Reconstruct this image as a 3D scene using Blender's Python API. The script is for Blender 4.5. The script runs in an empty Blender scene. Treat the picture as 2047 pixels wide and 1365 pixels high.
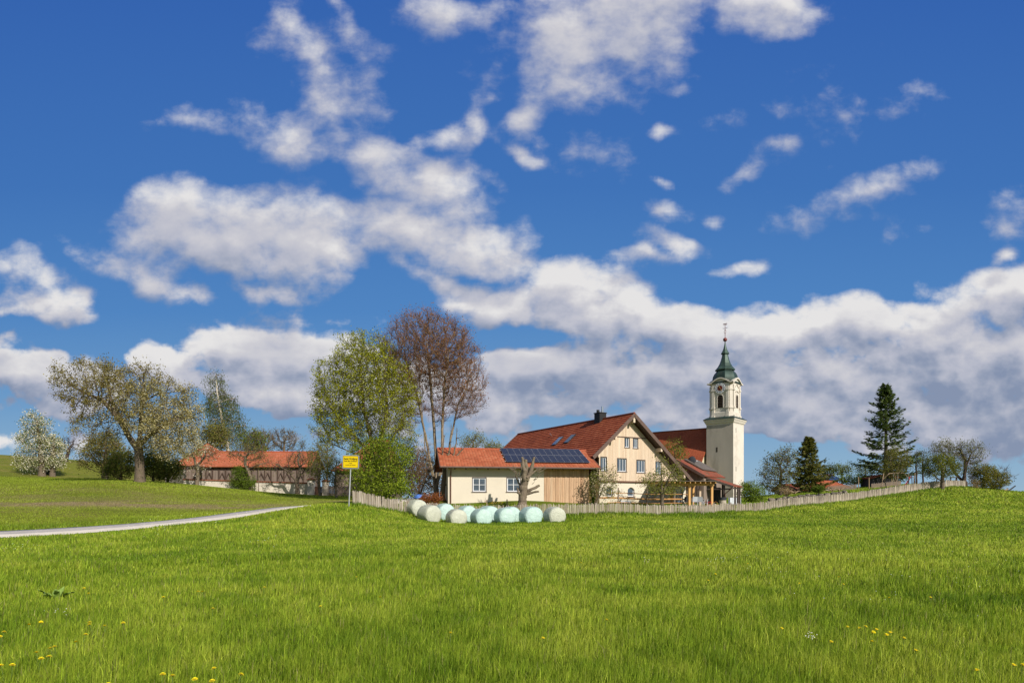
import bpy, bmesh, math, random
import numpy as np
from mathutils import Vector, Matrix
R = math.radians
random.seed(7)
RNG = np.random.default_rng(11)
SC = bpy.context.scene
COL = SC.collection
# ------------------------------------------------------------------ camera, sky, sun
F = 1251.0            # focal length in photo pixels (2047 wide)
HZ = 1000.0           # horizon row
CX = 1023.5
ZC = 1.65
cam = bpy.data.cameras.new('camera')
cam.sensor_width = 36.0
cam.lens = 36.0 * F / 2047.0
cam.shift_y = (HZ - 682.5) / 2047.0
cam.clip_end = 12000
cam.clip_start = 0.1
camo = bpy.data.objects.new('camera', cam)
camo.location = (0, 0, ZC)
camo.rotation_euler = (R(90), 0, 0)
COL.objects.link(camo)
SC.camera = camo
SC.view_settings.view_transform = 'Standard'
SC.view_settings.look = 'None'
SC.view_settings.gamma = 1.0
SC.view_settings.exposure = 0.0

SUN_AZ = R(142.0)     # clockwise from +Y
SUN_EL = R(33.0)
sun_dir = Vector((math.sin(SUN_AZ) * math.cos(SUN_EL), math.cos(SUN_AZ) * math.cos(SUN_EL), math.sin(SUN_EL)))
sl = bpy.data.lights.new('sun', 'SUN')
sl.energy = 5.0
sl.angle = R(0.6)
sl.color = (1.0, 0.925, 0.81)
so = bpy.data.objects.new('sun', sl)
so.rotation_euler = sun_dir.to_track_quat('Z', 'Y').to_euler()
so.location = (60, -60, 80)
COL.objects.link(so)


def vnoise(x, y, scale, seed=0, octaves=3):
    """value noise for numpy, about -1..1"""
    x = np.asarray(x, float) / scale + 1000.5
    y = np.asarray(y, float) / scale + 1000.5
    out = 0.0
    amp = 1.0
    tot = 0.0
    for o in range(octaves):
        g = np.random.default_rng(seed * 17 + o).uniform(-1, 1, (256, 256))
        xi, yi = np.floor(x).astype(int), np.floor(y).astype(int)
        fx, fy = x - xi, y - yi
        fx, fy = fx * fx * (3 - 2 * fx), fy * fy * (3 - 2 * fy)
        a = g[xi % 256, yi % 256]; b = g[(xi + 1) % 256, yi % 256]
        c = g[xi % 256, (yi + 1) % 256]; d = g[(xi + 1) % 256, (yi + 1) % 256]
        out = out + amp * ((a * (1 - fx) + b * fx) * (1 - fy) + (c * (1 - fx) + d * fx) * fy)
        tot += amp
        amp *= 0.5
        x, y = x * 2.03 + 7, y * 2.03 + 3
    return out / tot


class NT:
    """small helper to write node trees"""
    def __init__(self, tree):
        self.t = tree
        self.n = tree.nodes
        self.l = tree.links

    def new(self, typ, inputs=None, **props):
        nd = self.n.new(typ)
        for k, v in props.items():
            setattr(nd, k, v)
        for k, v in (inputs or {}).items():
            s = nd.inputs[k]
            if isinstance(v, bpy.types.NodeSocket):
                self.l.new(v, s)
            else:
                s.default_value = v
        return nd

    def math(self, op, a, b=0.0, c=0.0, clamp=False):
        nd = self.new('ShaderNodeMath', {0: a, 1: b, 2: c}, operation=op, use_clamp=clamp)
        return nd.outputs[0]

    def vmath(self, op, a, b=(0, 0, 0)):
        nd = self.new('ShaderNodeVectorMath', {0: a, 1: b}, operation=op)
        return nd.outputs[0]

    def noise(self, vec, scale, detail=4, rough=0.55, col=False, dist=0.0):
        nd = self.new('ShaderNodeTexNoise', {'Vector': vec, 'Scale': scale, 'Detail': detail, 'Roughness': rough, 'Distortion': dist})
        return nd.outputs['Color' if col else 0]

    def ramp(self, fac, stops, interp='LINEAR'):
        nd = self.new('ShaderNodeValToRGB', {'Fac': fac})
        cr = nd.color_ramp
        cr.interpolation = interp
        while len(cr.elements) < len(stops):
            cr.elements.new(0.5)
        for e, (p, c) in zip(cr.elements, stops):
            e.position = p
            e.color = tuple(c) + (1,) if len(c) == 3 else c
        return nd.outputs[0]

    def mix(self, fac, a, b, mode='MIX'):
        nd = self.new('ShaderNodeMix', data_type='RGBA', blend_type=mode, clamp_factor=True)
        for idx, v in ((0, fac), (6, a), (7, b)):
            s = nd.inputs[idx]
            if isinstance(v, bpy.types.NodeSocket):
                self.l.new(v, s)
            else:
                s.default_value = v if idx == 0 else (tuple(v) + (1,) if len(v) == 3 else v)
        return nd.outputs[2]

    def smooth(self, x, lo, hi, tlo=0.0, thi=1.0):
        nd = self.new('ShaderNodeMapRange', {0: x, 1: lo, 2: hi, 3: tlo, 4: thi}, interpolation_type='SMOOTHSTEP')
        return nd.outputs[0]


# cloud masses as (column, row, half width, half height, tilt, weight) in the photo's angular grid, then turned into directions
CLOUDS = [
    (470, 455, 215, 82, 4, 1.2), (610, 470, 130, 95, 0, 1.2), (330, 430, 75, 50, 0, .8), (300, 540, 130, 38, -20, .9), (390, 575, 60, 24, -8, .8), (545, 578, 62, 24, -15, .75),
    (790, 340, 90, 60, -25, 1.0), (900, 385, 100, 62, -10, 1.0), (860, 470, 170, 62, -8, 1.1), (970, 520, 85, 45, -20, 1.0), (740, 455, 50, 40, 30, .6),
    (600, 130, 42, 120, 24, .62), (660, 225, 62, 95, 28, .8), (600, 282, 140, 44, -8, .85), (555, 75, 36, 50, 0, .5), (668, 40, 30, 60, 15, .6), (520, 235, 30, 14, 0, .5),
    (740, 190, 55, 110, 20, .42), (1250, 40, 165, 105, 0, 1.15), (1110, 90, 95, 130, 10, 1.1), (1150, 170, 90, 60, 0, .9), (1060, 240, 58, 52, 30, .9), (1080, 190, 60, 60, 0, .7),
    (890, 15, 130, 50, 0, .95), (985, 60, 60, 60, 0, .6), (950, 135, 46, 46, 0, .5), (960, 178, 44, 26, 0, .7), (895, 272, 56, 36, 10, .9), (940, 235, 34, 46, -25, .75),
    (1055, 325, 70, 24, -32, .8), (1000, 290, 50, 26, -40, .65), (1105, 310, 30, 28, 0, .45), (1550, 15, 110, 62, 0, 1.0), (1470, 60, 40, 40, 0, .6), (1250, 200, 30, 30, 0, .35),
    (1303, 258, 34, 22, 20, .8), (1368, 155, 46, 22, 15, .55), (1302, 360, 34, 15, -20, .65), (1312, 426, 46, 22, 0, .62), (1424, 434, 22, 12, 10, .5), (1335, 490, 66, 20, -4, .8),
    (1262, 524, 84, 15, 5, .7), (1492, 524, 56, 15, 6, .65), (1487, 322, 50, 20, 35, .62), (1556, 262, 28, 14, 0, .55), (1750, 362, 74, 30, 22, .62), (2002, 500, 44, 15, 4, .8),
    (1835, 182, 60, 20, 10, .3), (2030, 400, 50, 40, 0, .45), (380, 258, 75, 20, 6, .38), (1990, 450, 50, 30, 0, .35),
    (70, 590, 120, 32, 3, .9), (40, 535, 72, 28, -8, .75), (8, 662, 34, 26, 0, .8), (150, 612, 40, 14, 0, .4),
    (60, 735, 170, 44, -3, 1.0), (150, 790, 150, 36, 0, .8), (345, 730, 76, 44, -12, 1.0), (300, 700, 40, 26, 0, .7), (150, 708, 26, 18, 0, .5),
    (470, 700, 90, 46, 0, 1.1), (620, 710, 110, 56, 0, 1.2), (540, 760, 160, 46, -3, 1.1), (650, 780, 150, 40, 0, 1.0), (640, 860, 130, 26, 0, .5), (820, 800, 150, 60, 0, .9),
    (870, 575, 82, 24, -28, .8), (985, 620, 110, 42, -5, 1.0), (1180, 610, 150, 68, -4, 1.3), (1330, 655, 150, 52, 0, 1.2), (1520, 665, 160, 56, 0, 1.1), (1690, 655, 150, 54, 6, 1.2),
    (1850, 650, 160, 50, 0, 1.1), (2010, 590, 150, 62, 12, 1.1), (1870, 575, 70, 20, 0, .6), (1450, 760, 420, 90, 0, 1.3), (1900, 770, 420, 130, 0, 1.4), (1150, 750, 210, 50, 0, 1.1),
    (1640, 850, 230, 46, -6, 1.0), (990, 815, 80, 52, 0, 1.0), (1130, 820, 190, 36, 0, .8), (1980, 900, 150, 40, 0, .8), (1330, 850, 140, 40, 0, .9), (1780, 900, 110, 26, 0, .8),
    (60, 880, 90, 22, 0, .5), (1440, 230, 70, 14, 10, .14), (1620, 430, 70, 12, 0, .16), (1180, 330, 60, 40, 40, .35), (560, 640, 120, 12, 0, .3), (1640, 180, 40, 18, 40, .08), (2000, 955, 110, 16, 0, .6), (900, 880, 120, 22, 0, .6),
]
# holes of blue inside the cloud deck
HOLES = [(1850, 815, 60, 22, -15, .9), (1520, 925, 80, 30, 0, 1.3), (1050, 690, 90, 22, 0, .6), (1010, 735, 50, 14, 0, .4), (740, 900, 200, 30, 0, .6), (240, 830, 120, 26, 0, .7), (1320, 690, 50, 12, 0, .4)]


def sky_colour(t, v):
    """clear-sky colour against the tangent of the elevation"""
    return t.ramp(t.math('MULTIPLY', v, 1.0, clamp=True), SKY_STOPS)


SKY_STOPS = [(0.0, (0.33, 0.47, 0.60)), (0.06, (0.26, 0.43, 0.60)), (0.16, (0.150, 0.325, 0.575)), (0.30, (0.082, 0.235, 0.535)), (0.50, (0.052, 0.172, 0.475)), (0.80, (0.036, 0.128, 0.43)), (1.0, (0.030, 0.11, 0.38))]


def cloud_detail(t, P, amp, ampb, octaves=9):
    st = t.vmath('MULTIPLY', P, (1.0, 1.3, 1.0))
    nw = t.vmath('MULTIPLY', t.vmath('SUBTRACT', t.noise(P, 30.0, 2, 0.5, col=True), (0.5, 0.5, 0.5)), (0.014, 0.012, 0.0))
    sw = t.vmath('ADD', st, nw)
    nA = t.math('MULTIPLY', t.math('SUBTRACT', t.noise(sw, 12.0, octaves, 0.62), 0.5), 1.75)
    # billows: rounded cells that give cumulus its cauliflower edge
    vo = t.new('ShaderNodeTexVoronoi', {'Vector': sw, 'Scale': 21.0, 'Detail': 1.0, 'Roughness': 0.55}, feature='F1').outputs['Distance']
    nB = t.math('MULTIPLY', t.math('SUBTRACT', 0.42, vo), 0.62)
    return t.math('ADD', t.math('MULTIPLY', nA, amp), t.math('MULTIPLY', nB, ampb))


def cloud_colour(t, P, v, F0, F1):
    """coverage and colour of the clouds from the field F0 and the same field a step towards the sun"""
    amp, ampb = t.smooth(v, 0.18, 0.42, 1.0, 0.95), t.smooth(v, 0.18, 0.42, 0.9, 0.42)
    d0 = t.math('ADD', F0, cloud_detail(t, P, amp, ampb))
    # shading: the coarse form only, against the same form one step towards the light
    s0 = t.math('ADD', F0, t.math('MULTIPLY', cloud_detail(t, P, amp, ampb, 4), 0.62))
    s1 = t.math('ADD', F1, t.math('MULTIPLY', cloud_detail(t, t.vmath('ADD', P, (0.012, 0.024, 0)), amp, ampb, 4), 0.62))
    edge = t.smooth(v, 0.12, 0.50, 0.32, 1.0)
    c = t.math('DIVIDE', t.math('ADD', d0, 0.0), edge, clamp=True)
    cover = t.smooth(c, 0.0, 1.0)
    grad = t.math('MULTIPLY', t.math('SUBTRACT', s0, s1), t.smooth(v, 0.2, 0.5, 1.0, 0.5))
    lit = t.smooth(grad, -0.62, 0.60)
    thick = t.smooth(d0, 0.25, 1.15)
    body = t.math('MULTIPLY', thick, t.smooth(v, 0.14, 0.36, 0.24, 0.05))
    big = t.noise(t.vmath('MULTIPLY', t.vmath('ADD', P, (2.1, 7.7, 0)), (1.0, 1.9, 1.0)), 3.3, 5, 0.55)
    soft = t.math('MULTIPLY', t.math('SUBTRACT', big, 0.52), t.smooth(v, 0.2, 0.42, 1.8, 0.9))
    lit = t.math('ADD', t.math('ADD', t.math('SUBTRACT', lit, body), t.smooth(v, 0.2, 0.4, 0.05, 0.13)), soft, clamp=True)
    col = t.ramp(lit, [(0.0, (0.240, 0.290, 0.415)), (0.25, (0.35, 0.385, 0.49)), (0.52, (0.50, 0.51, 0.59)), (0.78, (0.63, 0.62, 0.655)), (1.0, (0.82, 0.80, 0.785))])
    return t.math('MULTIPLY', cover, 0.95), col


def sky_world():
    w = bpy.data.worlds.new('World')
    SC.world = w
    w.use_nodes = True
    w.node_tree.nodes.clear()
    t = NT(w.node_tree)
    co = t.new('ShaderNodeTexCoord').outputs['Generated']
    x, y, z = t.new('ShaderNodeSeparateXYZ', {0: co}).outputs
    ay = t.math('MAXIMUM', t.math('ABSOLUTE', y), 0.1)
    P = t.new('ShaderNodeCombineXYZ', {0: t.math('DIVIDE', x, ay), 1: t.math('DIVIDE', z, ay), 2: 0.0}).outputs[0]
    sky = t.new('ShaderNodeTexSky', sky_type='NISHITA', sun_disc=False, sun_elevation=SUN_EL, sun_rotation=SUN_AZ, altitude=400, air_density=1.0, dust_density=0.6, ozone_density=2.6)
    n = t.noise(P, 2.4, 4, 0.55)
    cover = t.math('MULTIPLY', t.smooth(n, 0.47, 0.62), t.smooth(z, 0.0, 0.1))
    allc = t.mix(cover, sky.outputs[0], (4.6, 4.6, 4.8))
    bg = t.new('ShaderNodeBackground', {'Color': allc, 'Strength': 0.075})
    out = t.new('ShaderNodeOutputWorld')
    t.l.new(bg.outputs[0], out.inputs['Surface'])


def sky_backdrop():
    """the sky in front of the camera: a shell 6 km away, cloud masses as a vertex field, fine structure in nodes"""
    du = 0.0062
    us = np.concatenate([np.linspace(-3.2, -0.95, 40, endpoint=False), np.arange(-0.95, 0.95, du), np.linspace(0.95, 3.2, 40)])
    vs = np.concatenate([[-0.12, -0.05], np.arange(-0.01, 0.88, du), np.linspace(0.9, 2.6, 24)])
    U, V = np.meshgrid(us, vs)
    nu, nv = len(us), len(vs)

    def field(U, V):
        a, b = U.ravel(), V.ravel()
        W = np.stack([vnoise(a, b, 0.13, 31, 1) * 0.034 + vnoise(a, b, 0.042, 32, 2) * 0.012,
                      vnoise(a, b, 0.12, 33, 1) * 0.022 + vnoise(a, b, 0.040, 34, 2) * 0.009,
                      vnoise(a, b * 1.25, 0.26, 35, 2)], 1)
        A = U.ravel() + W[:, 0]
        B = V.ravel() + W[:, 1]

        def blobs(lst, k):
            acc = np.full(A.shape, -9.0)
            for (px, py, rx, ry, rot, wt) in lst:
                c, s_ = math.cos(R(rot)), math.sin(R(rot))
                dx, dy = A - (px - CX) / F, B - (HZ - py) / F
                ex, ey = (dx * c + dy * s_) / (rx * 1.2 / F), (-dx * s_ + dy * c) / (ry * 1.2 / F)
                v = (wt * 2.1 if wt >= 1 else (wt * 1.3 if wt > .74 else wt * 0.95)) * (1 - np.sqrt(ex * ex + ey * ey))
                h = np.maximum(k - np.abs(acc - v), 0) / k
                acc = np.maximum(acc, v) + h * h * k * 0.25
            return acc
        f = np.maximum(blobs(CLOUDS, 0.25), -0.75) - np.maximum(blobs(HOLES, 0.1), 0)
        f = f + W[:, 2] * 0.26 + 0.13
        out = np.clip((np.maximum(np.abs(a) - 0.86, b - 0.84)) / 0.15, 0, 1)      # beyond the photo's frame: more of the same sky
        f = np.where(out > 0, np.maximum(f, vnoise(a, b * 1.7, 0.42, 36, 3) * 1.5 - 0.25 - 2 * (1 - out)), f)
        return np.where(f > 0, 0.95 * np.tanh(f / 0.95), f)
    F0 = field(U, V)
    F1 = field(U + 0.016, V + 0.040)
    D = np.stack([U.ravel(), np.ones(U.size), V.ravel()], 1)
    D /= np.linalg.norm(D, axis=1)[:, None]
    co = D * 6000.0
    co[:, 2] += ZC
    idx = np.arange(nu * nv).reshape(nv, nu)
    fa = np.stack([idx[:-1, :-1], idx[1:, :-1], idx[1:, 1:], idx[:-1, 1:]], -1).reshape(-1, 4)
    me = bpy.data.meshes.new('sky')
    me.from_pydata(co.tolist(), [], fa.tolist())
    for nm, arr in (('f0', F0), ('f1', F1)):
        at = me.attributes.new(nm, 'FLOAT', 'POINT')
        at.data.foreach_set('value', arr.astype(np.float32))
    for p in me.polygons:
        p.use_smooth = True
    m = bpy.data.materials.new('sky')
    m.use_nodes = True
    m.node_tree.nodes.clear()
    m.cycles.emission_sampling = 'NONE'
    t = NT(m.node_tree)
    pos = t.vmath('SUBTRACT', t.new('ShaderNodeNewGeometry').outputs['Position'], (0, 0, ZC))
    x, y, z = t.new('ShaderNodeSeparateXYZ', {0: pos}).outputs
    P = t.new('ShaderNodeCombineXYZ', {0: t.math('DIVIDE', x, y), 1: t.math('DIVIDE', z, y), 2: 0.0}).outputs[0]
    v = t.math('DIVIDE', z, y)
    F0n = t.new('ShaderNodeAttribute', attribute_name='f0').outputs['Fac']
    F1n = t.new('ShaderNodeAttribute', attribute_name='f1').outputs['Fac']
    cover, col = cloud_colour(t, P, v, F0n, F1n)
    allc = t.mix(cover, sky_colour(t, v), col)
    em = t.new('ShaderNodeEmission', {'Color': allc, 'Strength': 1.0})
    out = t.new('ShaderNodeOutputMaterial')
    t.l.new(em.outputs[0], out.inputs['Surface'])
    me.materials.append(m)
    ob = bpy.data.objects.new('sky', me)
    ob['kind'] = 'structure'
    COL.objects.link(ob)


sky_world()
sky_backdrop()
# ------------------------------------------------------------------ helpers
def tag(o, label=None, cat=None, group=None, kind=None):
    if label: o['label'] = label
    if cat: o['category'] = cat
    if group: o['group'] = group
    if kind: o['kind'] = kind
    return o


def empty(name, loc=(0, 0, 0), rz=0.0, label=None, cat=None, group=None):
    o = bpy.data.objects.new(name, None)
    o.empty_display_size = 0.2
    o.location = loc
    o.rotation_euler = (0, 0, rz)
    COL.objects.link(o)
    return tag(o, label, cat, group)


def at(px, py, Y):
    return Vector(((px - CX) / F * Y, Y, ZC + (HZ - py) / F * Y))


class MB:
    """collects shapes of one mesh"""
    def __init__(self):
        self.v = []
        self.f = []
        self.uv = {}

    def add(self, vs, fs, uvs=None):
        b = len(self.v)
        self.v.extend([tuple(p) for p in vs])
        for k, f in enumerate(fs):
            if uvs and uvs[k]:
                self.uv[len(self.f)] = uvs[k]
            self.f.append(tuple(b + i for i in f))
        return self

    def box(self, x0, x1, y0, y1, z0, z1, M=None):
        vs = [Vector(p) for p in ((x0, y0, z0), (x1, y0, z0), (x1, y1, z0), (x0, y1, z0), (x0, y0, z1), (x1, y0, z1), (x1, y1, z1), (x0, y1, z1))]
        if M is not None:
            vs = [M @ p for p in vs]
        return self.add(vs, [(0, 3, 2, 1), (4, 5, 6, 7), (0, 1, 5, 4), (1, 2, 6, 5), (2, 3, 7, 6), (3, 0, 4, 7)])

    def beam(self, a, b, w, h=None, up=(0, 0, 1)):
        a, b = Vector(a), Vector(b)
        h = h or w
        d = (b - a).normalized()
        s = d.cross(Vector(up))
        if s.length < 1e-4:
            s = d.cross(Vector((1, 0, 0)))
        s.normalize()
        u = s.cross(d)
        vs = [p + s * i * w / 2 + u * j * h / 2 for p in (a, b) for i, j in ((-1, -1), (1, -1), (1, 1), (-1, 1))]
        return self.add(vs, [(0, 3, 2, 1), (4, 5, 6, 7), (0, 1, 5, 4), (1, 2, 6, 5), (2, 3, 7, 6), (3, 0, 4, 7)])

    def prism(self, poly, y0, y1):
        """outline in the x-z plane pushed from y0 to y1"""
        n = len(poly)
        vs = [(x, y0, z) for x, z in poly] + [(x, y1, z) for x, z in poly]
        fs = [tuple(range(n)), tuple(range(2 * n - 1, n - 1, -1))]
        fs += [(i, n + i, n + (i + 1) % n, (i + 1) % n) for i in range(n)]
        return self.add(vs, fs)

    def tube(self, pts, rad, k=8, caps=True):
        pts = [Vector(p) for p in pts]
        if not isinstance(rad, (list, tuple)):
            rad = [rad] * len(pts)
        rings = []
        prev = None
        for i, p in enumerate(pts):
            d = (pts[min(i + 1, len(pts) - 1)] - pts[max(i - 1, 0)]).normalized()
            s = prev - d * prev.dot(d) if prev is not None else d.orthogonal()
            s.normalize()
            prev = s
            t = d.cross(s)
            rings.append([p + (s * math.cos(2 * math.pi * j / k) + t * math.sin(2 * math.pi * j / k)) * rad[i] for j in range(k)])
        vs = [q for r_ in rings for q in r_]
        fs = [(i * k + j, i * k + (j + 1) % k, (i + 1) * k + (j + 1) % k, (i + 1) * k + j) for i in range(len(pts) - 1) for j in range(k)]
        if caps:
            fs += [tuple(range(k - 1, -1, -1)), tuple((len(pts) - 1) * k + j for j in range(k))]
        return self.add(vs, fs)

    def loft(self, rings, cap=True):
        k = len(rings[0])
        vs = [p for r_ in rings for p in r_]
        fs = [(i * k + j, i * k + (j + 1) % k, (i + 1) * k + (j + 1) % k, (i + 1) * k + j) for i in range(len(rings) - 1) for j in range(k)]
        if cap:
            fs += [tuple(range(k - 1, -1, -1)), tuple((len(rings) - 1) * k + j for j in range(k))]
        return self.add(vs, fs)

    def build(self, name, mat, parent=None, smooth=False, loc=None):
        me = bpy.data.meshes.new(name)
        me.from_pydata(self.v, [], self.f)
        if self.uv:
            uvl = me.uv_layers.new(name='UVMap')
            for p in me.polygons:
                u = self.uv.get(p.index)
                if u:
                    for li, c in zip(p.loop_indices, u):
                        uvl.data[li].uv = c
        bm = bmesh.new()
        bm.from_mesh(me)
        bmesh.ops.recalc_face_normals(bm, faces=bm.faces)
        bm.to_mesh(me)
        bm.free()
        if smooth:
            for p in me.polygons:
                p.use_smooth = True
        me.materials.append(mat)
        o = bpy.data.objects.new(name, me)
        if parent is not None:
            o.parent = parent
        if loc is not None:
            o.location = loc
        COL.objects.link(o)
        return o


def np_mesh(name, verts, faces, mat, parent=None, col=None, colname='tint'):
    """faces: (n,3) or (n,4) array; col: per-vertex rgb"""
    verts = np.asarray(verts, dtype=np.float32)
    faces = np.asarray(faces, dtype=np.int32)
    me = bpy.data.meshes.new(name)
    me.vertices.add(len(verts))
    me.vertices.foreach_set('co', verts.ravel())
    k = faces.shape[1]
    me.loops.add(faces.size)
    me.loops.foreach_set('vertex_index', faces.ravel())
    me.polygons.add(len(faces))
    me.polygons.foreach_set('loop_start', np.arange(0, faces.size, k, dtype=np.int32))
    me.update(calc_edges=True)
    if col is not None:
        a = me.color_attributes.new(colname, 'FLOAT_COLOR', 'POINT')
        c4 = np.ones((len(verts), 4), dtype=np.float32)
        c4[:, :3] = col
        a.data.foreach_set('color', c4.ravel())
    me.materials.append(mat)
    o = bpy.data.objects.new(name, me)
    if parent is not None:
        o.parent = parent
    COL.objects.link(o)
    return o


def copy_tree(o, parent=None):
    c = o.copy()
    COL.objects.link(c)
    c.parent = parent
    for ch in o.children:
        copy_tree(ch, c)
    return c


# ------------------------------------------------------------------ materials
def mat(name, colour, rough=0.8, var=0.15, scale=3.0, bump=0.0, bscale=20.0, metallic=0.0, spec=0.3, stretch=(1, 1, 1), second=None, sfac=(0.45, 0.65), coord='Object'):
    m = bpy.data.materials.new(name)
    m.use_nodes = True
    m.node_tree.nodes.clear()
    t = NT(m.node_tree)
    tc = t.new('ShaderNodeTexCoord').outputs[coord]
    v = t.vmath('MULTIPLY', tc, stretch)
    n = t.noise(v, scale, 5, 0.6)
    lo = tuple(c * (1 - var) for c in colour)
    hi = tuple(min(1, c * (1 + var)) for c in colour)
    c = t.ramp(n, [(0.3, lo), (0.7, hi)])
    if second:
        n2 = t.noise(t.vmath('ADD', v, (3.3, 8.1, 2.2)), scale * 0.6, 6, 0.65)
        c = t.mix(t.smooth(n2, sfac[0], sfac[1]), c, second)
    b = t.new('ShaderNodeBsdfPrincipled', {'Base Color': c, 'Roughness': rough, 'Metallic': metallic, 'Specular IOR Level': spec})
    if bump:
        bn = t.noise(v, bscale, 4, 0.6)
        bp = t.new('ShaderNodeBump', {'Height': bn, 'Strength': bump, 'Distance': 0.05})
        t.l.new(bp.outputs[0], b.inputs['Normal'])
    out = t.new('ShaderNodeOutputMaterial')
    t.l.new(b.outputs[0], out.inputs['Surface'])
    return m


def plank_mat(name, cols, width=0.2, rough=0.8, axis=0, grain=0.18, weather=None):
    """planks: each strip of `width` metres gets its own colour, with grain along it"""
    m = bpy.data.materials.new(name)
    m.use_nodes = True
    m.node_tree.nodes.clear()
    t = NT(m.node_tree)
    tc = t.new('ShaderNodeTexCoord').outputs['Object']
    s = t.new('ShaderNodeSeparateXYZ', {0: tc}).outputs
    cell = t.math('FLOOR', t.math('DIVIDE', s[axis], width))
    wn = t.new('ShaderNodeTexWhiteNoise', {'W': cell}, noise_dimensions='1D').outputs['Value']
    c = t.ramp(wn, [(i / max(1, len(cols) - 1), k) for i, k in enumerate(cols)])
    st = [14.0, 14.0, 14.0]
    st[2 if axis != 2 else 0] = 0.8
    gr = t.noise(t.vmath('MULTIPLY', tc, tuple(st)), 1.0, 5, 0.6)
    c = t.mix(t.smooth(gr, 0.35, 0.7, 0.0, grain * 2.5), c, tuple(k * 0.55 for k in cols[0]))
    if weather:
        wz = t.noise(t.vmath('MULTIPLY', tc, (1.2, 1.2, 0.5)), 1.3, 5, 0.6)
        c = t.mix(t.smooth(wz, 0.45, 0.7), c, weather)
    b = t.new('ShaderNodeBsdfPrincipled', {'Base Color': c, 'Roughness': rough, 'Specular IOR Level': 0.25})
    out = t.new('ShaderNodeOutputMaterial')
    t.l.new(b.outputs[0], out.inputs['Surface'])
    return m


def tile_mat(name, cols, tw=0.24, th=0.34, moss=None, mossf=(0.58, 0.75), rough=0.85):
    """roof tiles on UVs in metres: one colour per tile, groove between the columns"""
    m = bpy.data.materials.new(name)
    m.use_nodes = True
    m.node_tree.nodes.clear()
    t = NT(m.node_tree)
    uv = t.new('ShaderNodeTexCoord').outputs['UV']
    s = t.new('ShaderNodeSeparateXYZ', {0: uv}).outputs
    cu = t.math('DIVIDE', s[0], tw)
    cv = t.math('DIVIDE', s[1], th)
    cell = t.new('ShaderNodeCombineXYZ', {0: t.math('FLOOR', cu), 1: t.math('FLOOR', cv), 2: 0.0}).outputs[0]
    wn = t.new('ShaderNodeTexWhiteNoise', {'Vector': cell}, noise_dimensions='2D').outputs['Value']
    c = t.ramp(wn, [(i / max(1, len(cols) - 1), k) for i, k in enumerate(cols)])
    big = t.noise(uv, 0.35, 5, 0.6)
    c = t.mix(t.smooth(big, 0.42, 0.7, 0.0, 0.45), c, tuple(k * 0.6 for k in cols[0]))
    if moss:
        mo = t.noise(t.vmath('ADD', uv, (7, 3, 0)), 0.9, 6, 0.65)
        c = t.mix(t.smooth(mo, mossf[0], mossf[1], 0.0, 0.8), c, moss)
    wave = t.math('ABSOLUTE', t.math('SUBTRACT', t.math('FRACT', cu), 0.5))
    bp = t.new('ShaderNodeBump', {'Height': t.smooth(wave, 0.25, 0.5), 'Strength': 0.6, 'Distance': 0.04}, invert=True)
    b = t.new('ShaderNodeBsdfPrincipled', {'Base Color': c, 'Roughness': rough, 'Specular IOR Level': 0.2, 'Normal': bp.outputs[0]})
    out = t.new('ShaderNodeOutputMaterial')
    t.l.new(b.outputs[0], out.inputs['Surface'])
    return m


def leaf_mat(name, trans=0.35, rough=0.6, gain=1.0, spec=0.08):
    m = bpy.data.materials.new(name)
    m.use_nodes = True
    m.node_tree.nodes.clear()
    t = NT(m.node_tree)
    a = t.new('ShaderNodeAttribute', attribute_name='tint').outputs['Color']
    d = t.new('ShaderNodeBsdfPrincipled', {'Base Color': a, 'Roughness': rough, 'Specular IOR Level': spec})
    tr = t.new('ShaderNodeBsdfTranslucent', {'Color': t.mix(1.0, a, (1.25 * gain, 1.3 * gain, 0.8 * gain), 'MULTIPLY')})
    mx = t.new('ShaderNodeMixShader', {0: trans})
    t.l.new(d.outputs[0], mx.inputs[1])
    t.l.new(tr.outputs[0], mx.inputs[2])
    out = t.new('ShaderNodeOutputMaterial')
    t.l.new(mx.outputs[0], out.inputs['Surface'])
    return m


def glass_mat(name, colour=(0.06, 0.09, 0.13)):
    m = mat(name, colour, rough=0.12, var=0.35, scale=0.9, spec=0.8)
    return m


M = {}
M['cream'] = mat('cream_plaster', (0.71, 0.64, 0.53), 0.9, 0.04, 0.6, bump=0.15, bscale=60, second=(0.66, 0.585, 0.47), sfac=(0.6, 0.9))
M['cream_base'] = mat('stained_plaster', (0.60, 0.54, 0.42), 0.9, 0.12, 1.4, second=(0.42, 0.37, 0.30), sfac=(0.55, 0.75))
M['church'] = mat('church_plaster', (0.45, 0.405, 0.345), 0.95, 0.08, 0.5, bump=0.2, bscale=30, stretch=(1, 1, 0.25), second=(0.27, 0.25, 0.215), sfac=(0.42, 0.68))  # darkened for the shade on the tower's left face, besides its staining
M['church_pale'] = mat('pale_church_plaster', (0.70, 0.65, 0.575), 0.95, 0.06, 0.6, second=(0.50, 0.455, 0.385), sfac=(0.5, 0.78))  # pale belfry plaster, also the painted sunlit tone of the shaft's right face
M['nave_wall'] = mat('yellow_nave_plaster', (0.62, 0.57, 0.40), 0.95, 0.05, 0.6)
M['larch'] = plank_mat('larch_cladding', [(0.42, 0.25, 0.15), (0.66, 0.45, 0.29), (0.55, 0.35, 0.215), (0.70, 0.52, 0.36)], 0.21)
M['larch_pale'] = plank_mat('pale_larch_cladding', [(0.64, 0.50, 0.37), (0.75, 0.62, 0.48), (0.69, 0.54, 0.40), (0.78, 0.66, 0.52)], 0.16, grain=0.10)
M['old_wood'] = plank_mat('weathered_boards', [(0.16, 0.12, 0.10), (0.25, 0.19, 0.16), (0.20, 0.15, 0.125), (0.30, 0.24, 0.20)], 0.19, grain=0.2)
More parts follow.
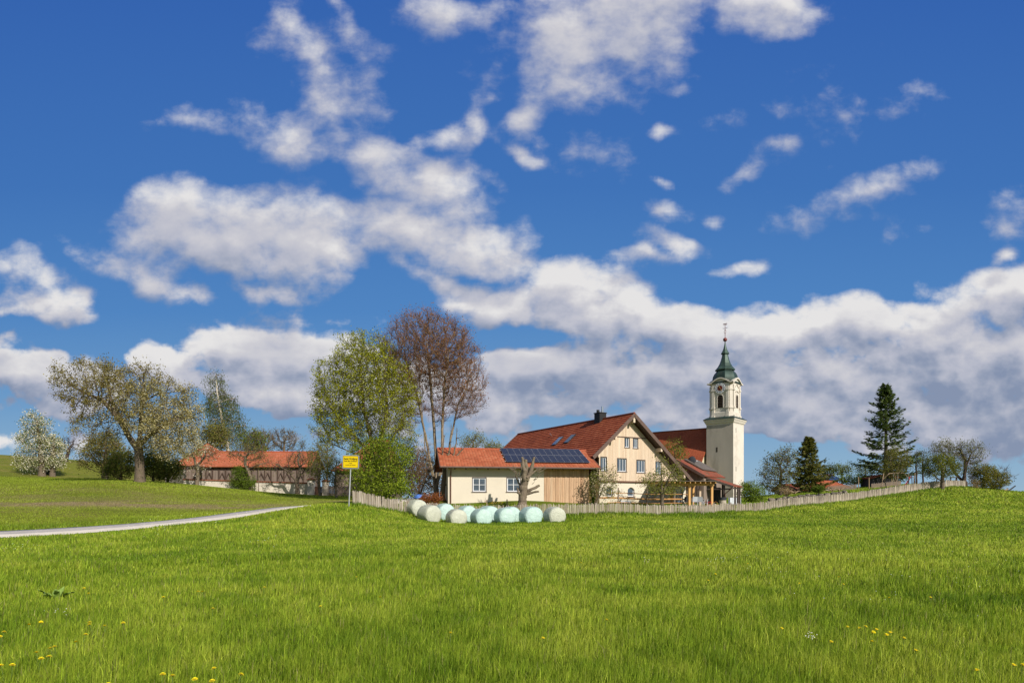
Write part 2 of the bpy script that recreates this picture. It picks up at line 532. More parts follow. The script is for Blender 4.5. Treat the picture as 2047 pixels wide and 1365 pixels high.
M['dark_wood'] = mat('brown_stained_wood', (0.085, 0.055, 0.042), 0.7, 0.2, 3, stretch=(4, 4, 4))
M['verge'] = mat('brown_verge_board', (0.13, 0.085, 0.07), 0.6, 0.2, 3)
M['fresh'] = mat('fresh_spruce_beam', (0.62, 0.36, 0.13), 0.65, 0.15, 3, stretch=(6, 6, 1))
M['rail'] = mat('orange_pole_wood', (0.48, 0.25, 0.09), 0.7, 0.25, 2)
M['grey_post'] = mat('grey_post_wood', (0.27, 0.21, 0.165), 0.9, 0.25, 4, stretch=(6, 6, 1))
M['paling'] = plank_mat('chestnut_paling', [(0.32, 0.26, 0.20), (0.58, 0.50, 0.41), (0.44, 0.37, 0.29), (0.70, 0.63, 0.53), (0.22, 0.175, 0.14)], 0.045, grain=0.16, axis=0)
M['pipe'] = mat('brown_metal', (0.17, 0.085, 0.06), 0.45, 0.1, 3, metallic=0.3)
M['white'] = mat('white_frame_paint', (0.74, 0.76, 0.80), 0.5, 0.03)
M['darkframe'] = mat('dark_window_lining', (0.075, 0.05, 0.05), 0.6, 0.1)
M['sill'] = mat('grey_sill', (0.20, 0.16, 0.16), 0.5, 0.1)
M['glass'] = glass_mat('window_glass')
M['black'] = mat('black_metal', (0.02, 0.02, 0.022), 0.5, 0.1)
M['steel'] = mat('stainless_steel', (0.62, 0.64, 0.68), 0.25, 0.05, metallic=0.9)
M['grey_metal'] = mat('galvanised_steel', (0.50, 0.52, 0.56), 0.45, 0.06, metallic=0.4)
M['copper'] = mat('green_copper', (0.034, 0.062, 0.054), 0.55, 0.3, 1.6, metallic=0.25, stretch=(1, 1, 0.3), second=(0.055, 0.05, 0.04), sfac=(0.5, 0.68))
M['copper_light'] = mat('pale_green_copper', (0.048, 0.082, 0.068), 0.5, 0.4, 1.6, metallic=0.2, stretch=(1, 1, 0.4), second=(0.085, 0.14, 0.11), sfac=(0.55, 0.75))
M['ball'] = mat('red_ball', (0.20, 0.05, 0.045), 0.4, 0.1)
M['clock'] = mat('clock_white', (0.70, 0.72, 0.76), 0.5, 0.03)
M['clock_red'] = mat('clock_centre_red', (0.17, 0.035, 0.02), 0.5, 0.1)
M['numeral'] = mat('numeral_blue', (0.02, 0.03, 0.07), 0.5, 0.05)
M['gold'] = mat('gold_hand', (0.75, 0.42, 0.12), 0.35, 0.1, metallic=0.7)
M['louvre'] = mat('dark_louvre', (0.045, 0.033, 0.025), 0.8, 0.3, 4)
M['tile_red'] = tile_mat('red_pan_tiles', [(0.27, 0.060, 0.025), (0.40, 0.105, 0.048), (0.33, 0.078, 0.034), (0.44, 0.13, 0.062)], 0.30, 0.36)
M['tile_bright'] = tile_mat('light_red_tiles', [(0.36, 0.10, 0.045), (0.48, 0.15, 0.075), (0.42, 0.125, 0.06), (0.50, 0.19, 0.10)], 0.26, 0.32)
M['tile_orange'] = tile_mat('orange_beaver_tiles', [(0.42, 0.12, 0.058), (0.52, 0.165, 0.085), (0.47, 0.14, 0.07), (0.52, 0.20, 0.12)], 0.18, 0.16, moss=(0.34, 0.14, 0.08))
M['tile_church'] = tile_mat('church_roof_tiles', [(0.33, 0.075, 0.032), (0.46, 0.12, 0.055), (0.40, 0.095, 0.043)], 0.2, 0.18, moss=(0.42, 0.16, 0.09), mossf=(0.62, 0.72))
M['tile_old'] = tile_mat('weathered_tiles', [(0.26, 0.065, 0.04), (0.36, 0.11, 0.065), (0.22, 0.08, 0.055)], 0.26, 0.3, moss=(0.13, 0.11, 0.06), mossf=(0.5, 0.68))
M['ridge'] = mat('ridge_tiles', (0.38, 0.10, 0.05), 0.8, 0.25, 6)
M['felt'] = mat('grey_brown_roofing', (0.13, 0.11, 0.095), 0.8, 0.2, 1.2)
M['wall_white'] = mat('old_whitewash', (0.70, 0.64, 0.56), 0.95, 0.12, 0.9, second=(0.36, 0.31, 0.25), sfac=(0.52, 0.72), bump=0.3, bscale=12)
M['bark'] = mat('bark', (0.15, 0.115, 0.085), 0.95, 0.35, 5, bump=0.6, bscale=18, stretch=(3, 3, 1), second=(0.085, 0.09, 0.04), sfac=(0.5, 0.7))
M['bark_pale'] = mat('pale_grey_bark', (0.19, 0.15, 0.11), 0.95, 0.3, 4, bump=0.5, bscale=16, stretch=(3, 3, 1), second=(0.15, 0.14, 0.07), sfac=(0.5, 0.72))
M['bark_birch'] = mat('birch_bark', (0.58, 0.52, 0.44), 0.9, 0.15, 3, stretch=(1, 1, 3), second=(0.12, 0.09, 0.07), sfac=(0.56, 0.64))
M['bark_dark'] = mat('dark_bark', (0.075, 0.055, 0.045), 0.95, 0.3, 5, bump=0.5)
M['twig_red'] = mat('red_brown_twigs', (0.165, 0.09, 0.058), 0.9, 0.3, 0.5)
M['cut'] = mat('cut_wood', (0.36, 0.26, 0.17), 0.9, 0.2, 8)
M['leaf'] = leaf_mat('leaf')
M['petal'] = leaf_mat('petal', 0.3, 0.7, 0.8)
M['needle'] = leaf_mat('needle', 0.25, 0.6)
M['rock'] = mat('boulder', (0.22, 0.185, 0.15), 0.95, 0.4, 1.4, bump=0.7, bscale=5, second=(0.10, 0.09, 0.075), sfac=(0.45, 0.62))
M['yellow'] = mat('sign_yellow', (0.83, 0.60, 0.004), 0.45, 0.04)
M['sign_black'] = mat('sign_lettering', (0.02, 0.018, 0.012), 0.5, 0.02)
M['slide'] = mat('red_plastic', (0.60, 0.09, 0.10), 0.4, 0.08)
M['bluecover'] = mat('blue_tarp', (0.08, 0.20, 0.60), 0.5, 0.2)
M['stone_pale'] = mat('pale_stone', (0.46, 0.40, 0.33), 0.9, 0.15, 3, bump=0.3)
M['panel_white'] = mat('pale_panel', (0.60, 0.64, 0.70), 0.5, 0.03)
M['dark_cloth'] = mat('dark_textile', (0.035, 0.04, 0.05), 0.8, 0.2)
M['red_paint'] = mat('red_paint', (0.42, 0.04, 0.04), 0.5, 0.1)
M['blueroof'] = mat('blue_module', (0.03, 0.06, 0.16), 0.25, 0.2, 0.5)
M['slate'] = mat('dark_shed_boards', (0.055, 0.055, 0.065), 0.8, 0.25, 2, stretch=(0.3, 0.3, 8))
M['road'] = mat('pale_asphalt', (0.50, 0.465, 0.43), 0.9, 0.10, 1.2, bump=0.4, bscale=50, second=(0.42, 0.385, 0.34), sfac=(0.55, 0.8))
M['flagstone'] = mat('terrace_slabs', (0.40, 0.36, 0.30), 0.9, 0.12, 1.0)

# ------------------------------------------------------------------ ground
_cp = []
def cp(px, py, Y):
    p = at(px, py, Y)
    _cp.append((p.x, p.y, p.z))
for x in (-40, -20, 0, 20, 40):
    for y in (-60, -25, 0, 12):
        _cp.append((x, y, 0.0))
for c in [(1023, 1100, 20.6), (600, 1092, 22.5), (1500, 1095, 21.8), (1900, 1098, 21.2), (1200, 1060, 34), (1600, 1050, 40), (1950, 1040, 44), (850, 1048, 43), (1000, 1049, 44), (1110, 1048, 44),
          (0, 1078, 26.5), (300, 1045, 34.7), (500, 1026, 41), (640, 1014, 45.5), (699, 1011, 41), (760, 1021, 44), (830, 1029, 47), (900, 1034, 48.5), (1000, 1034, 49.5), (1150, 1031, 50.5), (1200, 1045, 42), (1350, 1042, 46), (1500, 1040, 50), (1450, 1034, 53),
          (1300, 1030, 53.5), (1400, 1028.5, 56), (1500, 1025, 60.5), (1620, 1010, 69), (1760, 993, 78), (1890, 975, 83), (1960, 978, 85), (2047, 985, 88), (2047, 1010, 65), (1900, 1012, 65), (1700, 1035, 50), (2200, 990, 90), (2300, 1000, 75),
          (0, 1037, 35), (0, 1000, 50), (0, 965, 72), (85, 951, 100), (0, 927, 135), (0, 909, 180), (140, 918, 170), (-250, 905, 190), (-250, 960, 75), (250, 935, 125), (180, 926, 150),
          (280, 963, 67), (200, 957, 82), (340, 968, 80), (366, 971, 85), (500, 984, 85), (628, 990, 85), (300, 1010, 47), (450, 1003, 55), (600, 1000, 60), (150, 1012, 44), (660, 988, 95), (750, 1000, 70),
          (885, 1006, 54), (1040, 1006, 53.5), (1180, 1007, 56), (1200, 1007, 58), (1330, 1007, 62), (1400, 1006, 66), (1450, 1004, 72), (1450, 1003, 112), (1000, 1003, 90), (1200, 1004, 100), (1240, 1008, 56.8), (1350, 1008, 59.5),
          (1520, 1002, 80), (1600, 991, 86), (1690, 983, 88), (1750, 977, 95), (1616, 984, 94), (1770, 970, 103), (1850, 968, 97), (1927, 974, 87), (1990, 979, 88), (1700, 978, 110), (400, 985, 130)]:
    cp(*c)
for (x, y, z) in [(-160, 260, 9), (-60, 260, 1.0), (0, 180, 0.4), (40, 200, 0.2), (90, 190, 0.5), (120, 130, 1.0), (140, 180, -1), (85, 120, 2.0), (-300, 300, 12), (-260, 120, 12), (-140, 30, 2), (-100, 0, 0), (110, 30, 0.5), (150, 80, 1.5), (100, 0, 0), (0, 300, -1), (200, 300, -3), (-100, -60, 0), (100, -60, 0)]:
    _cp.append((x, y, z))
_cp = np.array(_cp)


def _tps_fit(P, lam=0.08):
    n = len(P)
    d = np.linalg.norm(P[:, None, :2] - P[None, :, :2], axis=2)
    K = np.where(d > 0, d * d * np.log(d + 1e-12), 0)
    A = np.zeros((n + 3, n + 3))
    A[:n, :n] = K + lam * np.eye(n)
    A[:n, n] = 1
    A[:n, n + 1:] = P[:, :2]
    A[n, :n] = 1
    A[n + 1:, :n] = P[:, :2].T
    b = np.zeros(n + 3)
    b[:n] = P[:, 2]
    return np.linalg.solve(A, b)


_W = _tps_fit(_cp)


def G(x, y):
    """ground height"""
    x = np.atleast_1d(np.asarray(x, float))
    y = np.atleast_1d(np.asarray(y, float))
    out = np.empty(x.shape)
    fx, fy, fo = x.ravel(), y.ravel(), out.ravel()
    for i in range(0, fx.size, 20000):
        X, Y = np.clip(fx[i:i + 20000], -320, 260), np.clip(fy[i:i + 20000], -70, 320)
        d2 = (X[:, None] - _cp[None, :, 0]) ** 2 + (Y[:, None] - _cp[None, :, 1]) ** 2
        K = 0.5 * d2 * np.log(d2 + 1e-12)
        z = K @ _W[:-3] + _W[-3] + _W[-2] * X + _W[-1] * Y
        far = np.hypot(fx[i:i + 20000] - X, fy[i:i + 20000] - Y)
        z = z * np.exp(-far / 400.0) + (-9.0) * (1 - np.exp(-far / 400.0))
        fo[i:i + 20000] = z
    return fo.reshape(x.shape)


def g1(x, y):
    return float(G(x, y)[0])


def ground(px, Y, dz=0.0):
    x = (px - CX) / F * Y
    return Vector((x, Y, g1(x, Y) + dz))


# road centre line (world x, y)
ROAD = [(-75, -2.0), (-48, 10.5), (-36, 18.0), (-23.0, 27.8), (-17.8, 34.6), (-15.2, 41.0), (-13.6, 46.0), (-12.0, 50.5), (-10.6, 56), (-9.8, 63)]


def smooth_line(pts, n=8):
    out = []
    P = [pts[0]] + list(pts) + [pts[-1]]
    for i in range(1, len(P) - 2):
        for k in range(n):
            t = k / n
            a, b, c, d = [np.array(P[i + j]) for j in (-1, 0, 1, 2)]
            out.append(0.5 * ((2 * b) + (-a + c) * t + (2 * a - 5 * b + 4 * c - d) * t * t + (-a + 3 * b - 3 * c + d) * t ** 3))
    out.append(np.array(pts[-1]))
    return np.array(out)


ROADL = smooth_line(ROAD)


def road_dist(x, y):
    x = np.asarray(x, float); y = np.asarray(y, float)
    best = np.full(x.shape, 1e9)
    side = np.zeros(x.shape)
    for a, b in zip(ROADL[:-1], ROADL[1:]):
        d = b - a
        L = (d @ d) + 1e-9
        t = np.clip(((x - a[0]) * d[0] + (y - a[1]) * d[1]) / L, 0, 1)
        ex, ey = x - a[0] - t * d[0], y - a[1] - t * d[1]
        r_ = np.hypot(ex, ey)
        m = r_ < best
        best = np.where(m, r_, best)
        side = np.where(m, np.sign(d[0] * ey - d[1] * ex), side)
    return best, side      # side > 0: left of the road (up the hill)


FENCE = [(-10.4, 41.0), (-9.3, 44.0), (-7.4, 46.9), (-4.8, 48.6), (-0.9, 49.3), (2.2, 49.7), (5.1, 50.5), (11.85, 53.5), (16.9, 56.0), (23.05, 60.5), (32.9, 69.0), (45.9, 78.0), (57.5, 83.0), (61.0, 84.2)]
FENCEL = smooth_line(FENCE)


def behind_fence(x, y):
    """positive where the garden lies"""
    yf = np.interp(x, [p[0] for p in FENCEL], [p[1] for p in FENCEL], left=1e3, right=1e3)
    return y - yf


def zones(x, y):
    rd, side = road_dist(x, y)
    gard = np.clip(behind_fence(x, y) / 0.6, 0, 1)
    hill = np.clip((rd - 1.5) / 1.0, 0, 1) * (side > 0)
    hill = hill * (y > 5) * (x < -8)
    n = vnoise(x, y, 3.0, 5, 4)
    # dry mown strip on the hillside beyond the road
    yc = 46.8 + 0.09 * (x + 40) + vnoise(x, y, 9, 8, 2) * 1.0
    strip = np.exp(-((y - yc) / 3.6) ** 2) * (x < -15) * np.clip((-x - 15) / 6, 0, 1)
    strip = strip * np.clip(1.0 + n * 1.2, 0, 1) * hill
    strip2 = np.exp(-((y - yc - 9) / 6.0) ** 2) * 0.6 * hill * np.clip(n + 0.3, 0, 1)
    dry = np.clip(strip + strip2, 0, 1)
    return rd, side, gard, hill, dry


def build_ground():
    def axis(lo, hi, fine_lo, fine_hi, step, nfar):
        mid = np.arange(fine_lo, fine_hi + 1e-6, step)
        a = fine_lo - np.geomspace(step, fine_lo - lo, nfar)[::-1]
        b = fine_hi + np.geomspace(step, hi - fine_hi, nfar)
        return np.concatenate([a, mid, b])
    xs = axis(-5000, 5000, -95, 95, 0.9, 34)
    ys = axis(-3000, 5900, -5, 125, 0.9, 34)
    X, Y = np.meshgrid(xs, ys)
    Z = G(X, Y)
    Z = Z + vnoise(X, Y, 6, 3, 3) * 0.05 * (np.hypot(X, Y) > 8)
    co = np.stack([X.ravel(), Y.ravel(), Z.ravel()], 1)
    nx, ny = len(xs), len(ys)
    idx = np.arange(nx * ny).reshape(ny, nx)
    fa = np.stack([idx[:-1, :-1], idx[:-1, 1:], idx[1:, 1:], idx[1:, :-1]], -1).reshape(-1, 4)
    rd, side, gard, hill, dry = zones(X.ravel(), Y.ravel())
    col = np.stack([dry, hill, gard], 1)
    m = bpy.data.materials.new('meadow_ground')
    m.use_nodes = True
    m.node_tree.nodes.clear()
    t = NT(m.node_tree)
    tc = t.new('ShaderNodeTexCoord').outputs['Object']
    z = t.new('ShaderNodeSeparateColor', {0: t.new('ShaderNodeAttribute', attribute_name='zone').outputs['Color']}).outputs
    n1 = t.noise(tc, 0.10, 5, 0.6)
    n2 = t.noise(tc, 2.2, 6, 0.7)
    base = t.ramp(n1, [(0.3, (0.095, 0.150, 0.010)), (0.5, (0.135, 0.18, 0.014)), (0.7, (0.175, 0.20, 0.020))])
    hillc = t.ramp(t.noise(t.vmath('MULTIPLY', tc, (0.4, 1.2, 1)), 0.25, 5, 0.65), [(0.3, (0.14, 0.185, 0.018)), (0.5, (0.205, 0.215, 0.03)), (0.72, (0.28, 0.235, 0.07))])
    c = t.mix(z[1], base, hillc)
    c = t.mix(t.smooth(n2, 0.35, 0.75, 0.0, 0.55), c, (0.035, 0.05, 0.008))
    dryc = t.ramp(t.noise(tc, 1.6, 6, 0.7), [(0.3, (0.17, 0.13, 0.06)), (0.55, (0.34, 0.25, 0.15)), (0.75, (0.45, 0.35, 0.23))])
    c = t.mix(t.math('MULTIPLY', z[0], 0.9), c, dryc)
    bp = t.new('ShaderNodeBump', {'Height': t.noise(tc, 5.0, 6, 0.7), 'Strength': 0.9, 'Distance': 0.12})
    b = t.new('ShaderNodeBsdfPrincipled', {'Base Color': c, 'Roughness': 0.95, 'Specular IOR Level': 0.1, 'Normal': bp.outputs[0]})
    out = t.new('ShaderNodeOutputMaterial')
    t.l.new(b.outputs[0], out.inputs['Surface'])
    o = np_mesh('ground', co, fa, m, col=col, colname='zone')
    for p in o.data.polygons:
        p.use_smooth = True
    o['kind'] = 'structure'
    return o


def build_road():
    L = smooth_line(ROAD, 16)
    mb = MB()
    prof = [-1.35, -1.22, -0.6, 0, 0.6, 1.22, 1.35]
    rows = []
    for i, p in enumerate(L):
        d = L[min(i + 1, len(L) - 1)] - L[max(i - 1, 0)]
        d = d / np.linalg.norm(d)
        nrm = np.array([-d[1], d[0]])
        w = 1 + 0.04 * math.sin(i * 1.7) + 0.03 * math.sin(i * 0.63)
        r_ = []
        for k, s in enumerate(prof):
            q = p + nrm * s * w
            zc = max(g1(*q), g1(*p) - 0.02)
            r_.append((q[0], q[1], (zc + 0.13) if 0 < k < 6 else g1(*q) - 0.25))
        rows.append(r_)
    k = len(prof)
    vs = [q for r_ in rows for q in r_]
    fs = [(i * k + j, i * k + j + 1, (i + 1) * k + j + 1, (i + 1) * k + j) for i in range(len(rows) - 1) for j in range(k - 1)]
    mb.add(vs, fs)
    o = mb.build('road', M['road'], smooth=True)
    o['kind'] = 'structure'
    # normals up
    return o


build_ground()
build_road()
# ------------------------------------------------------------------ buildings
class Frame:
    """a building's own axes: x along the facade, y into the building, z up"""
    def __init__(self, origin, ang):
        self.o = Vector(origin)
        self.a = ang
        self.d = Vector((math.cos(ang), math.sin(ang), 0))
        self.n = Vector((-math.sin(ang), math.cos(ang), 0))
        self.cam = Vector((0, 0, ZC))

    def hit(self, px, py, y=0.0):
        """where the sight line of a photo point meets the plane at depth y of the building: (x, z) in its axes"""
        r_ = Vector(((px - CX) / F, 1.0, (HZ - py) / F))
        rel = self.cam - self.o
        t = (y - rel.dot(self.n)) / r_.dot(self.n)
        p = rel + r_ * t
        return p.dot(self.d), p.z

    def hitx(self, px, py, x=0.0):
        """the same for the plane across the building at x: (y, z)"""
        r_ = Vector(((px - CX) / F, 1.0, (HZ - py) / F))
        rel = self.cam - self.o
        t = (x - rel.dot(self.d)) / r_.dot(self.d)
        p = rel + r_ * t
        return p.dot(self.n), p.z

    def world(self, x, y, z):
        return self.o + self.d * x + self.n * y + Vector((0, 0, z))


def columns(mb, x0, x1, z0, top, holes, y0, y1, breaks=()):
    """a wall from x0 to x1 with openings [(xa, xb, za, zb)]; top is a function of x"""
    bs = sorted(set([x0, x1] + [h[0] for h in holes] + [h[1] for h in holes] + list(breaks)))
    bs = [b for b in bs if x0 - 1e-6 <= b <= x1 + 1e-6]
    for a, b in zip(bs[:-1], bs[1:]):
        if b - a < 1e-4:
            continue
        hs = sorted([(h[2], h[3]) for h in holes if h[0] < (a + b) / 2 < h[1]])
        z = z0
        for (za, zb) in hs:
            if za > z:
                mb.box(a, b, y0, y1, z, za)
            z = zb
        ta, tb = top(a), top(b)
        if max(ta, tb) > z + 0.01:
            mb.prism([(a, z), (b, z), (b, max(tb, z)), (a, max(ta, z))] if min(ta, tb) > z else ([(a, z), (b, z), (b, tb)] if tb > ta else [(a, z), (b, z), (a, ta)]), y0, y1)


def tiled_slope(mb, a, b, c, d, row=0.34, lift=0.035, thick=0.10):
    """stepped tile courses over the quad a-b (eave, left to right) and d-c (ridge, left to right)"""
    a, b, c, d = map(Vector, (a, b, c, d))
    nrm = (b - a).cross(d - a).normalized()
    if nrm.z < 0:
        nrm = -nrm
    L = ((d - a).length + (c - b).length) / 2
    n = max(2, int(L / row))
    ex = (b - a).normalized()
    for i in range(n):
        t0, t1 = i / n, (i + 1) / n
        p0, p1 = a.lerp(d, t0), b.lerp(c, t0)
        q0, q1 = a.lerp(d, t1), b.lerp(c, t1)
        up = nrm * lift
        vs = [p0 + up, p1 + up, q1 + nrm * 0.004, q0 + nrm * 0.004, p0, p1]
        u = [((v - a).dot(ex), L * (t0 if k in (0, 1) else t1 - 0.001)) for k, v in enumerate(vs[:4])]
        u = [(uu, L * t0 + row * 0.1 + (0 if k < 2 else row * 0.7)) for k, (uu, _) in enumerate(u)]
        mb.add(vs, [(0, 1, 2, 3), (4, 5, 1, 0)], [u, [u[0], u[1], u[1], u[0]]])
    dn = nrm * -thick
    lo = [a + dn, b + dn, c + dn, d + dn]
    hi = [a, b, c, d]
    mb.add(lo + hi, [(0, 1, 2, 3), (0, 1, 5, 4), (1, 2, 6, 5), (2, 3, 7, 6), (3, 0, 4, 7)])
    return nrm


def window(parent, x0, x1, z0, z1, y, mull=(1, 1), depth=0.10, fw=0.07, lining=True, frame='white', panes='glass', sill=True):
    f = MB()
    yi = y + depth
    f.box(x0, x0 + fw, yi - 0.05, yi + 0.03, z0, z1)
    f.box(x1 - fw, x1, yi - 0.05, yi + 0.03, z0, z1)
    f.box(x0 + fw, x1 - fw, yi - 0.05, yi + 0.03, z0, z0 + fw)
    f.box(x0 + fw, x1 - fw, yi - 0.05, yi + 0.03, z1 - fw, z1)
    nx, nz = mull
    for i in range(1, nx + 1):
        xc = x0 + (x1 - x0) * i / (nx + 1)
        wv = fw * 0.7
        f.box(xc - wv / 2, xc + wv / 2, yi - 0.052, yi + 0.028, z0 + fw, z1 - fw)
    for i in range(1, nz + 1):
        zc = z0 + (z1 - z0) * i / (nz + 1)
        f.box(x0 + fw, x1 - fw, yi - 0.047, yi + 0.025, zc - 0.02, zc + 0.02)
    w = f.build('window', M[frame], parent)
    MB().box(x0 + fw * 0.5, x1 - fw * 0.5, yi - 0.01, yi + 0.01, z0 + fw * 0.5, z1 - fw * 0.5).build('pane', M[panes], w)
    if lining:
        l = MB()
        t_ = 0.05
        l.box(x0 - t_, x0, y - 0.025, yi + 0.06, z0 - t_, z1 + t_).box(x1, x1 + t_, y - 0.025, yi + 0.06, z0 - t_, z1 + t_)
        l.box(x0, x1, y - 0.025, yi + 0.06, z1, z1 + t_)
        l.build('lining', M['darkframe'], w)
    if sill:
        MB().box(x0 - 0.09, x1 + 0.09, y - 0.09, yi + 0.02, z0 - 0.055, z0).build('sill', M['sill'], w)
    return w


def annex():
    """long low outbuilding: cream plaster, larch end, red roof with solar modules"""
    fr = Frame(ground(895.6, 54.0), R(10))
    r = empty('outbuilding', fr.o, fr.a, 'long low cream outbuilding with larch boarded end and solar modules on its red roof', 'outbuilding')
    X1 = fr.hit(1177, 1000)[0]
    XW = fr.hit(1087.5, 1000)[0]                    # where the larch begins
    ytop = 0.9
    ex0, ez = fr.hit(880, 931.8, -ytop)
    ex1, ez1 = fr.hit(1201, 935.2, -ytop)
    ez = (ez + ez1) / 2
    D = 7.6
    yr = 3.8
    rx0, rz0 = fr.hit(889, 897.0, yr)
    rx1, rz1 = fr.hit(1172, 900.8, yr)
    rz = (rz0 + rz1) / 2
    rx1 = (rx1 + ex1) / 2 + 0.05
    rx0 = ex0
    slope = (rz - ez) / (yr + ytop)
    wt = ez + slope * ytop - 0.12
    wins = []
    for (a, b, c, d) in [(945.0, 971.5, 954.8, 982.2), (1013.6, 1040, 954.8, 982.2)]:
        xa, zt = fr.hit(a, c)
        xb, zb = fr.hit(b, d)
        wins.append((xa, xb, zb, zt))
    w = MB()
    columns(w, 0, XW, -0.6, lambda x: wt, wins, 0, 0.35)
    w.box(0, 0.35, 0.35, D, -0.6, wt)               # left side wall
    w.prism([(0, wt), (0.001, wt), (0.001, wt), (0, wt)], 0, 0.01)
    w.box(0.35, X1 - 0.05, D - 0.3, D, -0.6, wt)
    w.build('wall', M['cream'], r)
    for x in (0.02, X1 - 0.17):                     # gable triangles
        gl = MB()
        vs = [(x, 0.1, wt), (x, D - 0.1, wt), (x, yr, rz - 0.2), (x + 0.15, 0.1, wt), (x + 0.15, D - 0.1, wt), (x + 0.15, yr, rz - 0.2)]
        gl.add(vs, [(0, 1, 2), (3, 5, 4), (0, 3, 4, 1), (1, 4, 5, 2), (2, 5, 3, 0)])
        gl.build('gable', M['old_wood'], r)
    c = MB()
    x = XW + 0.002
    i = 0
    while x < X1 - 0.02:
        x2 = min(x + 0.208, X1)
        yy = -0.03 if i % 2 else 0.0
        c.box(x, x2 + (0.02 if i % 2 == 0 else -0.012), yy - 0.022, yy + 0.05 if i % 2 == 0 else yy, -0.25, wt)
        x += 0.21
        i += 1
    c.box(X1 - 0.06, X1 - 0.012, 0.055, D, -0.25, wt)
    c.build('board_cladding', M['larch'], r)
    MB().box(XW + 0.01, X1 - 0.07, 0.055, 0.3, -0.7, wt).build('plinth', M['cream_base'], r)
    for (a, b, z0, z1) in wins:
        window(r, a, b, z0, z1, 0.0, (1, 1), 0.09, 0.085)
    roof = MB()
    tiled_slope(roof, (ex0, -ytop, ez), (ex1, -ytop, ez), (rx1, yr, rz), (rx0, yr, rz), 0.36)
    tiled_slope(roof, (rx1, 2 * yr + ytop, ez), (rx0, 2 * yr + ytop, ez), (rx0, yr, rz), (rx1, yr, rz), 0.36)
    ro = roof.build('roof', M['tile_bright'], r)
    MB().tube([(rx0, yr, rz + 0.02), (rx1, yr, rz + 0.02)], 0.11, 8).build('ridge', M['ridge'], ro)
    for xx in (ex0 - 0.03, ex1 + 0.03):
        MB().beam((xx, -ytop, ez - 0.10), (xx, yr, rz - 0.10), 0.05, 0.26).build('verge_board', M['verge'], ro)
        MB().beam((xx, yr, rz - 0.10), (xx, 2 * yr + ytop, ez - 0.10), 0.05, 0.26).build('verge_board', M['verge'], ro)
    g = MB().tube([(ex0, -ytop - 0.07, ez - 0.05), (ex1, -ytop - 0.07, ez - 0.05)], 0.075, 8)
    g.build('gutter', M['verge'], ro)
    xx = ex0 + 0.3
    while xx < ex1:
        MB().beam((xx, -ytop + 0.05, ez - 0.17), (xx, 0.2, ez + slope * ytop * 1.1 - 0.19), 0.09, 0.12).build('rafter', M['dark_wood'], ro)
        xx += 0.95
    px_, _ = fr.hit(901, 950, -0.07)
    MB().tube([(px_, -ytop - 0.05, ez - 0.1), (px_, -0.3, ez - 0.35), (px_, -0.08, ez - 0.6), (px_, -0.08, -0.3)], 0.05, 8).build('downpipe', M['pipe'], r)
    # solar field, two rows of modules
    sx0, _ = fr.hit(1013.5, 925.5, -0.2)
    sx1, _ = fr.hit(1181, 928, -0.2)
    nrm = Vector((0, -slope, 1)).normalized()
    def onroof(x, t, lift=0.0):
        return Vector((x, -ytop + t * (yr + ytop), ez + t * (rz - ez))) + nrm * lift
    ncol = 13
    tx0, tx1 = fr.hit(1002.5, 897.5, 3.2)[0], fr.hit(1160, 900.5, 3.2)[0]
    cells = MB()
    sp = empty('solar_field')
    sp.parent = r
    for row in range(2):
        t0, t1 = (0.20, 0.59) if row == 0 else (0.60, 0.985)
        for i in range(ncol):
            w_ = (sx1 - sx0) / ncol
            a = sx0 + i * w_
            m_ = MB()
            q = [onroof(a + 0.012, t0, 0.17), onroof(a + w_ - 0.012, t0, 0.17), onroof(a + w_ - 0.012, t1, 0.17), onroof(a + 0.012, t1, 0.17)]
            q2 = [p - nrm * 0.045 for p in q]
            m_.add(q + q2, [(0, 1, 2, 3), (7, 6, 5, 4), (0, 4, 5, 1), (1, 5, 6, 2), (2, 6, 7, 3), (3, 7, 4, 0)],
                   [[(0, 0), (1, 0), (1, 1), (0, 1)], None, None, None, None, None])
            m_.build('solar_module', M['solar'], sp)
    rl = MB()
    for t in (0.28, 0.5, 0.67, 0.9):
        rl.beam(onroof(sx0 - 0.1, t, 0.08), onroof(sx1 + 0.1, t, 0.08), 0.05, 0.05)
    rl.build('mounting_rail', M['grey_metal'], sp)
    return r


def solar_mat():
    m = bpy.data.materials.new('solar_cells')
    m.use_nodes = True
    m.node_tree.nodes.clear()
    t = NT(m.node_tree)
    s = t.new('ShaderNodeSeparateXYZ', {0: t.new('ShaderNodeTexCoord').outputs['UV']}).outputs
    def line(v, n, w):
        f = t.math('ABSOLUTE', t.math('SUBTRACT', t.math('FRACT', t.math('MULTIPLY', v, n)), 0.5))
        return t.math('GREATER_THAN', f, 0.5 - w)
    g = t.math('MAXIMUM', line(s[0], 6, 0.035), line(s[1], 10, 0.035))
    e = t.math('MAXIMUM', line(s[0], 1, 0.022), line(s[1], 1, 0.016))
    c = t.mix(g, (0.012, 0.014, 0.028), (0.085, 0.09, 0.11))
    c = t.mix(e, c, (0.26, 0.27, 0.30))
    b = t.new('ShaderNodeBsdfPrincipled', {'Base Color': c, 'Roughness': 0.32, 'Specular IOR Level': 0.3})
    out = t.new('ShaderNodeOutputMaterial')
    t.l.new(b.outputs[0], out.inputs['Surface'])
    return m


M['solar'] = solar_mat()


def arch_pts(x0, x1, z0, z1, rise, n=8):
    """top edge of an opening with a flat arch, left to right"""
    return [(x0 + (x1 - x0) * i / n, z1 - rise + rise * math.sin(math.pi * i / n) ** 0.8) for i in range(n + 1)]


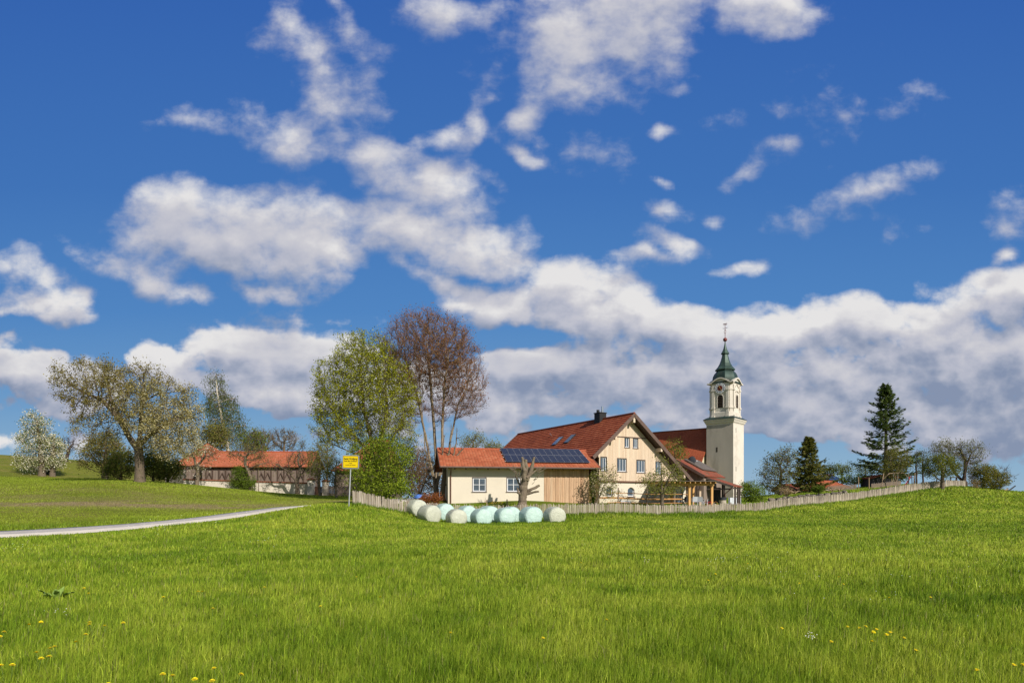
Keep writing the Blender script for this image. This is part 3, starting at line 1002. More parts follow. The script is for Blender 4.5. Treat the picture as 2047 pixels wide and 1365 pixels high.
def farmhouse():
    fr = Frame(ground(1196.5, 59.0), R(30))
    r = empty('farmhouse', fr.o, fr.a, 'large farmhouse with pale larch gable, cream ground floor and long red tiled roof', 'house')
    ov = 0.85                                        # roof stands out in front of the gable
    ax, az = fr.hit(1268.5, 826.5, -ov)
    lx, lz = fr.hit(1187.5, 911.5, -ov)
    rx, rz = fr.hit(1383, 959.5, -ov)
    sl, sr = (az - lz) / (ax - lx), (az - rz) / (rx - ax)
    W1 = fr.hit(1352, 1000)[0]                       # right end of the plaster wall
    under = 0.34
    def top(x):
        return (az - (ax - x) * sl if x < ax else az - (x - ax) * sr) - under
    zband = fr.hit(1245, 961.5)[1]
    wl = 0.12
    # windows
    def rect(a, b, c, d):
        xa, zt = fr.hit(a, c)
        xb, zb = fr.hit(b, d)
        return (xa, xb, zb, zt)
    up = [rect(1248.8, 1257.6, 874.3, 894.2), rect(1265.6, 1274.6, 876.2, 895.6)]
    mid = [rect(1200.5, 1212, 913.4, 940.6), rect(1233.8, 1251.5, 916.2, 942.4), rect(1272.4, 1289, 919.3, 944.4), rect(1310.2, 1321, 922.3, 946.8)]
    arch = [rect(1212.5, 1226, 972.4, 991.6), rect(1255.3, 1268.8, 973.6, 991.6), rect(1296.8, 1309.6, 974.8, 992.2)]
    # a glazed terrace door under the pergola, right end of the ground floor
    door = rect(1338, 1366, 977, 1004)
    XR = fr.hit(1384, 1000)[0]
    pl = MB()
    holes = arch + [(door[0], door[1], -0.2, door[3])]
    columns(pl, wl, XR - 0.9, -0.5, lambda x: zband, holes, 0.04, 0.4)
    for (a, b, z0, z1) in arch:
        pts = arch_pts(a, b, z0, z1, 0.24)
        half = len(pts) // 2
        pl.prism([(a, z1 + 0.002), (a, pts[0][1])] + pts[1:half + 1] + [(pts[half][0], z1 + 0.002)], 0.041, 0.38)
        pl.prism([(pts[half][0], z1 + 0.002)] + pts[half:] + [(b, z1 + 0.002)], 0.041, 0.38)
    depth = 0.0
    # ridge length from its far end
    yr, _ = fr.hitx(1035.5, 868.0, ax)
    pl.box(wl, wl + 0.3, 0.4, yr - 1.0, -0.5, zband)
    pl.box(XR - 1.2, XR - 0.9, 0.4, yr - 1.0, -0.5, zband)
    pl.build('wall', M['cream'], r)
    MB().box(wl - 0.015, XR - 2.6, 0.0, 0.039, -0.5, 0.42).build('plinth', M['cream_base'], r)
    # boards
    bd = MB()
    x = wl - 0.06
    xe = rx - 0.35
    pit = 0.16
    xc_low, _ = fr.hit(1233, 871.5)
    zst = fr.hit(1262, 874.0)[1]                     # shelf line under the gable peak
    xs_ = []
    hs = up + mid
    i = 0
    while x < xe:
        x2 = min(x + pit, xe)
        t_ = min(top(x), top(x2))
        if t_ > zband + 0.15:
            cuts = sorted([(h[2], h[3]) for h in hs if h[0] - 0.02 < x2 and h[1] + 0.02 > x])
            # clip the boards at window edges
            segs = [(x, x2)]
            for h in hs:
                ns = []
                for (p, q) in segs:
                    for c_ in (h[0], h[1]):
                        pass
                    ns.append((p, q))
                segs = ns
            edges = sorted(set([x, x2] + [e for h in hs for e in (h[0], h[1]) if x < e < x2]))
            for p, q in zip(edges[:-1], edges[1:]):
                columns(bd, p, q, zband + 0.02, top, [h for h in hs if h[0] < (p + q) / 2 < h[1]], -0.02, 0.03)
            covered = any(h[0] - 0.03 < x2 and h[1] + 0.03 > x2 - 0.03 for h in hs)
            if not covered:
                bd.box(x2 - 0.028, x2 + 0.028, -0.045, -0.0205, zband + 0.02, min(top(x2 - 0.03), top(x2 + 0.03)) - 0.01)
            else:
                z = zband + 0.02
                for (za, zb) in sorted([(h[2] - 0.06, h[3] + 0.06) for h in hs if h[0] - 0.08 < x2 < h[1] + 0.08]):
                    if za > z:
                        bd.box(x2 - 0.028, x2 + 0.028, -0.045, -0.0205, z, za)
                    z = zb
                tt = min(top(x2 - 0.03), top(x2 + 0.03)) - 0.01
                if tt > z:
                    bd.box(x2 - 0.028, x2 + 0.028, -0.045, -0.0205, z, tt)
        x += pit
        i += 1
    bd.build('board_cladding', M['larch_pale'], r)
    dk = MB()
    dk.box(wl - 0.1, xe, 0.05, 0.35, zband, zband + 0.01)
    core = MB()                                      # structural wall behind the boards
    columns(core, wl, xe - 0.3, zband + 0.03, lambda x: top(x) - 0.05, hs, 0.031, 0.33, breaks=[ax])
    core.build('gable_wall', M['old_wood'], r)
    MB().box(wl - 0.08, xe - 0.05, -0.10, 0.03, zband - 0.12, zband + 0.015).build('weather_board', M['pipe'], r)
    xa_ = ax - (az - under - zst) / sl
    xb_ = ax + (az - under - zst) / sr
    MB().box(xa_ + 0.05, xb_ - 0.05, -0.085, -0.046, zst - 0.05, zst + 0.03).build('gable_ledge', M['verge'], r)
    for (a, b, z0, z1) in up:
        window(r, a, b, z0, z1, -0.02, (1, 0), 0.12, 0.07)
    for k, (a, b, z0, z1) in enumerate(mid):
        window(r, a, b, z0, z1, -0.02, (2 if k in (1, 2) else 1, 0), 0.12, 0.07)
    for (a, b, z0, z1) in arch:
        pts = arch_pts(a, b, z0, z1, 0.24)
        f = MB()
        inner = arch_pts(a + 0.07, b - 0.07, z0, z1 - 0.07, 0.22)
        n = len(pts)
        poly_o = [(a, z0)] + pts + [(b, z0)]
        poly_i = [(a + 0.07, z0 + 0.07)] + inner + [(b - 0.07, z0 + 0.07)]
        m_ = len(poly_o)
        for q in range(m_):
            q2 = (q + 1) % m_
            o1, o2, i1, i2 = poly_o[q], poly_o[q2], poly_i[q], poly_i[q2]
            vs = [(o1[0], .19, o1[1]), (o2[0], .19, o2[1]), (i2[0], .19, i2[1]), (i1[0], .19, i1[1]), (o1[0], .26, o1[1]), (o2[0], .26, o2[1]), (i2[0], .26, i2[1]), (i1[0], .26, i1[1])]
            f.add(vs, [(0, 1, 2, 3), (4, 7, 6, 5), (3, 2, 6, 7), (0, 4, 5, 1)])
        w_ = f.build('window', M['white'], r)
        MB().prism([(p[0], p[1]) for p in poly_i], 0.21, 0.23).build('pane', M['glass'], w_)
        MB().box(a - 0.08, b + 0.08, -0.06, 0.2, z0 - 0.07, z0 - 0.002).build('sill', M['sill'], w_)
    dr = MB()
    for k in range(4):
        xx = door[0] + (door[1] - door[0] - 0.08) * k / 3
        dr.box(xx, xx + 0.08, 0.16, 0.24, 0.0, door[3])
    dr.box(door[0] + .08, door[1] - .08, 0.165, 0.235, door[3] - 0.09, door[3] - 0.002)
    d_ = dr.build('terrace_door', M['grey_metal'], r)
    MB().box(door[0] + 0.05, door[1] - 0.05, 0.19, 0.21, 0.05, door[3] - 0.05).build('pane', M['glass_blue'], d_)
    # roof
    rf = MB()
    ly = -ov
    yre = yr - 0.0
    zl_e, zr_e = lz, rz
    tiled_slope(rf, (lx, yre, lz), (lx, ly, lz), (ax, ly, az), (ax, yre, az), 0.345, 0.045)
    tiled_slope(rf, (rx, ly, rz), (rx, yre, rz), (ax, yre, az), (ax, ly, az), 0.345, 0.045)
    ro = rf.build('roof', M['tile_red'], r)
    MB().tube([(ax, ly, az + 0.03), (ax, yre, az + 0.03)], 0.12, 8).build('ridge', M['ridge2'], ro)
    for yy in (ly - 0.04, yre + 0.04):
        MB().beam((lx - 0.1, yy, lz - 0.14), (ax, yy, az - 0.12), 0.06, 0.34).build('verge_board', M['verge'], ro)
        MB().beam((ax, yy, az - 0.12), (rx + 0.1, yy, rz - 0.14), 0.06, 0.34).build('verge_board', M['verge'], ro)
    sf = MB()                                         # soffit boards
    for (xA, zA) in ((lx + .05, lz), (rx - .05, rz)):
        sf.beam((xA, ly + ov / 2, zA - 0.19), (ax, ly + ov / 2, az - 0.19), ov - 0.1, 0.03, up=(0, 0, 1))
    sf.build('soffit', M['dark_wood'], ro)
    for t in (0.0, 0.53, 1.0):
        if t > 0:
            for (xA, zA) in ((lx, lz), (rx, rz)):
                x_ = ax + (xA - ax) * t * 0.87
                z_ = az + (zA - az) * t * 0.87
                MB().box(x_ - 0.11, x_ + 0.11, -ov + 0.02, -0.05, z_ - 0.62, z_ - 0.26).build('purlin', M['larch_pale'], ro)
        else:
            MB().box(ax - 0.11, ax + 0.11, -ov + 0.02, -0.05, az - 0.85, az - 0.32).build('purlin', M['larch_pale'], ro)
    # roof windows and chimney on the left slope
    sl_n = Vector((-sl, 0, 1)).normalized()
    def onl(px, py):
        """point of the left roof slope behind a photo point"""
        rr = Vector(((px - CX) / F, 1.0, (HZ - py) / F))
        n_w = fr.d * sl_n.x + Vector((0, 0, sl_n.z))
        p0 = fr.world(ax, 0, az)
        t = (p0 - fr.cam).dot(n_w) / rr.dot(n_w)
        w_ = fr.cam + rr * t - fr.o
        return Vector((w_.dot(fr.d), w_.dot(fr.n), w_.z))
    dn = Vector((-1, 0, -sl)).normalized()
    for (pa, pb, light) in (((1119, 877), (1111, 887.5), True), ((1146, 871.5), (1133, 884), False)):
        a, b = onl(*pa), onl(*pb)
        c = (a + b) / 2
        fm = MB()
        hw, hl = 0.42, 0.72
        ey = Vector((0, 1, 0))
        c0 = [c + ey * i * hw + dn * j * hl for i, j in ((-1, -1), (1, -1), (1, 1), (-1, 1))]
        lo = [p + sl_n * -0.02 for p in c0]
        hi = [p + sl_n * 0.11 for p in c0]
        fm.add(lo + hi, [(4, 5, 6, 7), (0, 1, 5, 4), (1, 2, 6, 5), (2, 3, 7, 6), (3, 0, 4, 7)])
        o_ = fm.build('roof_window', M['black'], r)
        gi = [c + ey * i * (hw - 0.08) + dn * j * (hl - 0.08) + sl_n * 0.118 for i, j in ((-1, -1), (1, -1), (1, 1), (-1, 1))]
        MB().add(gi + [p - sl_n * 0.02 for p in gi], [(0, 1, 2, 3), (4, 7, 6, 5), (0, 4, 5, 1), (1, 5, 6, 2), (2, 6, 7, 3), (3, 7, 4, 0)]).build('pane', M['glass_sky' if light else 'glass'], o_)
    yc, zc = fr.hitx(1199.5, 838.5, ax - 0.1)
    ch = MB().box(ax - 0.5, ax + 0.35, yc - 0.45, yc + 0.45, az - 0.9, az + 0.62).box(ax - 0.56, ax + 0.41, yc - 0.51, yc + 0.51, az + 0.62, az + 0.70)
    co = ch.build('chimney', M['black'], r)
    MB().tube([(ax - 0.25, yc + 0.15, az + 0.7), (ax - 0.25, yc + 0.15, az + 1.0)], 0.16, 10).build('chimney_cap', M['black'], co)
    MB().tube([(ax + 0.05, yc - 0.2, az + 0.7), (ax + 0.05, yc - 0.2, az + 1.35)], 0.12, 10).build('flue', M['steel'], co)
    pv, zv = onl(1103, 871.5), 0
    MB().tube([pv - sl_n * 0.05, pv + sl_n * 0.35], 0.06, 8).build('vent_pipe', M['steel'], r)
    # small wall things
    return fr


M['glass_blue'] = mat('blue_glass', (0.09, 0.14, 0.22), 0.08, 0.5, 1.2, spec=0.9)
M['glass_sky'] = mat('bright_glass', (0.30, 0.36, 0.42), 0.06, 0.3, 1.2, spec=1.0, metallic=0.6)
M['ridge2'] = mat('dark_ridge_tiles', (0.20, 0.055, 0.035), 0.8, 0.25, 6)


def sq_ring(cx, cy, z, a, cut=0.0, b=None):
    b = a if b is None else b
    c = min(cut, a * 0.9)
    if c <= 0:
        return [Vector((cx - a, cy - b, z)), Vector((cx + a, cy - b, z)), Vector((cx + a, cy + b, z)), Vector((cx - a, cy + b, z))]
    return [Vector((cx + x, cy + y, z)) for x, y in ((-a + c, -b), (a - c, -b), (a, -b + c), (a, b - c), (a - c, b), (-a + c, b), (-a, b - c), (-a, -b + c))]


def church():
    """tower and nave; axes: x along the nave towards the tower's front-right face, y away from the viewer"""
    A = R(-41.0)
    Yc = 112.0
    pc = ground(1449.5, Yc)
    pc.z = 1.2
    fr = Frame(pc, A)
    r = empty('church', fr.o, fr.a, 'baroque village church with tall pale tower, green copper dome and steep red nave roof', 'church')
    a = 2.42
    def zz(py, Y=Yc):
        return ZC + (HZ - py) / F * Y - pc.z
    hwz = 0.0660                                      # metres of half side per photo pixel of half width
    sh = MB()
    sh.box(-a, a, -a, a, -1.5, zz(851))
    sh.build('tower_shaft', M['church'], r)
    pf = MB()                                         # lighter skin: sunlight on the right side put into the plaster colour
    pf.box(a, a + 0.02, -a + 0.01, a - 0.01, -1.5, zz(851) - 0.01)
    pf.build('sunlit_face_tone', M['church_pale'], r)
    # slit windows
    for (px, py, side) in ((1433, 898.5, 0), (1471.0, 860, 1), (1471.0, 937, 1), (1475.0, 992, 1)):
        if side == 0:
            x, z = fr.hit(px, py, -a)
            MB().box(x - 0.13, x + 0.13, -a - 0.02, -a + 0.2, z - 0.42, z + 0.42).build('slit_window', M['louvre'], r)
        else:
            y, z = fr.hitx(px, py, a)
            MB().box(a - 0.1, a + 0.035, y - 0.08, y + 0.08, z - 0.42, z + 0.42).build('slit_window', M['louvre'], r)
    co = MB()
    rings = []
    for (py, hw) in ((851.5, 36.6), (849, 37.5), (847.5, 39.5), (845, 40.5), (842.5, 42.5), (840.6, 43)):
        rings.append(sq_ring(0, 0, zz(py), hw * hwz))
    co.loft(rings)
    co.build('cornice', M['church_pale'], r)
    sk = MB().loft([sq_ring(0, 0, zz(840.5), 43.6 * hwz), sq_ring(0, 0, zz(839.8), 43.6 * hwz), sq_ring(0, 0, zz(835.5), 35 * hwz)])
    sk.build('skirt_roof', M['copper'], r)
    # belfry with cut corners
    hb = 31.5 * hwz
    cut = 0.62
    z0, z1 = zz(836.5), zz(770)
    bf = MB()
    bf.loft([sq_ring(0, 0, z0, hb + 0.12, cut), sq_ring(0, 0, z0 + 0.9, hb + 0.12, cut), sq_ring(0, 0, z0 + 1.0, hb, cut), sq_ring(0, 0, z1, hb, cut)])
    belf = bf.build('belfry', M['church_pale'], r)
    # pilasters beside each corner, on the four faces, with capitals and bases
    pi = MB()
    for k in range(4):
        Mz = Matrix.Rotation(math.pi / 2 * k, 4, 'Z')
        for s in (-1, 1):
            xc = s * (hb - cut - 0.16)
            pi.box(xc - 0.24, xc + 0.24, -hb - 0.14, -hb + 0.05, z0 + 0.2, z1 - 0.25, Mz)
            pi.box(xc - 0.30, xc + 0.30, -hb - 0.22, -hb + 0.05, z1 - 1.25, z1 - 0.95, Mz)
            pi.box(xc - 0.30, xc + 0.30, -hb - 0.24, -hb + 0.05, z0 + 1.55, z0 + 1.85, Mz)
            pi.box(xc - 0.32, xc + 0.32, -hb - 0.26, -hb + 0.05, z0 + 0.02, z0 + 0.35, Mz)
        Mc = Matrix.Rotation(math.pi / 2 * k + math.pi / 4, 4, 'Z')
        dc = (hb - cut / 2) * math.sqrt(2)
        pi.box(-0.26, 0.26, -dc - 0.12, -dc + 0.05, z0 + 0.1, z1 - 0.3, Mc)
        pi.box(-0.33, 0.33, -dc - 0.22, -dc + 0.05, z1 - 1.2, z1 - 0.92, Mc)
        pi.box(-0.33, 0.33, -dc - 0.22, -dc + 0.05, z0 + 1.5, z0 + 1.8, Mc)
    pi.build('pilaster', M['church_pale'], belf)
    # arched sound openings
    for k in range(4):
        Mz = Matrix.Rotation(math.pi / 2 * k, 4, 'Z')
        ow, zo0, zo1 = 0.50, zz(817.5), zz(792)
        pts = [(-ow, zo0), (ow, zo0)] + [(ow * math.cos(t), zo1 - ow + ow * math.sin(t)) for t in [math.pi * i / 10 for i in range(11)]]
        m_ = MB()
        m_.prism(pts, -hb - 0.03, -hb + 0.12)
        m_.v = [tuple(Mz @ Vector(v)) for v in m_.v]
        o_ = m_.build('sound_opening', M['louvre'], belf)
        s_ = MB()
        for i in range(7):
            z = zo0 + 0.2 + i * 0.27
            s_.box(-ow + 0.03, ow - 0.03, -hb - 0.09, -hb - 0.035, z, z + 0.05, Mz)
        s_.build('slat', M['dark_wood'], o_)
        fm = MB()
        out = [(-ow - 0.1, zo0)] + [(-(ow + 0.1) * math.cos(t), zo1 - ow + (ow + 0.1) * math.sin(t)) for t in [math.pi * i / 10 for i in range(11)]] + [(ow + 0.1, zo0)]
        inn = [(-ow, zo0)] + [(-ow * math.cos(t), zo1 - ow + ow * math.sin(t)) for t in [math.pi * i / 10 for i in range(11)]] + [(ow, zo0)]
        for q in range(len(out) - 1):
            vs = [(p[0], y_, p[1]) for y_ in (-hb - 0.11, -hb + 0.02) for p in (out[q], out[q + 1], inn[q + 1], inn[q])]
            fm.add([Mz @ Vector(v) for v in vs], [(0, 1, 2, 3), (4, 7, 6, 5), (0, 4, 5, 1), (3, 2, 6, 7)])
        fm.build('surround', M['church_pale'], o_)
    # clocks, on the faces towards the viewer
    zc = zz(779.0)
    for k in (0, 1, 3):
        Mz = Matrix.Rotation(math.pi / 2 * k, 4, 'Z')
        if k == 1:
            # stucco panel instead of a dial on the right face
            st = MB()
            for s in (-1, 1):
                st.beam(Mz @ Vector((s * 0.75, -hb - 0.04, zc + 0.15)), Mz @ Vector((0.0, -hb - 0.04, zc + 0.75)), 0.12, 0.10)
                st.beam(Mz @ Vector((s * 0.75, -hb - 0.04, zc - 0.75)), Mz @ Vector((0.0, -hb - 0.04, zc - 0.45)), 0.12, 0.10)
            st.build('stucco_moulding', M['church'], belf)
            continue
        rad = 0.94
        def disc(rr, y0, y1, name, mt, par, n=36):
            m_ = MB()
            m_.prism([(rr * math.cos(2 * math.pi * i / n), zc + rr * math.sin(2 * math.pi * i / n)) for i in range(n)], y0, y1)
            m_.v = [tuple(Mz @ Vector(v)) for v in m_.v]
            return m_.build(name, mt, par)
        dial = disc(rad, -hb - 0.20, -hb + 0.02, 'clock_dial', M['clock'], belf)
        disc(rad * 0.50, -hb - 0.215, -hb - 0.201, 'dial_centre', M['clock_red'], dial)
        nu = MB()
        strokes = {12: 'XII', 1: 'I', 2: 'II', 3: 'III', 4: 'IIII', 5: 'V', 6: 'VI', 7: 'VII', 8: 'VIII', 9: 'IX', 10: 'X', 11: 'XI'}
        for h, rom in strokes.items():
            ang = math.pi / 2 - 2 * math.pi * h / 12
            adv = {'I': 0.05, 'V': 0.10, 'X': 0.10}
            tw = sum(adv[c] for c in rom)
            u = -tw / 2
            rr = rad * 0.76
            er = Vector((math.cos(ang), 0, math.sin(ang)))
            et = Vector((math.sin(ang), 0, -math.cos(ang)))
            def P(uu, vv):
                return Mz @ (er * (rr + vv) + et * uu + Vector((0, -hb - 0.206, zc)))
            H = 0.13
            fwd = Mz @ Vector((0, -1, 0))
            for ch in rom:
                w_ = adv[ch]
                if ch == 'I':
                    nu.beam(P(u + w_ / 2, -H), P(u + w_ / 2, H), 0.032, 0.008, up=fwd)
                elif ch == 'V':
                    nu.beam(P(u + 0.01, H), P(u + w_ / 2, -H), 0.030, 0.008, up=fwd)
                    nu.beam(P(u + w_ - 0.01, H), P(u + w_ / 2, -H), 0.030, 0.008, up=fwd)
                else:
                    nu.beam(P(u + 0.01, H), P(u + w_ - 0.01, -H), 0.030, 0.008, up=fwd)
                    nu.beam(P(u + w_ - 0.01, H), P(u + 0.01, -H), 0.030, 0.008, up=fwd)
                u += w_
        nu.build('numerals', M['numeral'], dial)
        hd = MB()
        fwd = Mz @ Vector((0, -1, 0))
        for ang, ln, wd in ((R(90 + 26), 0.52, 0.10), (R(-58), 0.66, 0.06)):
            p0 = Mz @ Vector((-0.12 * math.cos(ang), -hb - 0.24, zc - 0.12 * math.sin(ang)))
            p1 = Mz @ Vector((ln * math.cos(ang), -hb - 0.24, zc + ln * math.sin(ang)))
            hd.beam(p0, p1, wd, 0.02, up=fwd)
        hd.build('clock_hands', M['gold'], dial)
    # wavy cornice: rises over the clock on every face
    wc = MB()
    for k in range(4):
        Mz = Matrix.Rotation(math.pi / 2 * k, 4, 'Z')
        n = 16
        e = hb + 0.22
        prof = []
        for i in range(n + 1):
            t = -1 + 2 * i / n
            h = 0.85 * max(0, math.cos(t * math.pi * 0.62)) ** 1.3
            prof.append((t * e, z1 + 0.02 + h))
        for (x0, zA), (x1, zB) in zip(prof[:-1], prof[1:]):
            vs = [(x0, -hb - 0.30, zA - 0.02), (x1, -hb - 0.30, zB - 0.02), (x1, -hb - 0.30, zB + 0.20), (x0, -hb - 0.30, zA + 0.20),
                  (x0, -hb + 0.5, zA - 0.02), (x1, -hb + 0.5, zB - 0.02), (x1, -hb + 0.5, zB + 0.20), (x0, -hb + 0.5, zA + 0.20)]
            wc.add([Mz @ Vector(v) for v in vs], [(0, 1, 2, 3), (4, 7, 6, 5), (0, 4, 5, 1), (3, 2, 6, 7)])
        # tympanum under the wave
        vs = [(p[0] * 0.93, -hb - 0.02, p[1]) for p in prof] + [(p[0] * 0.93, -hb + 0.45, p[1]) for p in prof]
        m_ = len(prof)
        wc.add([Mz @ Vector(v) for v in [(-e * .93, -hb - .02, z1 - .1)] + vs[:m_] + [(e * .93, -hb - .02, z1 - .1)]], [tuple(range(m_ + 2))])
    wc.build('wave_cornice', M['church_pale'], belf)
    # helm
    dm = MB()
    prof = [(768.5, 35.0, .2), (767, 34.5, .2), (765, 31.5, .25), (762.5, 30.8, .3), (758, 30.6, .3), (752, 29.2, .3), (747, 26.0, .3), (744, 22.4, .3), (742, 20.4, .3), (740.5, 19.8, .3)]
    dm.loft([sq_ring(0, 0, zz(py), hw * hwz, hw * hwz * c * 2) for py, hw, c in prof])
    dome = dm.build('helm', M['copper'], r)
    d2 = MB()
    prof = [(741.2, 23.6, .3), (739.0, 24.2, .3), (737.5, 22.4, .3), (733, 17.6, .3), (727, 13.4, .3), (720, 10.2, .3), (713, 8.0, .3), (710, 7.4, .3), (708.5, 7.3, .3), (708, 9.8, .3), (706.8, 10.1, .3), (704.5, 8.4, .3), (699, 5.0, .3), (692, 2.6, .3), (686, 1.4, .3), (681, 0.9, .3)]
    d2.loft([sq_ring(0, 0, zz(py), hw * hwz, hw * hwz * c * 2) for py, hw, c in prof])
    d2.build('lantern_spire', M['copper_light'], r)
    # dome panels of paler green on the right side
    bl = MB()
    n = 10
    rings = []
    rb = 0.36
    for i in range(n + 1):
        t = math.pi * i / n
        rr = rb * math.sin(t) + 1e-3
        rings.append([Vector((rr * math.cos(2 * math.pi * j / 12), rr * math.sin(2 * math.pi * j / 12), zz(679) - rb * math.cos(t))) for j in range(12)])
    bl.loft(rings)
    bl.build('spire_ball', M['ball'], r, smooth=True)
    cr = MB()
    cr.tube([(0, 0, zz(679)), (0, 0, zz(647))], [0.06, 0.035], 6)
    for z, w_ in ((zz(650), 0.30), (zz(656), 0.42)):
        cr.beam((-w_, 0, z), (w_, 0, z), 0.06, 0.05)
    cr.beam((-0.35, 0, zz(647.5)), (0.35, 0, zz(647.5)), 0.08, 0.12)
    for s in (-1, 1):
        cr.tube([(0, 0, zz(668)), (s * 0.22, 0, zz(664)), (s * 0.1, 0, zz(660)), (0, 0, zz(658))], 0.022, 5)
    cr.build('spire_cross', M['ball'], r)
    # nave: ridge along -x, behind and to the left of the tower
    # front gable just behind the tower's left face plane
    xg = a - 1.6
    yr = 1.2
    _, zr = fr.hit(1413, 856.5, yr)
    nlen = 34.0
    xv, zv = fr.hit(1393.5, 921, -4.6)
    # left roof plane: from the ridge (y=yr) down to the eave (y=ye)
    xs = fr.hit(1413, 860, yr)[0]
    ye = -6.6
    tan_ = math.tan(R(52))
    ze = zr - (yr - ye) * tan_
    xg = fr.hit(1417.5, 875, yr - (zr - zz(875, 108)) / tan_)[0]
    rf = MB()
    tiled_slope(rf, (xg - nlen, ye, ze), (xg, ye, ze), (xg, yr, zr), (xg - nlen, yr, zr), 0.30, 0.03)
    tiled_slope(rf, (xg, 2 * yr - ye, ze), (xg - nlen, 2 * yr - ye, ze), (xg - nlen, yr, zr), (xg, yr, zr), 0.30, 0.03)
    ro = rf.build('nave_roof', M['tile_church'], r)
    MB().tube([(xg - nlen, yr, zr + 0.03), (xg - 0.05, yr, zr + 0.03)], 0.13, 8).build('ridge', M['ridge2'], ro)
    nv = MB()
    gx = xg - 0.25
    yw = ye + 0.9
    wt = ze + 0.9 * tan_ - 0.15
    vs = [(x, y, z) for x in (gx, gx - 0.5) for (y, z) in ((yw, -1.5), (2 * yr - yw, -1.5), (2 * yr - yw, wt), (yr, zr - 0.25), (yw, wt))]
    nv.add(vs, [(0, 1, 2, 3, 4), (9, 8, 7, 6, 5), (0, 4, 9, 5), (1, 0, 5, 6), (2, 1, 6, 7), (3, 2, 7, 8), (4, 3, 8, 9)])
    nv.box(gx - nlen + 0.6, gx - 0.5, yw, yw + 0.5, -1.5, wt)
    nv.box(gx - nlen + 0.6, gx - 0.5, 2 * yr - yw - 0.5, 2 * yr - yw, -1.5, wt)
    nv.build('nave_wall', M['nave_wall'], r)
    return fr


def hip_house(name, label, cat, px0, px1, pye, pyr, Y, ang, depth, hipl, hipr, tile, wallm, wall_base=-0.5, ov=0.6):
    """house with a hipped or gabled roof given by photo rows of eave and ridge"""
    fr = Frame(ground((px0 + px1) / 2, Y), R(ang))
    r = empty(name, fr.o, fr.a, label, cat)
    x0, ze = fr.hit(px0, pye, 0)
    x1, ze2 = fr.hit(px1, pye, 0)
    ze = (ze + ze2) / 2
    zr = fr.hit((px0 + px1) / 2, pyr, depth / 2)[1]
    rf = MB()
    a, b = Vector((x0, 0, ze)), Vector((x1, 0, ze))
    c, d = Vector((x1 - hipr, depth / 2, zr)), Vector((x0 + hipl, depth / 2, zr))
    a2, b2 = Vector((x0, depth, ze)), Vector((x1, depth, ze))
    tiled_slope(rf, a, b, c, d, 0.3, 0.03)
    tiled_slope(rf, b2, a2, d, c, 0.3, 0.03)
    if hipl > 0.3:
        tiled_slope(rf, a2, a, d, d, 0.3, 0.03)
    if hipr > 0.3:
        tiled_slope(rf, b, b2, c, c, 0.3, 0.03)
    ro = rf.build('roof', tile, r)
    rm = MB().tube([d + Vector((0, 0, .03)), c + Vector((0, 0, .03))], 0.12, 8)
    if hipl > .3:
        rm.tube([a, d], 0.10, 6)
    if hipr > .3:
        rm.tube([b, c], 0.10, 6)
    rm.build('ridge', M['ridge'], ro)
    w = MB()
    w.box(x0 + ov, x1 - ov, ov, depth - ov, wall_base, ze + 0.05)
    if hipl <= .3 or hipr <= .3:
        for x in ([x0 + ov] if hipl <= .3 else []) + ([x1 - ov - 0.2] if hipr <= .3 else []):
            w.add([(x, ov, ze), (x, depth - ov, ze), (x, depth / 2, zr - 0.4), (x + .2, ov, ze), (x + .2, depth - ov, ze), (x + .2, depth / 2, zr - 0.4)], [(0, 1, 2), (3, 5, 4), (0, 3, 4, 1), (1, 4, 5, 2), (2, 5, 3, 0)])
    w.build('wall', wallm, r)
    return fr, r, (x0, x1, ze, zr)


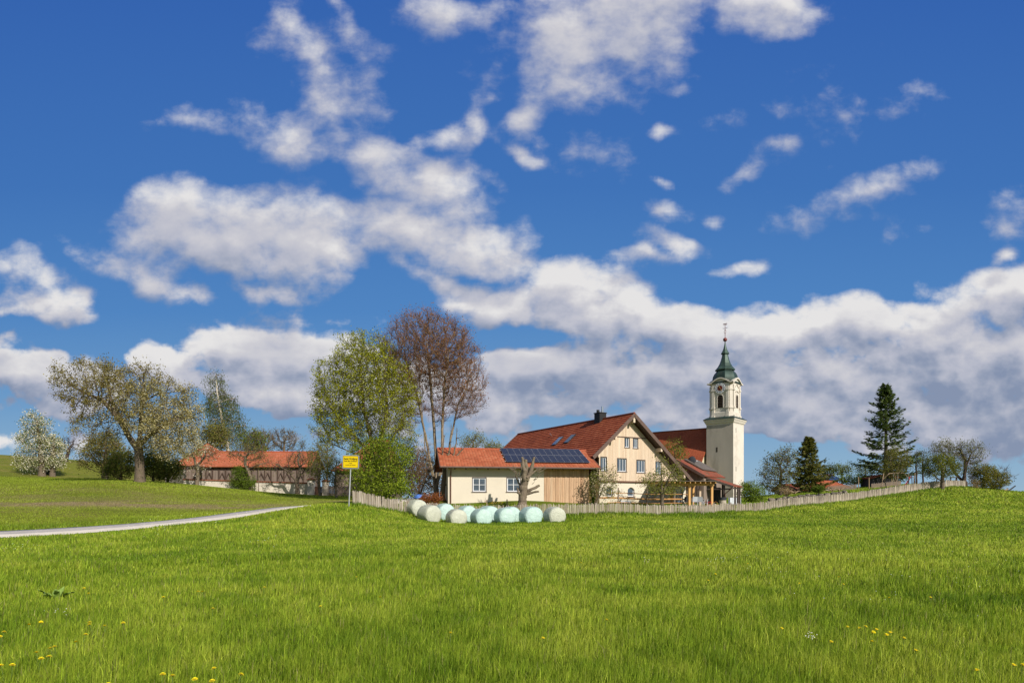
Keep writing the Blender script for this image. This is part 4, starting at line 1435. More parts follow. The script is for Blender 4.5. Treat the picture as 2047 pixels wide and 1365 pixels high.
def left_farm():
    # long barn behind the wall
    fr, r, (x0, x1, ze, zr) = hip_house('barn', 'long low barn with orange tiled roof and weathered boarding behind the white wall', 'barn', 392, 621, 932.4, 903.3, 92.0, 1.5, 8.0, 0.0, 0.0, M['tile_orange'], M['old_wood'])
    # arched lattice in the boarding
    la = MB()
    n = 16
    for i in range(n):
        xc = x0 + 1.2 + (x1 - x0 - 2.4) * i / (n - 1)
        la.beam((xc, 0.52, 0.6), (xc, 0.52, ze), 0.12, 0.12)
        if i < n - 1:
            x2 = x0 + 1.2 + (x1 - x0 - 2.4) * (i + 1) / (n - 1)
            if i % 3 != 1:
                la.beam((xc, 0.5, ze - 1.9), ((xc + x2) / 2, 0.5, ze - 0.9), 0.1, 0.1)
                la.beam((x2, 0.5, ze - 1.9), ((xc + x2) / 2, 0.5, ze - 0.9), 0.1, 0.1)
    la.build('timber_lattice', M['dark_wood'], r)
    # higher wing at the left, its roof falling to the ridge of the barn
    hip_house('barn_wing', 'taller wing with orange hipped roof half hidden by the blossoming cherry', 'barn', 345, 446, 930.0, 888.0, 93.5, 1.5, 11.0, 2.5, 4.6, M['tile_orange'], M['old_wood'])
    # gatehouse behind the town sign
    hip_house('gatehouse', 'red hipped roof house with dark walls rising behind the town sign', 'house', 662, 784, 941.0, 880.0, 96.0, 0.0, 13.0, 5.2, 1.8, M['tile_old'], M['old_wood'])
    # whitewashed wall along the lane
    P = [(366, 85.5), (500, 85.0), (618, 84.6)]
    a, b = ground(366, 85.5), ground(628.5, 84.5)
    d = (b - a)
    L = math.hypot(d.x, d.y)
    ang = math.atan2(d.y, d.x)
    r = empty('garden_wall', a, ang, 'long old whitewashed wall with tiled coping along the lane', 'wall')
    w, cpn = MB(), MB()
    n = 12
    def topz(x):
        t = x / L
        return ZC + (HZ - (958.5 + 8.5 * t)) / F * 85 - a.z
    for i in range(n):
        xa, xb = L * i / n, L * (i + 1) / n
        zb = min(g1(a.x + d.x * i / n, a.y + d.y * i / n), g1(a.x + d.x * (i + 1) / n, a.y + d.y * (i + 1) / n)) - a.z - 0.4
        w.prism([(xa, zb), (xb, zb), (xb, topz(xb)), (xa, topz(xa))], 0, 0.4)
        cpn.prism([(xa, topz(xa)), (xb, topz(xb)), (xb, topz(xb) + 0.16), (xa, topz(xa) + 0.16)], -0.12, 0.52)
    w.build('wall_body', M['wall_white'], r)
    cpn.build('coping', M['tile_plain'], r)
    # return of the wall at the left, running into shade
    p0, p1 = ground(366, 85.4), ground(330, 88.5)
    r2 = empty('side_wall', p1, math.atan2((p0 - p1).y, (p0 - p1).x), 'short grey end wall left of the long whitewashed wall', 'wall')
    L2 = math.hypot((p0 - p1).x, (p0 - p1).y)
    MB().box(0, L2 - 0.05, 0, 0.4, -0.6, 2.0).build('wall_body', M['stone_pale'], r2)
    MB().box(-0.05, L2 - 0.06, -0.1, 0.5, 2.003, 2.12).build('coping', M['tile_plain'], r2)
    # gate piers
    for k, (px, lab, m_) in enumerate(((622.5, 'whitewashed gate pier at the right end of the long wall', 'wall_white'), (650.8, 'stone gate pier with red cap standing right of the wooden gate', 'stone_pale'))):
        p = ground(px, 84.4)
        rr = empty('gate_pier', p, 0, lab, 'gate pier', 'gate piers')
        hw = 0.42 if k == 0 else 0.36
        h = 2.05 if k == 0 else 1.95
        MB().box(-hw, hw, -hw, hw, -0.4, h).build('shaft', M[m_], rr)
        c = MB()
        c.loft([sq_ring(0, 0, h + 0.002, hw + 0.1), sq_ring(0, 0, h + 0.1, hw + 0.1), sq_ring(0, 0, h + 0.32, 0.12)])
        c.build('cap', M['tile_plain'], rr)
    p = ground(637, 84.5)
    rr = empty('wooden_gate', p, 0, 'brown boarded gate between the two gate piers', 'gate')
    g = MB()
    for i in range(9):
        g.box(-0.62 + i * 0.14, -0.62 + i * 0.14 + 0.12, 0, 0.03, 0.05, 1.25)
    g.build('boards', M['dark_wood2'], rr)
    MB().box(-0.62, 0.62, 0.032, 0.08, 0.3, 0.4).box(-0.62, 0.62, 0.032, 0.08, 0.95, 1.05).build('crosspiece', M['dark_wood'], rr)
    p = ground(655.5, 84.5)
    rr = empty('board_fence', p, R(1), 'dark board fence running right from the stone pier behind the town sign', 'fence')
    g = MB()
    for i in range(28):
        g.box(i * 0.17, i * 0.17 + 0.15, 0, 0.03, 0.0, 1.35 + 0.04 * math.sin(i * 2.1))
    g.build('boards', M['old_wood'], rr)
    MB().box(0, 4.7, 0.032, 0.09, 0.3, 0.4).box(0, 4.7, 0.032, 0.09, 1.0, 1.1).build('crosspiece', M['dark_wood'], rr)


M['dark_wood2'] = mat('red_brown_boards', (0.20, 0.10, 0.065), 0.8, 0.25, 3, stretch=(6, 6, 1))
M['tile_plain'] = mat('old_coping_tiles', (0.26, 0.10, 0.065), 0.9, 0.3, 4)


def barn_and_pergola(hf):
    """weathered wooden barn right of the farmhouse, its lean-to roofs and the new timber pergola"""
    # barn: stands at the angle of the church, its gable towards the front left
    fr = Frame(ground(1352, 67.6), R(-36.5))
    r = empty('wooden_barn', fr.o, fr.a, 'weathered grey wooden barn with red tiled roof between farmhouse and church tower', 'barn')
    tx, tz = fr.hit(1348.0, 916.0, -0.5)
    rx, rz = fr.hit(1408.5, 950.5, -0.5)
    sl = (tz - rz) / (rx - tx)
    depth = fr.hitx(1393.0, 921.5, tx)[0]
    rf = MB()
    tiled_slope(rf, (rx, -0.5, rz), (rx, depth, rz), (tx, depth, tz), (tx, -0.5, tz), 0.34)
    lx = tx - 2.2
    tiled_slope(rf, (lx, depth, tz - 2.2 * sl), (lx, -0.5, tz - 2.2 * sl), (tx, -0.5, tz), (tx, depth, tz), 0.34)
    ro = rf.build('roof', M['tile_old'], r)
    MB().beam((tx, -0.54, tz - 0.1), (rx, -0.54, rz - 0.1), 0.06, 0.28).build('verge_board', M['verge'], ro)
    MB().beam((tx, -0.54, tz - 0.1), (lx, -0.54, tz - 2.2 * sl - 0.1), 0.06, 0.28).build('verge_board', M['verge'], ro)
    w = MB()
    x = lx + 0.3
    xe = rx - 0.3
    i = 0
    while x < xe:
        t_ = min(tz - abs(x - tx) * sl, tz - abs(x + 0.18 - tx) * sl) - 0.2
        w.box(x, x + 0.185, 0.0 if i % 2 else -0.03, 0.06, -0.4, t_)
        x += 0.19
        i += 1
    w.box(lx + 0.3, xe, 0.065, depth - 0.4, -0.4, rz - 0.25)
    w.build('board_cladding', M['old_wood'], r)
    # grey sheet laid over the back of the right slope
    nrm = Vector((sl, 0, 1)).normalized()
    def onr(u, v, lift):
        return Vector((tx + (rx - tx) * u, -0.5 + (depth + 0.5) * v, tz + (rz - tz) * u)) + nrm * lift
    gq = [onr(0.06, 0.30, 0.22), onr(0.66, 0.36, 0.18), onr(0.70, 1.02, 0.18), onr(0.02, 1.02, 0.22)]
    m_ = MB()
    m_.add(gq + [p - nrm * 0.10 for p in gq], [(0, 1, 2, 3), (7, 6, 5, 4), (0, 4, 5, 1), (1, 5, 6, 2), (2, 6, 7, 3), (3, 7, 4, 0)])
    m_.build('roof_sheet', M['felt'], ro)
    # lean-to stepping down to the right
    fr2 = Frame(ground(1410, 66.5), R(-36.5))
    r2 = empty('carport', fr2.o, fr2.a, 'open carport with dark posts and low tiled roof in front of the church tower', 'carport')
    a0 = fr2.hit(1408, 952.5, 0.0)
    a1 = fr2.hit(1466.0, 971.0, 0.0)
    yb = fr2.hitx(1484.0, 969.0, a1[0])[0]
    rr_ = MB()
    zl, zr_ = a0[1], a1[1]
    xl_, xr_ = a0[0], a1[0]
    tiled_slope(rr_, (xr_, 0, zr_), (xr_, yb, zr_), (xl_, yb, zl), (xl_, 0, zl), 0.34)
    ro2 = rr_.build('roof', M['tile_old'], r2)
    MB().beam((xl_, -0.04, zl - 0.10), (xr_, -0.04, zr_ - 0.10), 0.06, 0.22).build('verge_board', M['felt'], ro2)
    for (x, y) in ((xr_ - 1.0, 0.15), (xr_ - 0.25, yb * .45), (xr_ - 0.25, yb * .75), (xr_ - 0.25, yb - .15), (xl_ + 1.0, yb - .2)):
        zt = zl + (zr_ - zl) * (x - xl_) / (xr_ - xl_) - 0.12
        MB().box(x - 0.08, x + 0.08, y - 0.08, y + 0.08, -0.3, zt).build('post', M['grey_post2'], r2)
    MB().beam((xr_ - 0.25, 0.1, zr_ - 0.20), (xr_ - 0.25, yb - .05, zr_ - 0.20), 0.12, 0.16).build('beam', M['grey_post2'], r2)
    MB().beam((xl_ + 0.3, 0.15, zr_ - 0.30), (xr_ - 0.35, 0.15, zr_ - 0.30), 0.12, 0.14).build('beam', M['grey_post2'], r2)
    MB().tube([(xr_ - 0.2, 0.0, zr_ - 0.3), (xr_ - 0.5, 0.02, zr_ - 0.5), (xr_ - 0.85, 0.03, zr_ - 0.8), (xr_ - 0.85, 0.03, 0)], 0.05, 6).build('downpipe', M['pipe'], r2)
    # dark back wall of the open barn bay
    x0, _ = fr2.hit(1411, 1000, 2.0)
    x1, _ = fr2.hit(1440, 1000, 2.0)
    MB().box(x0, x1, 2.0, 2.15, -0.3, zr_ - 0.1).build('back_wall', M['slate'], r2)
    # pergola of fresh timber
    fp = Frame(ground(1378.5, 59.3), R(12))
    rp = empty('pergola', fp.o, fp.a, 'new pergola of yellow spruce beams over the terrace beside the farmhouse', 'pergola')
    xa, za = fp.hit(1377.8, 969)
    xb, zb = fp.hit(1422.8, 972)
    zt = (za + zb) / 2
    for x in (xa, xb):
        MB().box(x - 0.10, x + 0.10, -0.10, 0.10, -0.2, zt).build('post', M['fresh'], rp)
        MB().box(x - 0.10, x + 0.10, 3.5, 3.7, -0.2, zt).build('post', M['fresh'], rp)
    xl = fp.hit(1322, 966)[0]
    xr = fp.hit(1432, 966)[0]
    MB().box(xa - 2.4, xr - 0.3, -0.11, 0.11, zt, zt + 0.22).build('beam', M['fresh'], rp)
    MB().box(xa - 2.4, xr - 0.3, 3.49, 3.71, zt, zt + 0.22).build('beam', M['fresh'], rp)
    ra = MB()
    x = xa - 2.4
    while x < xr - 0.2:
        ra.box(x, x + 0.10, -0.75, 4.2, zt + 0.222, zt + 0.38)
        x += 0.52
    ra.build('rafter', M['fresh'], rp)
    MB().box(xa - 2.5, xr - 0.15, -0.85, 4.3, zt + 0.383, zt + 0.43).build('cover', M['felt'], rp)
    # terrace slab
    t = empty('terrace', ground(1378.5, 59.3), R(12))
    t['kind'] = 'structure'
    MB().box(xa - 2.0, xr + 1.0, -0.9, 4.3, -0.6, 0.045).build('terrace_slabs', M['flagstone'], t)
    return fp, xa, xb, zt


M['grey_post2'] = mat('dark_carport_timber', (0.11, 0.085, 0.075), 0.85, 0.25, 3, stretch=(5, 5, 1))

annex()
HF = farmhouse()
church()
left_farm()
PG = barn_and_pergola(HF)
# ------------------------------------------------------------------ trees
def ell_points(ells, n, rng, shell=0.0):
    """points inside a union of ellipsoids (cx, cy, cz, rx, ry, rz[, weight])"""
    out = []
    w = np.array([(e[3] * e[4] * e[5]) * (e[6] if len(e) > 6 else 1) for e in ells])
    w = w / w.sum()
    cnt = rng.multinomial(n, w)
    for e, c in zip(ells, cnt):
        d = rng.normal(size=(c, 3))
        d /= np.linalg.norm(d, axis=1)[:, None]
        r_ = rng.uniform(shell, 1, size=c) ** (1 / 2.4)
        out.append(np.array(e[:3]) + d * r_[:, None] * np.array(e[3:6]))
    return np.concatenate(out)


def colonize(chains, attr, step, kill, rng, infl=1e9, tropism=(0, 0, 0.0), iters=140, wob=0.12):
    """space colonisation. chains: lists of points; a chain may start with an (int) node index"""
    pos, par = [], []
    for ch in chains:
        ch = list(ch)
        p = -1
        if isinstance(ch[0], (int, np.integer)):
            p = min(int(ch[0]), len(pos) - 1)
            prev = np.array(pos[p])
            ch = ch[1:]
        else:
            pos.append(np.array(ch[0], float)); par.append(-1)
            p = len(pos) - 1
            prev = pos[p]
            ch = ch[1:]
        for q in ch:
            q = np.array(q, float)
            n = max(1, int(np.linalg.norm(q - prev) / step))
            base = prev.copy()
            for k in range(1, n + 1):
                x = base + (q - base) * k / n + rng.normal(0, step * 0.05, 3)
                pos.append(x); par.append(p); p = len(pos) - 1
            prev = q
    pos = np.array(pos); par = list(par)
    d = np.full(len(attr), 1e18)
    near = np.zeros(len(attr), int)
    alive = np.ones(len(attr), bool)
    def upd(lo, pos):
        new = pos[lo:]
        for i in range(0, len(new), 400):
            dd = ((attr[:, None, :] - new[None, i:i + 400]) ** 2).sum(2)
            j = dd.argmin(1)
            m = dd[np.arange(len(attr)), j]
            b = m < d
            d[b] = m[b]
            near[b] = j[b] + lo + i
    upd(0, pos)
    trop = np.array(tropism, float)
    for it in range(iters):
        alive &= d > kill * kill
        act = alive & (d < infl * infl)
        if not act.any():
            break
        v = attr[act] - pos[near[act]]
        v /= np.linalg.norm(v, axis=1)[:, None] + 1e-9
        ids, inv = np.unique(near[act], return_inverse=True)
        s = np.zeros((len(ids), 3))
        np.add.at(s, inv, v)
        s /= np.linalg.norm(s, axis=1)[:, None] + 1e-9
        s = s + trop + rng.normal(0, wob, s.shape)
        s /= np.linalg.norm(s, axis=1)[:, None] + 1e-9
        new = pos[ids] + s * step
        lo = len(pos)
        pos = np.concatenate([pos, new])
        par.extend(ids.tolist())
        d0 = d.copy()
        upd(lo, pos)
        # attractors nobody gets closer to are given up
        alive &= ~(act & (d >= d0 - 1e-9) & (rng.random(len(d)) < 0.3))
    return pos, np.array(par)


def radii(pos, par, r_root, r_tip=0.012, p=2.35):
    n = len(pos)
    acc = np.zeros(n)
    kids = np.zeros(n, int)
    for i in range(n):
        if par[i] >= 0:
            kids[par[i]] += 1
    for i in range(n - 1, -1, -1):
        if kids[i] == 0:
            acc[i] = 1.0
        if par[i] >= 0:
            acc[par[i]] += acc[i]
    r_ = acc ** (1 / p)
    k = (r_root - r_tip) / (r_.max() - 1 + 1e-9)
    return r_tip + (r_ - 1) * k, kids


def seg_tubes(pos, par, rad, flare=0.0):
    """one closed-sided frustum per skeleton edge, 7, 5 or 3 sided"""
    V, Fq = [], []
    off = 0
    idx = np.where(par >= 0)[0]
    a, b = pos[par[idx]], pos[idx]
    ra, rb = rad[par[idx]], rad[idx]
    ra = np.minimum(ra, rb * 1.6 + 0.004)
    root = par[par[idx]] < 0
    d = b - a
    L = np.linalg.norm(d, axis=1)[:, None] + 1e-9
    d = d / L
    b = b + d * rb[:, None] * 0.35
    up = np.where(np.abs(d[:, 2:3]) > 0.9, np.array([[1.0, 0, 0]]), np.array([[0, 0, 1.0]]))
    s = np.cross(d, up); s /= np.linalg.norm(s, axis=1)[:, None] + 1e-9
    t = np.cross(d, s)
    for k, sel in ((8, rb > 0.10), (5, (rb <= 0.10) & (rb > 0.03)), (3, rb <= 0.03)):
        if not sel.any():
            continue
        n = sel.sum()
        ang = np.arange(k) * 2 * np.pi / k
        ring = (s[sel][:, None, :] * np.cos(ang)[None, :, None] + t[sel][:, None, :] * np.sin(ang)[None, :, None])
        A = a[sel][:, None, :] + ring * ra[sel][:, None, None]
        B = b[sel][:, None, :] + ring * rb[sel][:, None, None]
        V.append(np.concatenate([A, B], 1).reshape(-1, 3))
        base = off + np.arange(n)[:, None] * 2 * k
        j = np.arange(k)[None, :]
        Fq.append(np.stack([base + j, base + (j + 1) % k, base + k + (j + 1) % k, base + k + j], -1).reshape(-1, 4))
        off += n * 2 * k
    return np.concatenate(V), np.concatenate(Fq)


def twig_spikes(base, dirs, length, width, rng, spread=0.5, bend=0.15):
    """thin crossed slivers: the finest twigs"""
    n = len(base)
    d = dirs + rng.normal(0, spread, (n, 3))
    d /= np.linalg.norm(d, axis=1)[:, None] + 1e-9
    L = (length * rng.uniform(0.5, 1.25, n))[:, None]
    s = np.cross(d, rng.normal(size=(n, 3))); s /= np.linalg.norm(s, axis=1)[:, None] + 1e-9
    mid = base + d * L * 0.55 + rng.normal(0, abs(bend) * length * 0.3, (n, 3))
    tip = base + d * L + np.array([0, 0, bend]) * L
    w = width
    V = np.stack([base - s * w, base + s * w, mid + s * w * 0.7, mid - s * w * 0.7, tip + s * w * 0.3, tip - s * w * 0.3], 1).reshape(-1, 3)
    o = np.arange(n)[:, None] * 6
    Fq = np.concatenate([o + np.array([[0, 1, 2, 3]]), o + np.array([[3, 2, 4, 5]])])
    return V, Fq, tip


def leaf_quads(c, size, rng, aspect=0.62, flat=0.0, down=None):
    """folded leaf: quads with random heading"""
    n = len(c)
    d = rng.normal(size=(n, 3))
    d[:, 2] = d[:, 2] * (1 - flat) - (0.1)
    if down is not None:
        d = d * 0.35 + np.array(down)
    d /= np.linalg.norm(d, axis=1)[:, None] + 1e-9
    s = np.cross(d, rng.normal(size=(n, 3)) + (np.array([0, 0, 2.0]) * flat)); s /= np.linalg.norm(s, axis=1)[:, None] + 1e-9
    sz = (size * rng.uniform(0.6, 1.3, n))[:, None]
    a = c - d * sz * 0.5
    b = c + d * sz * 0.5
    m1 = c + s * sz * aspect * 0.5
    m2 = c - s * sz * aspect * 0.5
    V = np.stack([a, m1, b, m2], 1).reshape(-1, 3)
    Fq = np.arange(4 * n).reshape(-1, 4)
    return V, Fq


def tint(cols, n, rng, var=0.22, per=4, clump=None):
    cols = np.array(cols, float)
    k = rng.integers(0, len(cols), n)
    c = cols[k] * (1 + rng.uniform(-var, var, (n, 1)))
    if clump is not None:
        c = c * clump[:, None]
    return np.repeat(np.clip(c, 0, 1), per, axis=0)


def make_tree(name, label, cat, chains, ells, n_attr, step, kill, r_root, bark, seed, leaves=None, petals=None, twigs=None, group=None, trop=(0, 0, 0.05), wob=0.12, r_tip=0.010, root=None, shell=0.0, cutends=False, infl=1e9, trunkname='trunk', base=None, extra=None, pw=2.35):
    rng = np.random.default_rng(seed)
    attr = ell_points(ells, n_attr, rng, shell)
    pos, par = colonize(chains, attr, step, kill, rng, infl=infl, tropism=trop, wob=wob)
    # keep above the ground
    gz = G(pos[:, 0], pos[:, 1])
    low = pos[:, 2] < gz + 0.12
    low[0] = False
    pos[low & (par >= 0), 2] = np.maximum(pos[low & (par >= 0), 2], gz[low & (par >= 0)] - 0.25)
    rad, kids = radii(pos, par, r_root, r_tip, pw)
    # root flare
    h = pos[:, 2] - pos[0, 2]
    rad = rad * (1 + 0.45 * np.exp(-np.maximum(h, 0) / (r_root * 1.8)) * (rad > r_root * 0.5))
    V, Fq = seg_tubes(pos, par, rad)
    r = empty(name, tuple(pos[0]), 0, label, cat, group)
    o0 = pos[0]
    tr = np_mesh(trunkname, V - o0, Fq, bark, r)
    hasp = par >= 0
    fine = np.where(hasp & (rad < (twigs or {}).get('rmax', 0.035)))[0]
    dirs = pos - pos[np.maximum(par, 0)]
    dirs /= np.linalg.norm(dirs, axis=1)[:, None] + 1e-9
    tips = pos[fine]
    if twigs:
        m = twigs.get('per', 3)
        bi = np.repeat(fine, m)
        b = pos[bi] - (dirs[bi] * rng.uniform(0, step, (len(bi), 1)))
        dd = dirs[bi] + np.array(twigs.get('dir', (0, 0, 0.25)))
        V2, F2, tp = twig_spikes(b, dd, twigs['len'], twigs.get('w', 0.012), rng, twigs.get('spread', 0.45), twigs.get('bend', 0.1))
        np_mesh('twigs', V2 - o0, F2, twigs.get('mat', bark), r)
        tips = np.concatenate([tips, tp])
    for key, spec, mt in (('crown', leaves, M['leaf']), ('blossoms', petals, M['petal'])):
        if not spec:
            continue
        n = spec['n']
        w = None
        if 'bias' in spec:
            w = np.maximum(spec['bias'](tips), 0)
            w = w / w.sum()
        bi = rng.choice(len(tips), n, p=w)
        # leaves sit in clumps around a subset of tips
        c = tips[bi] + rng.normal(0, spec.get('spread', 0.22), (n, 3))
        lowm = G(c[:, 0], c[:, 1]) + 0.05
        c[:, 2] = np.maximum(c[:, 2], lowm)
        cl = 1 + 0.22 * vnoise(c[:, 0] * 1.0 + c[:, 2] * 0.7, c[:, 1] + c[:, 2] * 1.3, 1.5, seed + 5, 2)
        V3, F3 = leaf_quads(c, spec['size'], rng, spec.get('aspect', 0.62), spec.get('flat', 0.0), spec.get('down'))
        np_mesh(key, V3 - o0, F3, spec.get('mat', mt), r, col=tint(spec['cols'], n, rng, spec.get('var', 0.22), 4, cl))
    if extra:
        extra(r, pos, par, rad, rng)
    return r, pos, rad


def ell_px(px, py, Y, rx, ry, ryd=None, w=1.0):
    """ellipsoid around a photo point at distance Y, radii in photo pixels; depth radius in metres"""
    p = at(px, py, Y)
    k = Y / F
    return (p.x, p.y, p.z, rx * k, (ryd if ryd is not None else rx * k), ry * k, w)


def W(px, py, Y):
    return tuple(at(px, py, Y))


M['bark_grey'] = mat('smooth_grey_bark', (0.27, 0.215, 0.15), 0.9, 0.3, 4, bump=0.4, bscale=16, stretch=(3, 3, 1), second=(0.16, 0.15, 0.06), sfac=(0.5, 0.72))
# colours of leaves (linear base colours)
SPRING = [(0.20, 0.27, 0.022), (0.26, 0.33, 0.03), (0.15, 0.22, 0.02)]
MID = [(0.11, 0.17, 0.02), (0.15, 0.21, 0.03), (0.09, 0.13, 0.018)]
OLIVE = [(0.18, 0.19, 0.04), (0.24, 0.23, 0.055), (0.14, 0.15, 0.035)]
BRONZE = [(0.22, 0.17, 0.06), (0.28, 0.22, 0.09), (0.17, 0.125, 0.05), (0.24, 0.22, 0.08)]
BLOSSOM = [(0.74, 0.70, 0.56), (0.66, 0.61, 0.45), (0.78, 0.76, 0.66)]


def trees():
    # --- the big wild cherry on the slope
    Y = 67.0
    b = ground(280, Y)
    bp = (b.x, b.y, b.z - 0.2)
    r, pos, rad = make_tree('cherry_tree', 'huge old wild cherry with leaning forked trunk and cream blossom on the slope', 'tree',
        [[bp, W(279, 925, Y), W(277, 893, Y)],
         [8, W(262, 880, Y), W(248, 855, Y - 1.0), W(233, 830, Y - 1.5), W(205, 800, Y - 1.5), W(160, 780, Y - 1)],
         [12, W(243, 838, Y), W(222, 800, Y + 1), W(215, 760, Y + 1)],
         [9, W(281, 860, Y + 1), W(283, 820, Y + 1), W(285, 780, Y + 1)],
         [9, W(300, 868, Y), W(335, 845, Y - 1), W(365, 835, Y)]],
        [ell_px(200, 768, Y, 88, 55, 5.0), ell_px(265, 790, Y, 85, 68, 5.0), ell_px(320, 830, Y, 80, 78, 4.8), ell_px(155, 795, Y, 48, 42, 3), ell_px(350, 880, Y - 1, 52, 45, 3.2), ell_px(185, 855, Y, 40, 42, 3)],
        2300, 0.42, 0.62, 0.44, M['bark'], 3,
        leaves=dict(n=31000, size=0.165, cols=[(0.20, 0.165, 0.045), (0.26, 0.21, 0.06), (0.16, 0.12, 0.035), (0.24, 0.23, 0.06), (0.33, 0.28, 0.11)], spread=0.2),
        petals=dict(n=12000, size=0.15, cols=[(0.52, 0.47, 0.26), (0.60, 0.55, 0.36), (0.42, 0.38, 0.18)], spread=0.26, bias=lambda p: np.clip(0.10 + 0.16 * (p[:, 0] + 41.5) + 0.14 * (b.z + 9.0 - p[:, 2]), 0.03, 3)),
        twigs=dict(per=3, len=0.55, w=0.012, spread=0.6), trop=(0, 0, 0.02), wob=0.2)
    # --- pear trees in blossom at the left
    Y = 100.0
    b = ground(84, Y)
    make_tree('pear_tree', 'tall white blossoming pear tree at the left end of the hillside', 'tree',
        [[(b.x, b.y, b.z - .2), W(83, 925, Y), W(79, 880, Y), W(73, 840, Y)]],
        [ell_px(73, 850, Y, 26, 30, 2.0), ell_px(72, 885, Y, 34, 32, 2.6), ell_px(68, 918, Y, 40, 26, 2.8)],
        650, 0.45, 0.6, 0.42, M['bark'], 5, leaves=dict(n=4200, size=0.22, cols=MID + OLIVE, spread=0.35), petals=dict(n=5600, size=0.20, cols=BLOSSOM, spread=0.38), twigs=dict(per=2, len=0.6, w=0.018, spread=0.6), group='blossoming pear trees')
    b = ground(105, Y + 1)
    make_tree('pear_tree', 'smaller blossoming pear tree just right of the tall white one', 'tree',
        [[(b.x, b.y, b.z - .2), W(105, 925, Y + 1), W(106, 900, Y + 1)]],
        [ell_px(107, 892, Y + 1, 19, 24, 1.8), ell_px(115, 920, Y + 1, 15, 16, 1.5)],
        300, 0.42, 0.6, 0.36, M['bark'], 6, leaves=dict(n=1500, size=0.22, cols=OLIVE + MID, spread=0.3), petals=dict(n=3000, size=0.20, cols=BLOSSOM, spread=0.32), twigs=dict(per=2, len=0.5, w=0.018), group='blossoming pear trees')
    # --- bare gnarly tree on the skyline
    Y = 150.0
    b = ground(131, Y)
    make_tree('old_fruit_tree', 'bare gnarled fruit tree on the left skyline beside the pear trees', 'tree',
        [[(b.x, b.y, b.z - .3), W(135, 908, Y), W(139, 895, Y)]], [ell_px(138, 889, Y, 20, 17, 2.4)], 380, 0.4, 0.6, 0.35, M['bark_dark'], 8, twigs=dict(per=5, len=0.9, w=0.03, spread=0.7, dir=(0, 0, 0), mat=M['bark_dark']), wob=0.35)
    # --- hawthorn / scrub between pear and cherry
    Y = 82.0
    b = ground(211, Y)
    make_tree('hawthorn_tree', 'olive brown scrubby fruit tree with short pale trunk left of the cherry trunk', 'tree',
        [[(b.x, b.y, b.z - .2), W(211, 945, Y), W(209, 930, Y)]],
        [ell_px(195, 915, Y, 34, 32, 2.5), ell_px(228, 915, Y, 34, 34, 2.5), ell_px(212, 895, Y, 34, 32, 2.5)],
        650, 0.4, 0.55, 0.36, M['bark_pale'], 9, leaves=dict(n=9000, size=0.20, cols=OLIVE + BRONZE[:2], spread=0.35), twigs=dict(per=4, len=0.6, w=0.016, spread=0.7))
    b = ground(241, 76)
    make_tree('hedge_shrub', 'low tangled brown green shrub at the foot of the slope left of the cherry trunk', 'shrub',
        [[(b.x, b.y, b.z - .2), W(241, 950, 76)]],
        [ell_px(245, 930, 76, 24, 30, 1.8), ell_px(228, 940, 76, 18, 20, 1.5)],
        330, 0.35, 0.5, 0.16, M['bark_dark'], 10, leaves=dict(n=5200, size=0.17, cols=OLIVE + MID[:1], spread=0.3), twigs=dict(per=4, len=0.5, w=0.014, spread=0.8))
    # dark shrubbery right of the cherry trunk
    for k, (px, py, rx, ry, yy, lab) in enumerate(((306, 932, 22, 28, 72, 'dark green shrub directly right of the cherry trunk'), (336, 936, 24, 26, 75, 'dark green shrub in the shade of the cherry, nearest the end of the white wall'))):
        b = ground(px, yy)
        make_tree('hedge_shrub', lab, 'shrub', [[(b.x, b.y, b.z - .2), W(px, py + 15, yy)]], [ell_px(px, py, yy, rx, ry, 1.7)], 300, 0.35, 0.5, 0.14, M['bark_dark'], 20 + k,
                  leaves=dict(n=5600, size=0.18, cols=[(0.09, 0.12, 0.025), (0.13, 0.155, 0.035), (0.15, 0.15, 0.04)], spread=0.32), twigs=dict(per=3, len=0.5, w=0.014), group='dark shrubs under the cherry')
    # --- birch
    Y = 118.0
    b = ground(460, Y)
    make_tree('birch_tree', 'tall leaning birch with white trunk and wind blown hanging twigs behind the barn', 'tree',
        [[(b.x, b.y, b.z), W(456, 900, Y), W(447, 855, Y), W(440, 820, Y), W(434, 780, Y), W(431, 745, Y)]],
        [ell_px(434, 768, Y, 19, 34, 2.0), ell_px(446, 815, Y, 34, 38, 3.0), ell_px(455, 860, Y, 38, 34, 3.0), ell_px(420, 800, Y, 14, 24, 1.6), ell_px(480, 850, Y, 18, 22, 1.8)],
        620, 0.55, 0.8, 0.34, M['bark_birch'], 12, leaves=dict(n=11500, size=0.32, cols=[(0.11, 0.14, 0.03), (0.15, 0.175, 0.045), (0.085, 0.105, 0.02)], spread=0.42, aspect=0.3, down=(-0.25, 0, -1.0)),
        twigs=dict(per=5, len=1.3, w=0.022, spread=0.35, dir=(-0.2, 0, -1.3), bend=-0.3, mat=M['bark_dark']), trop=(0, 0, 0.1), r_tip=0.02)
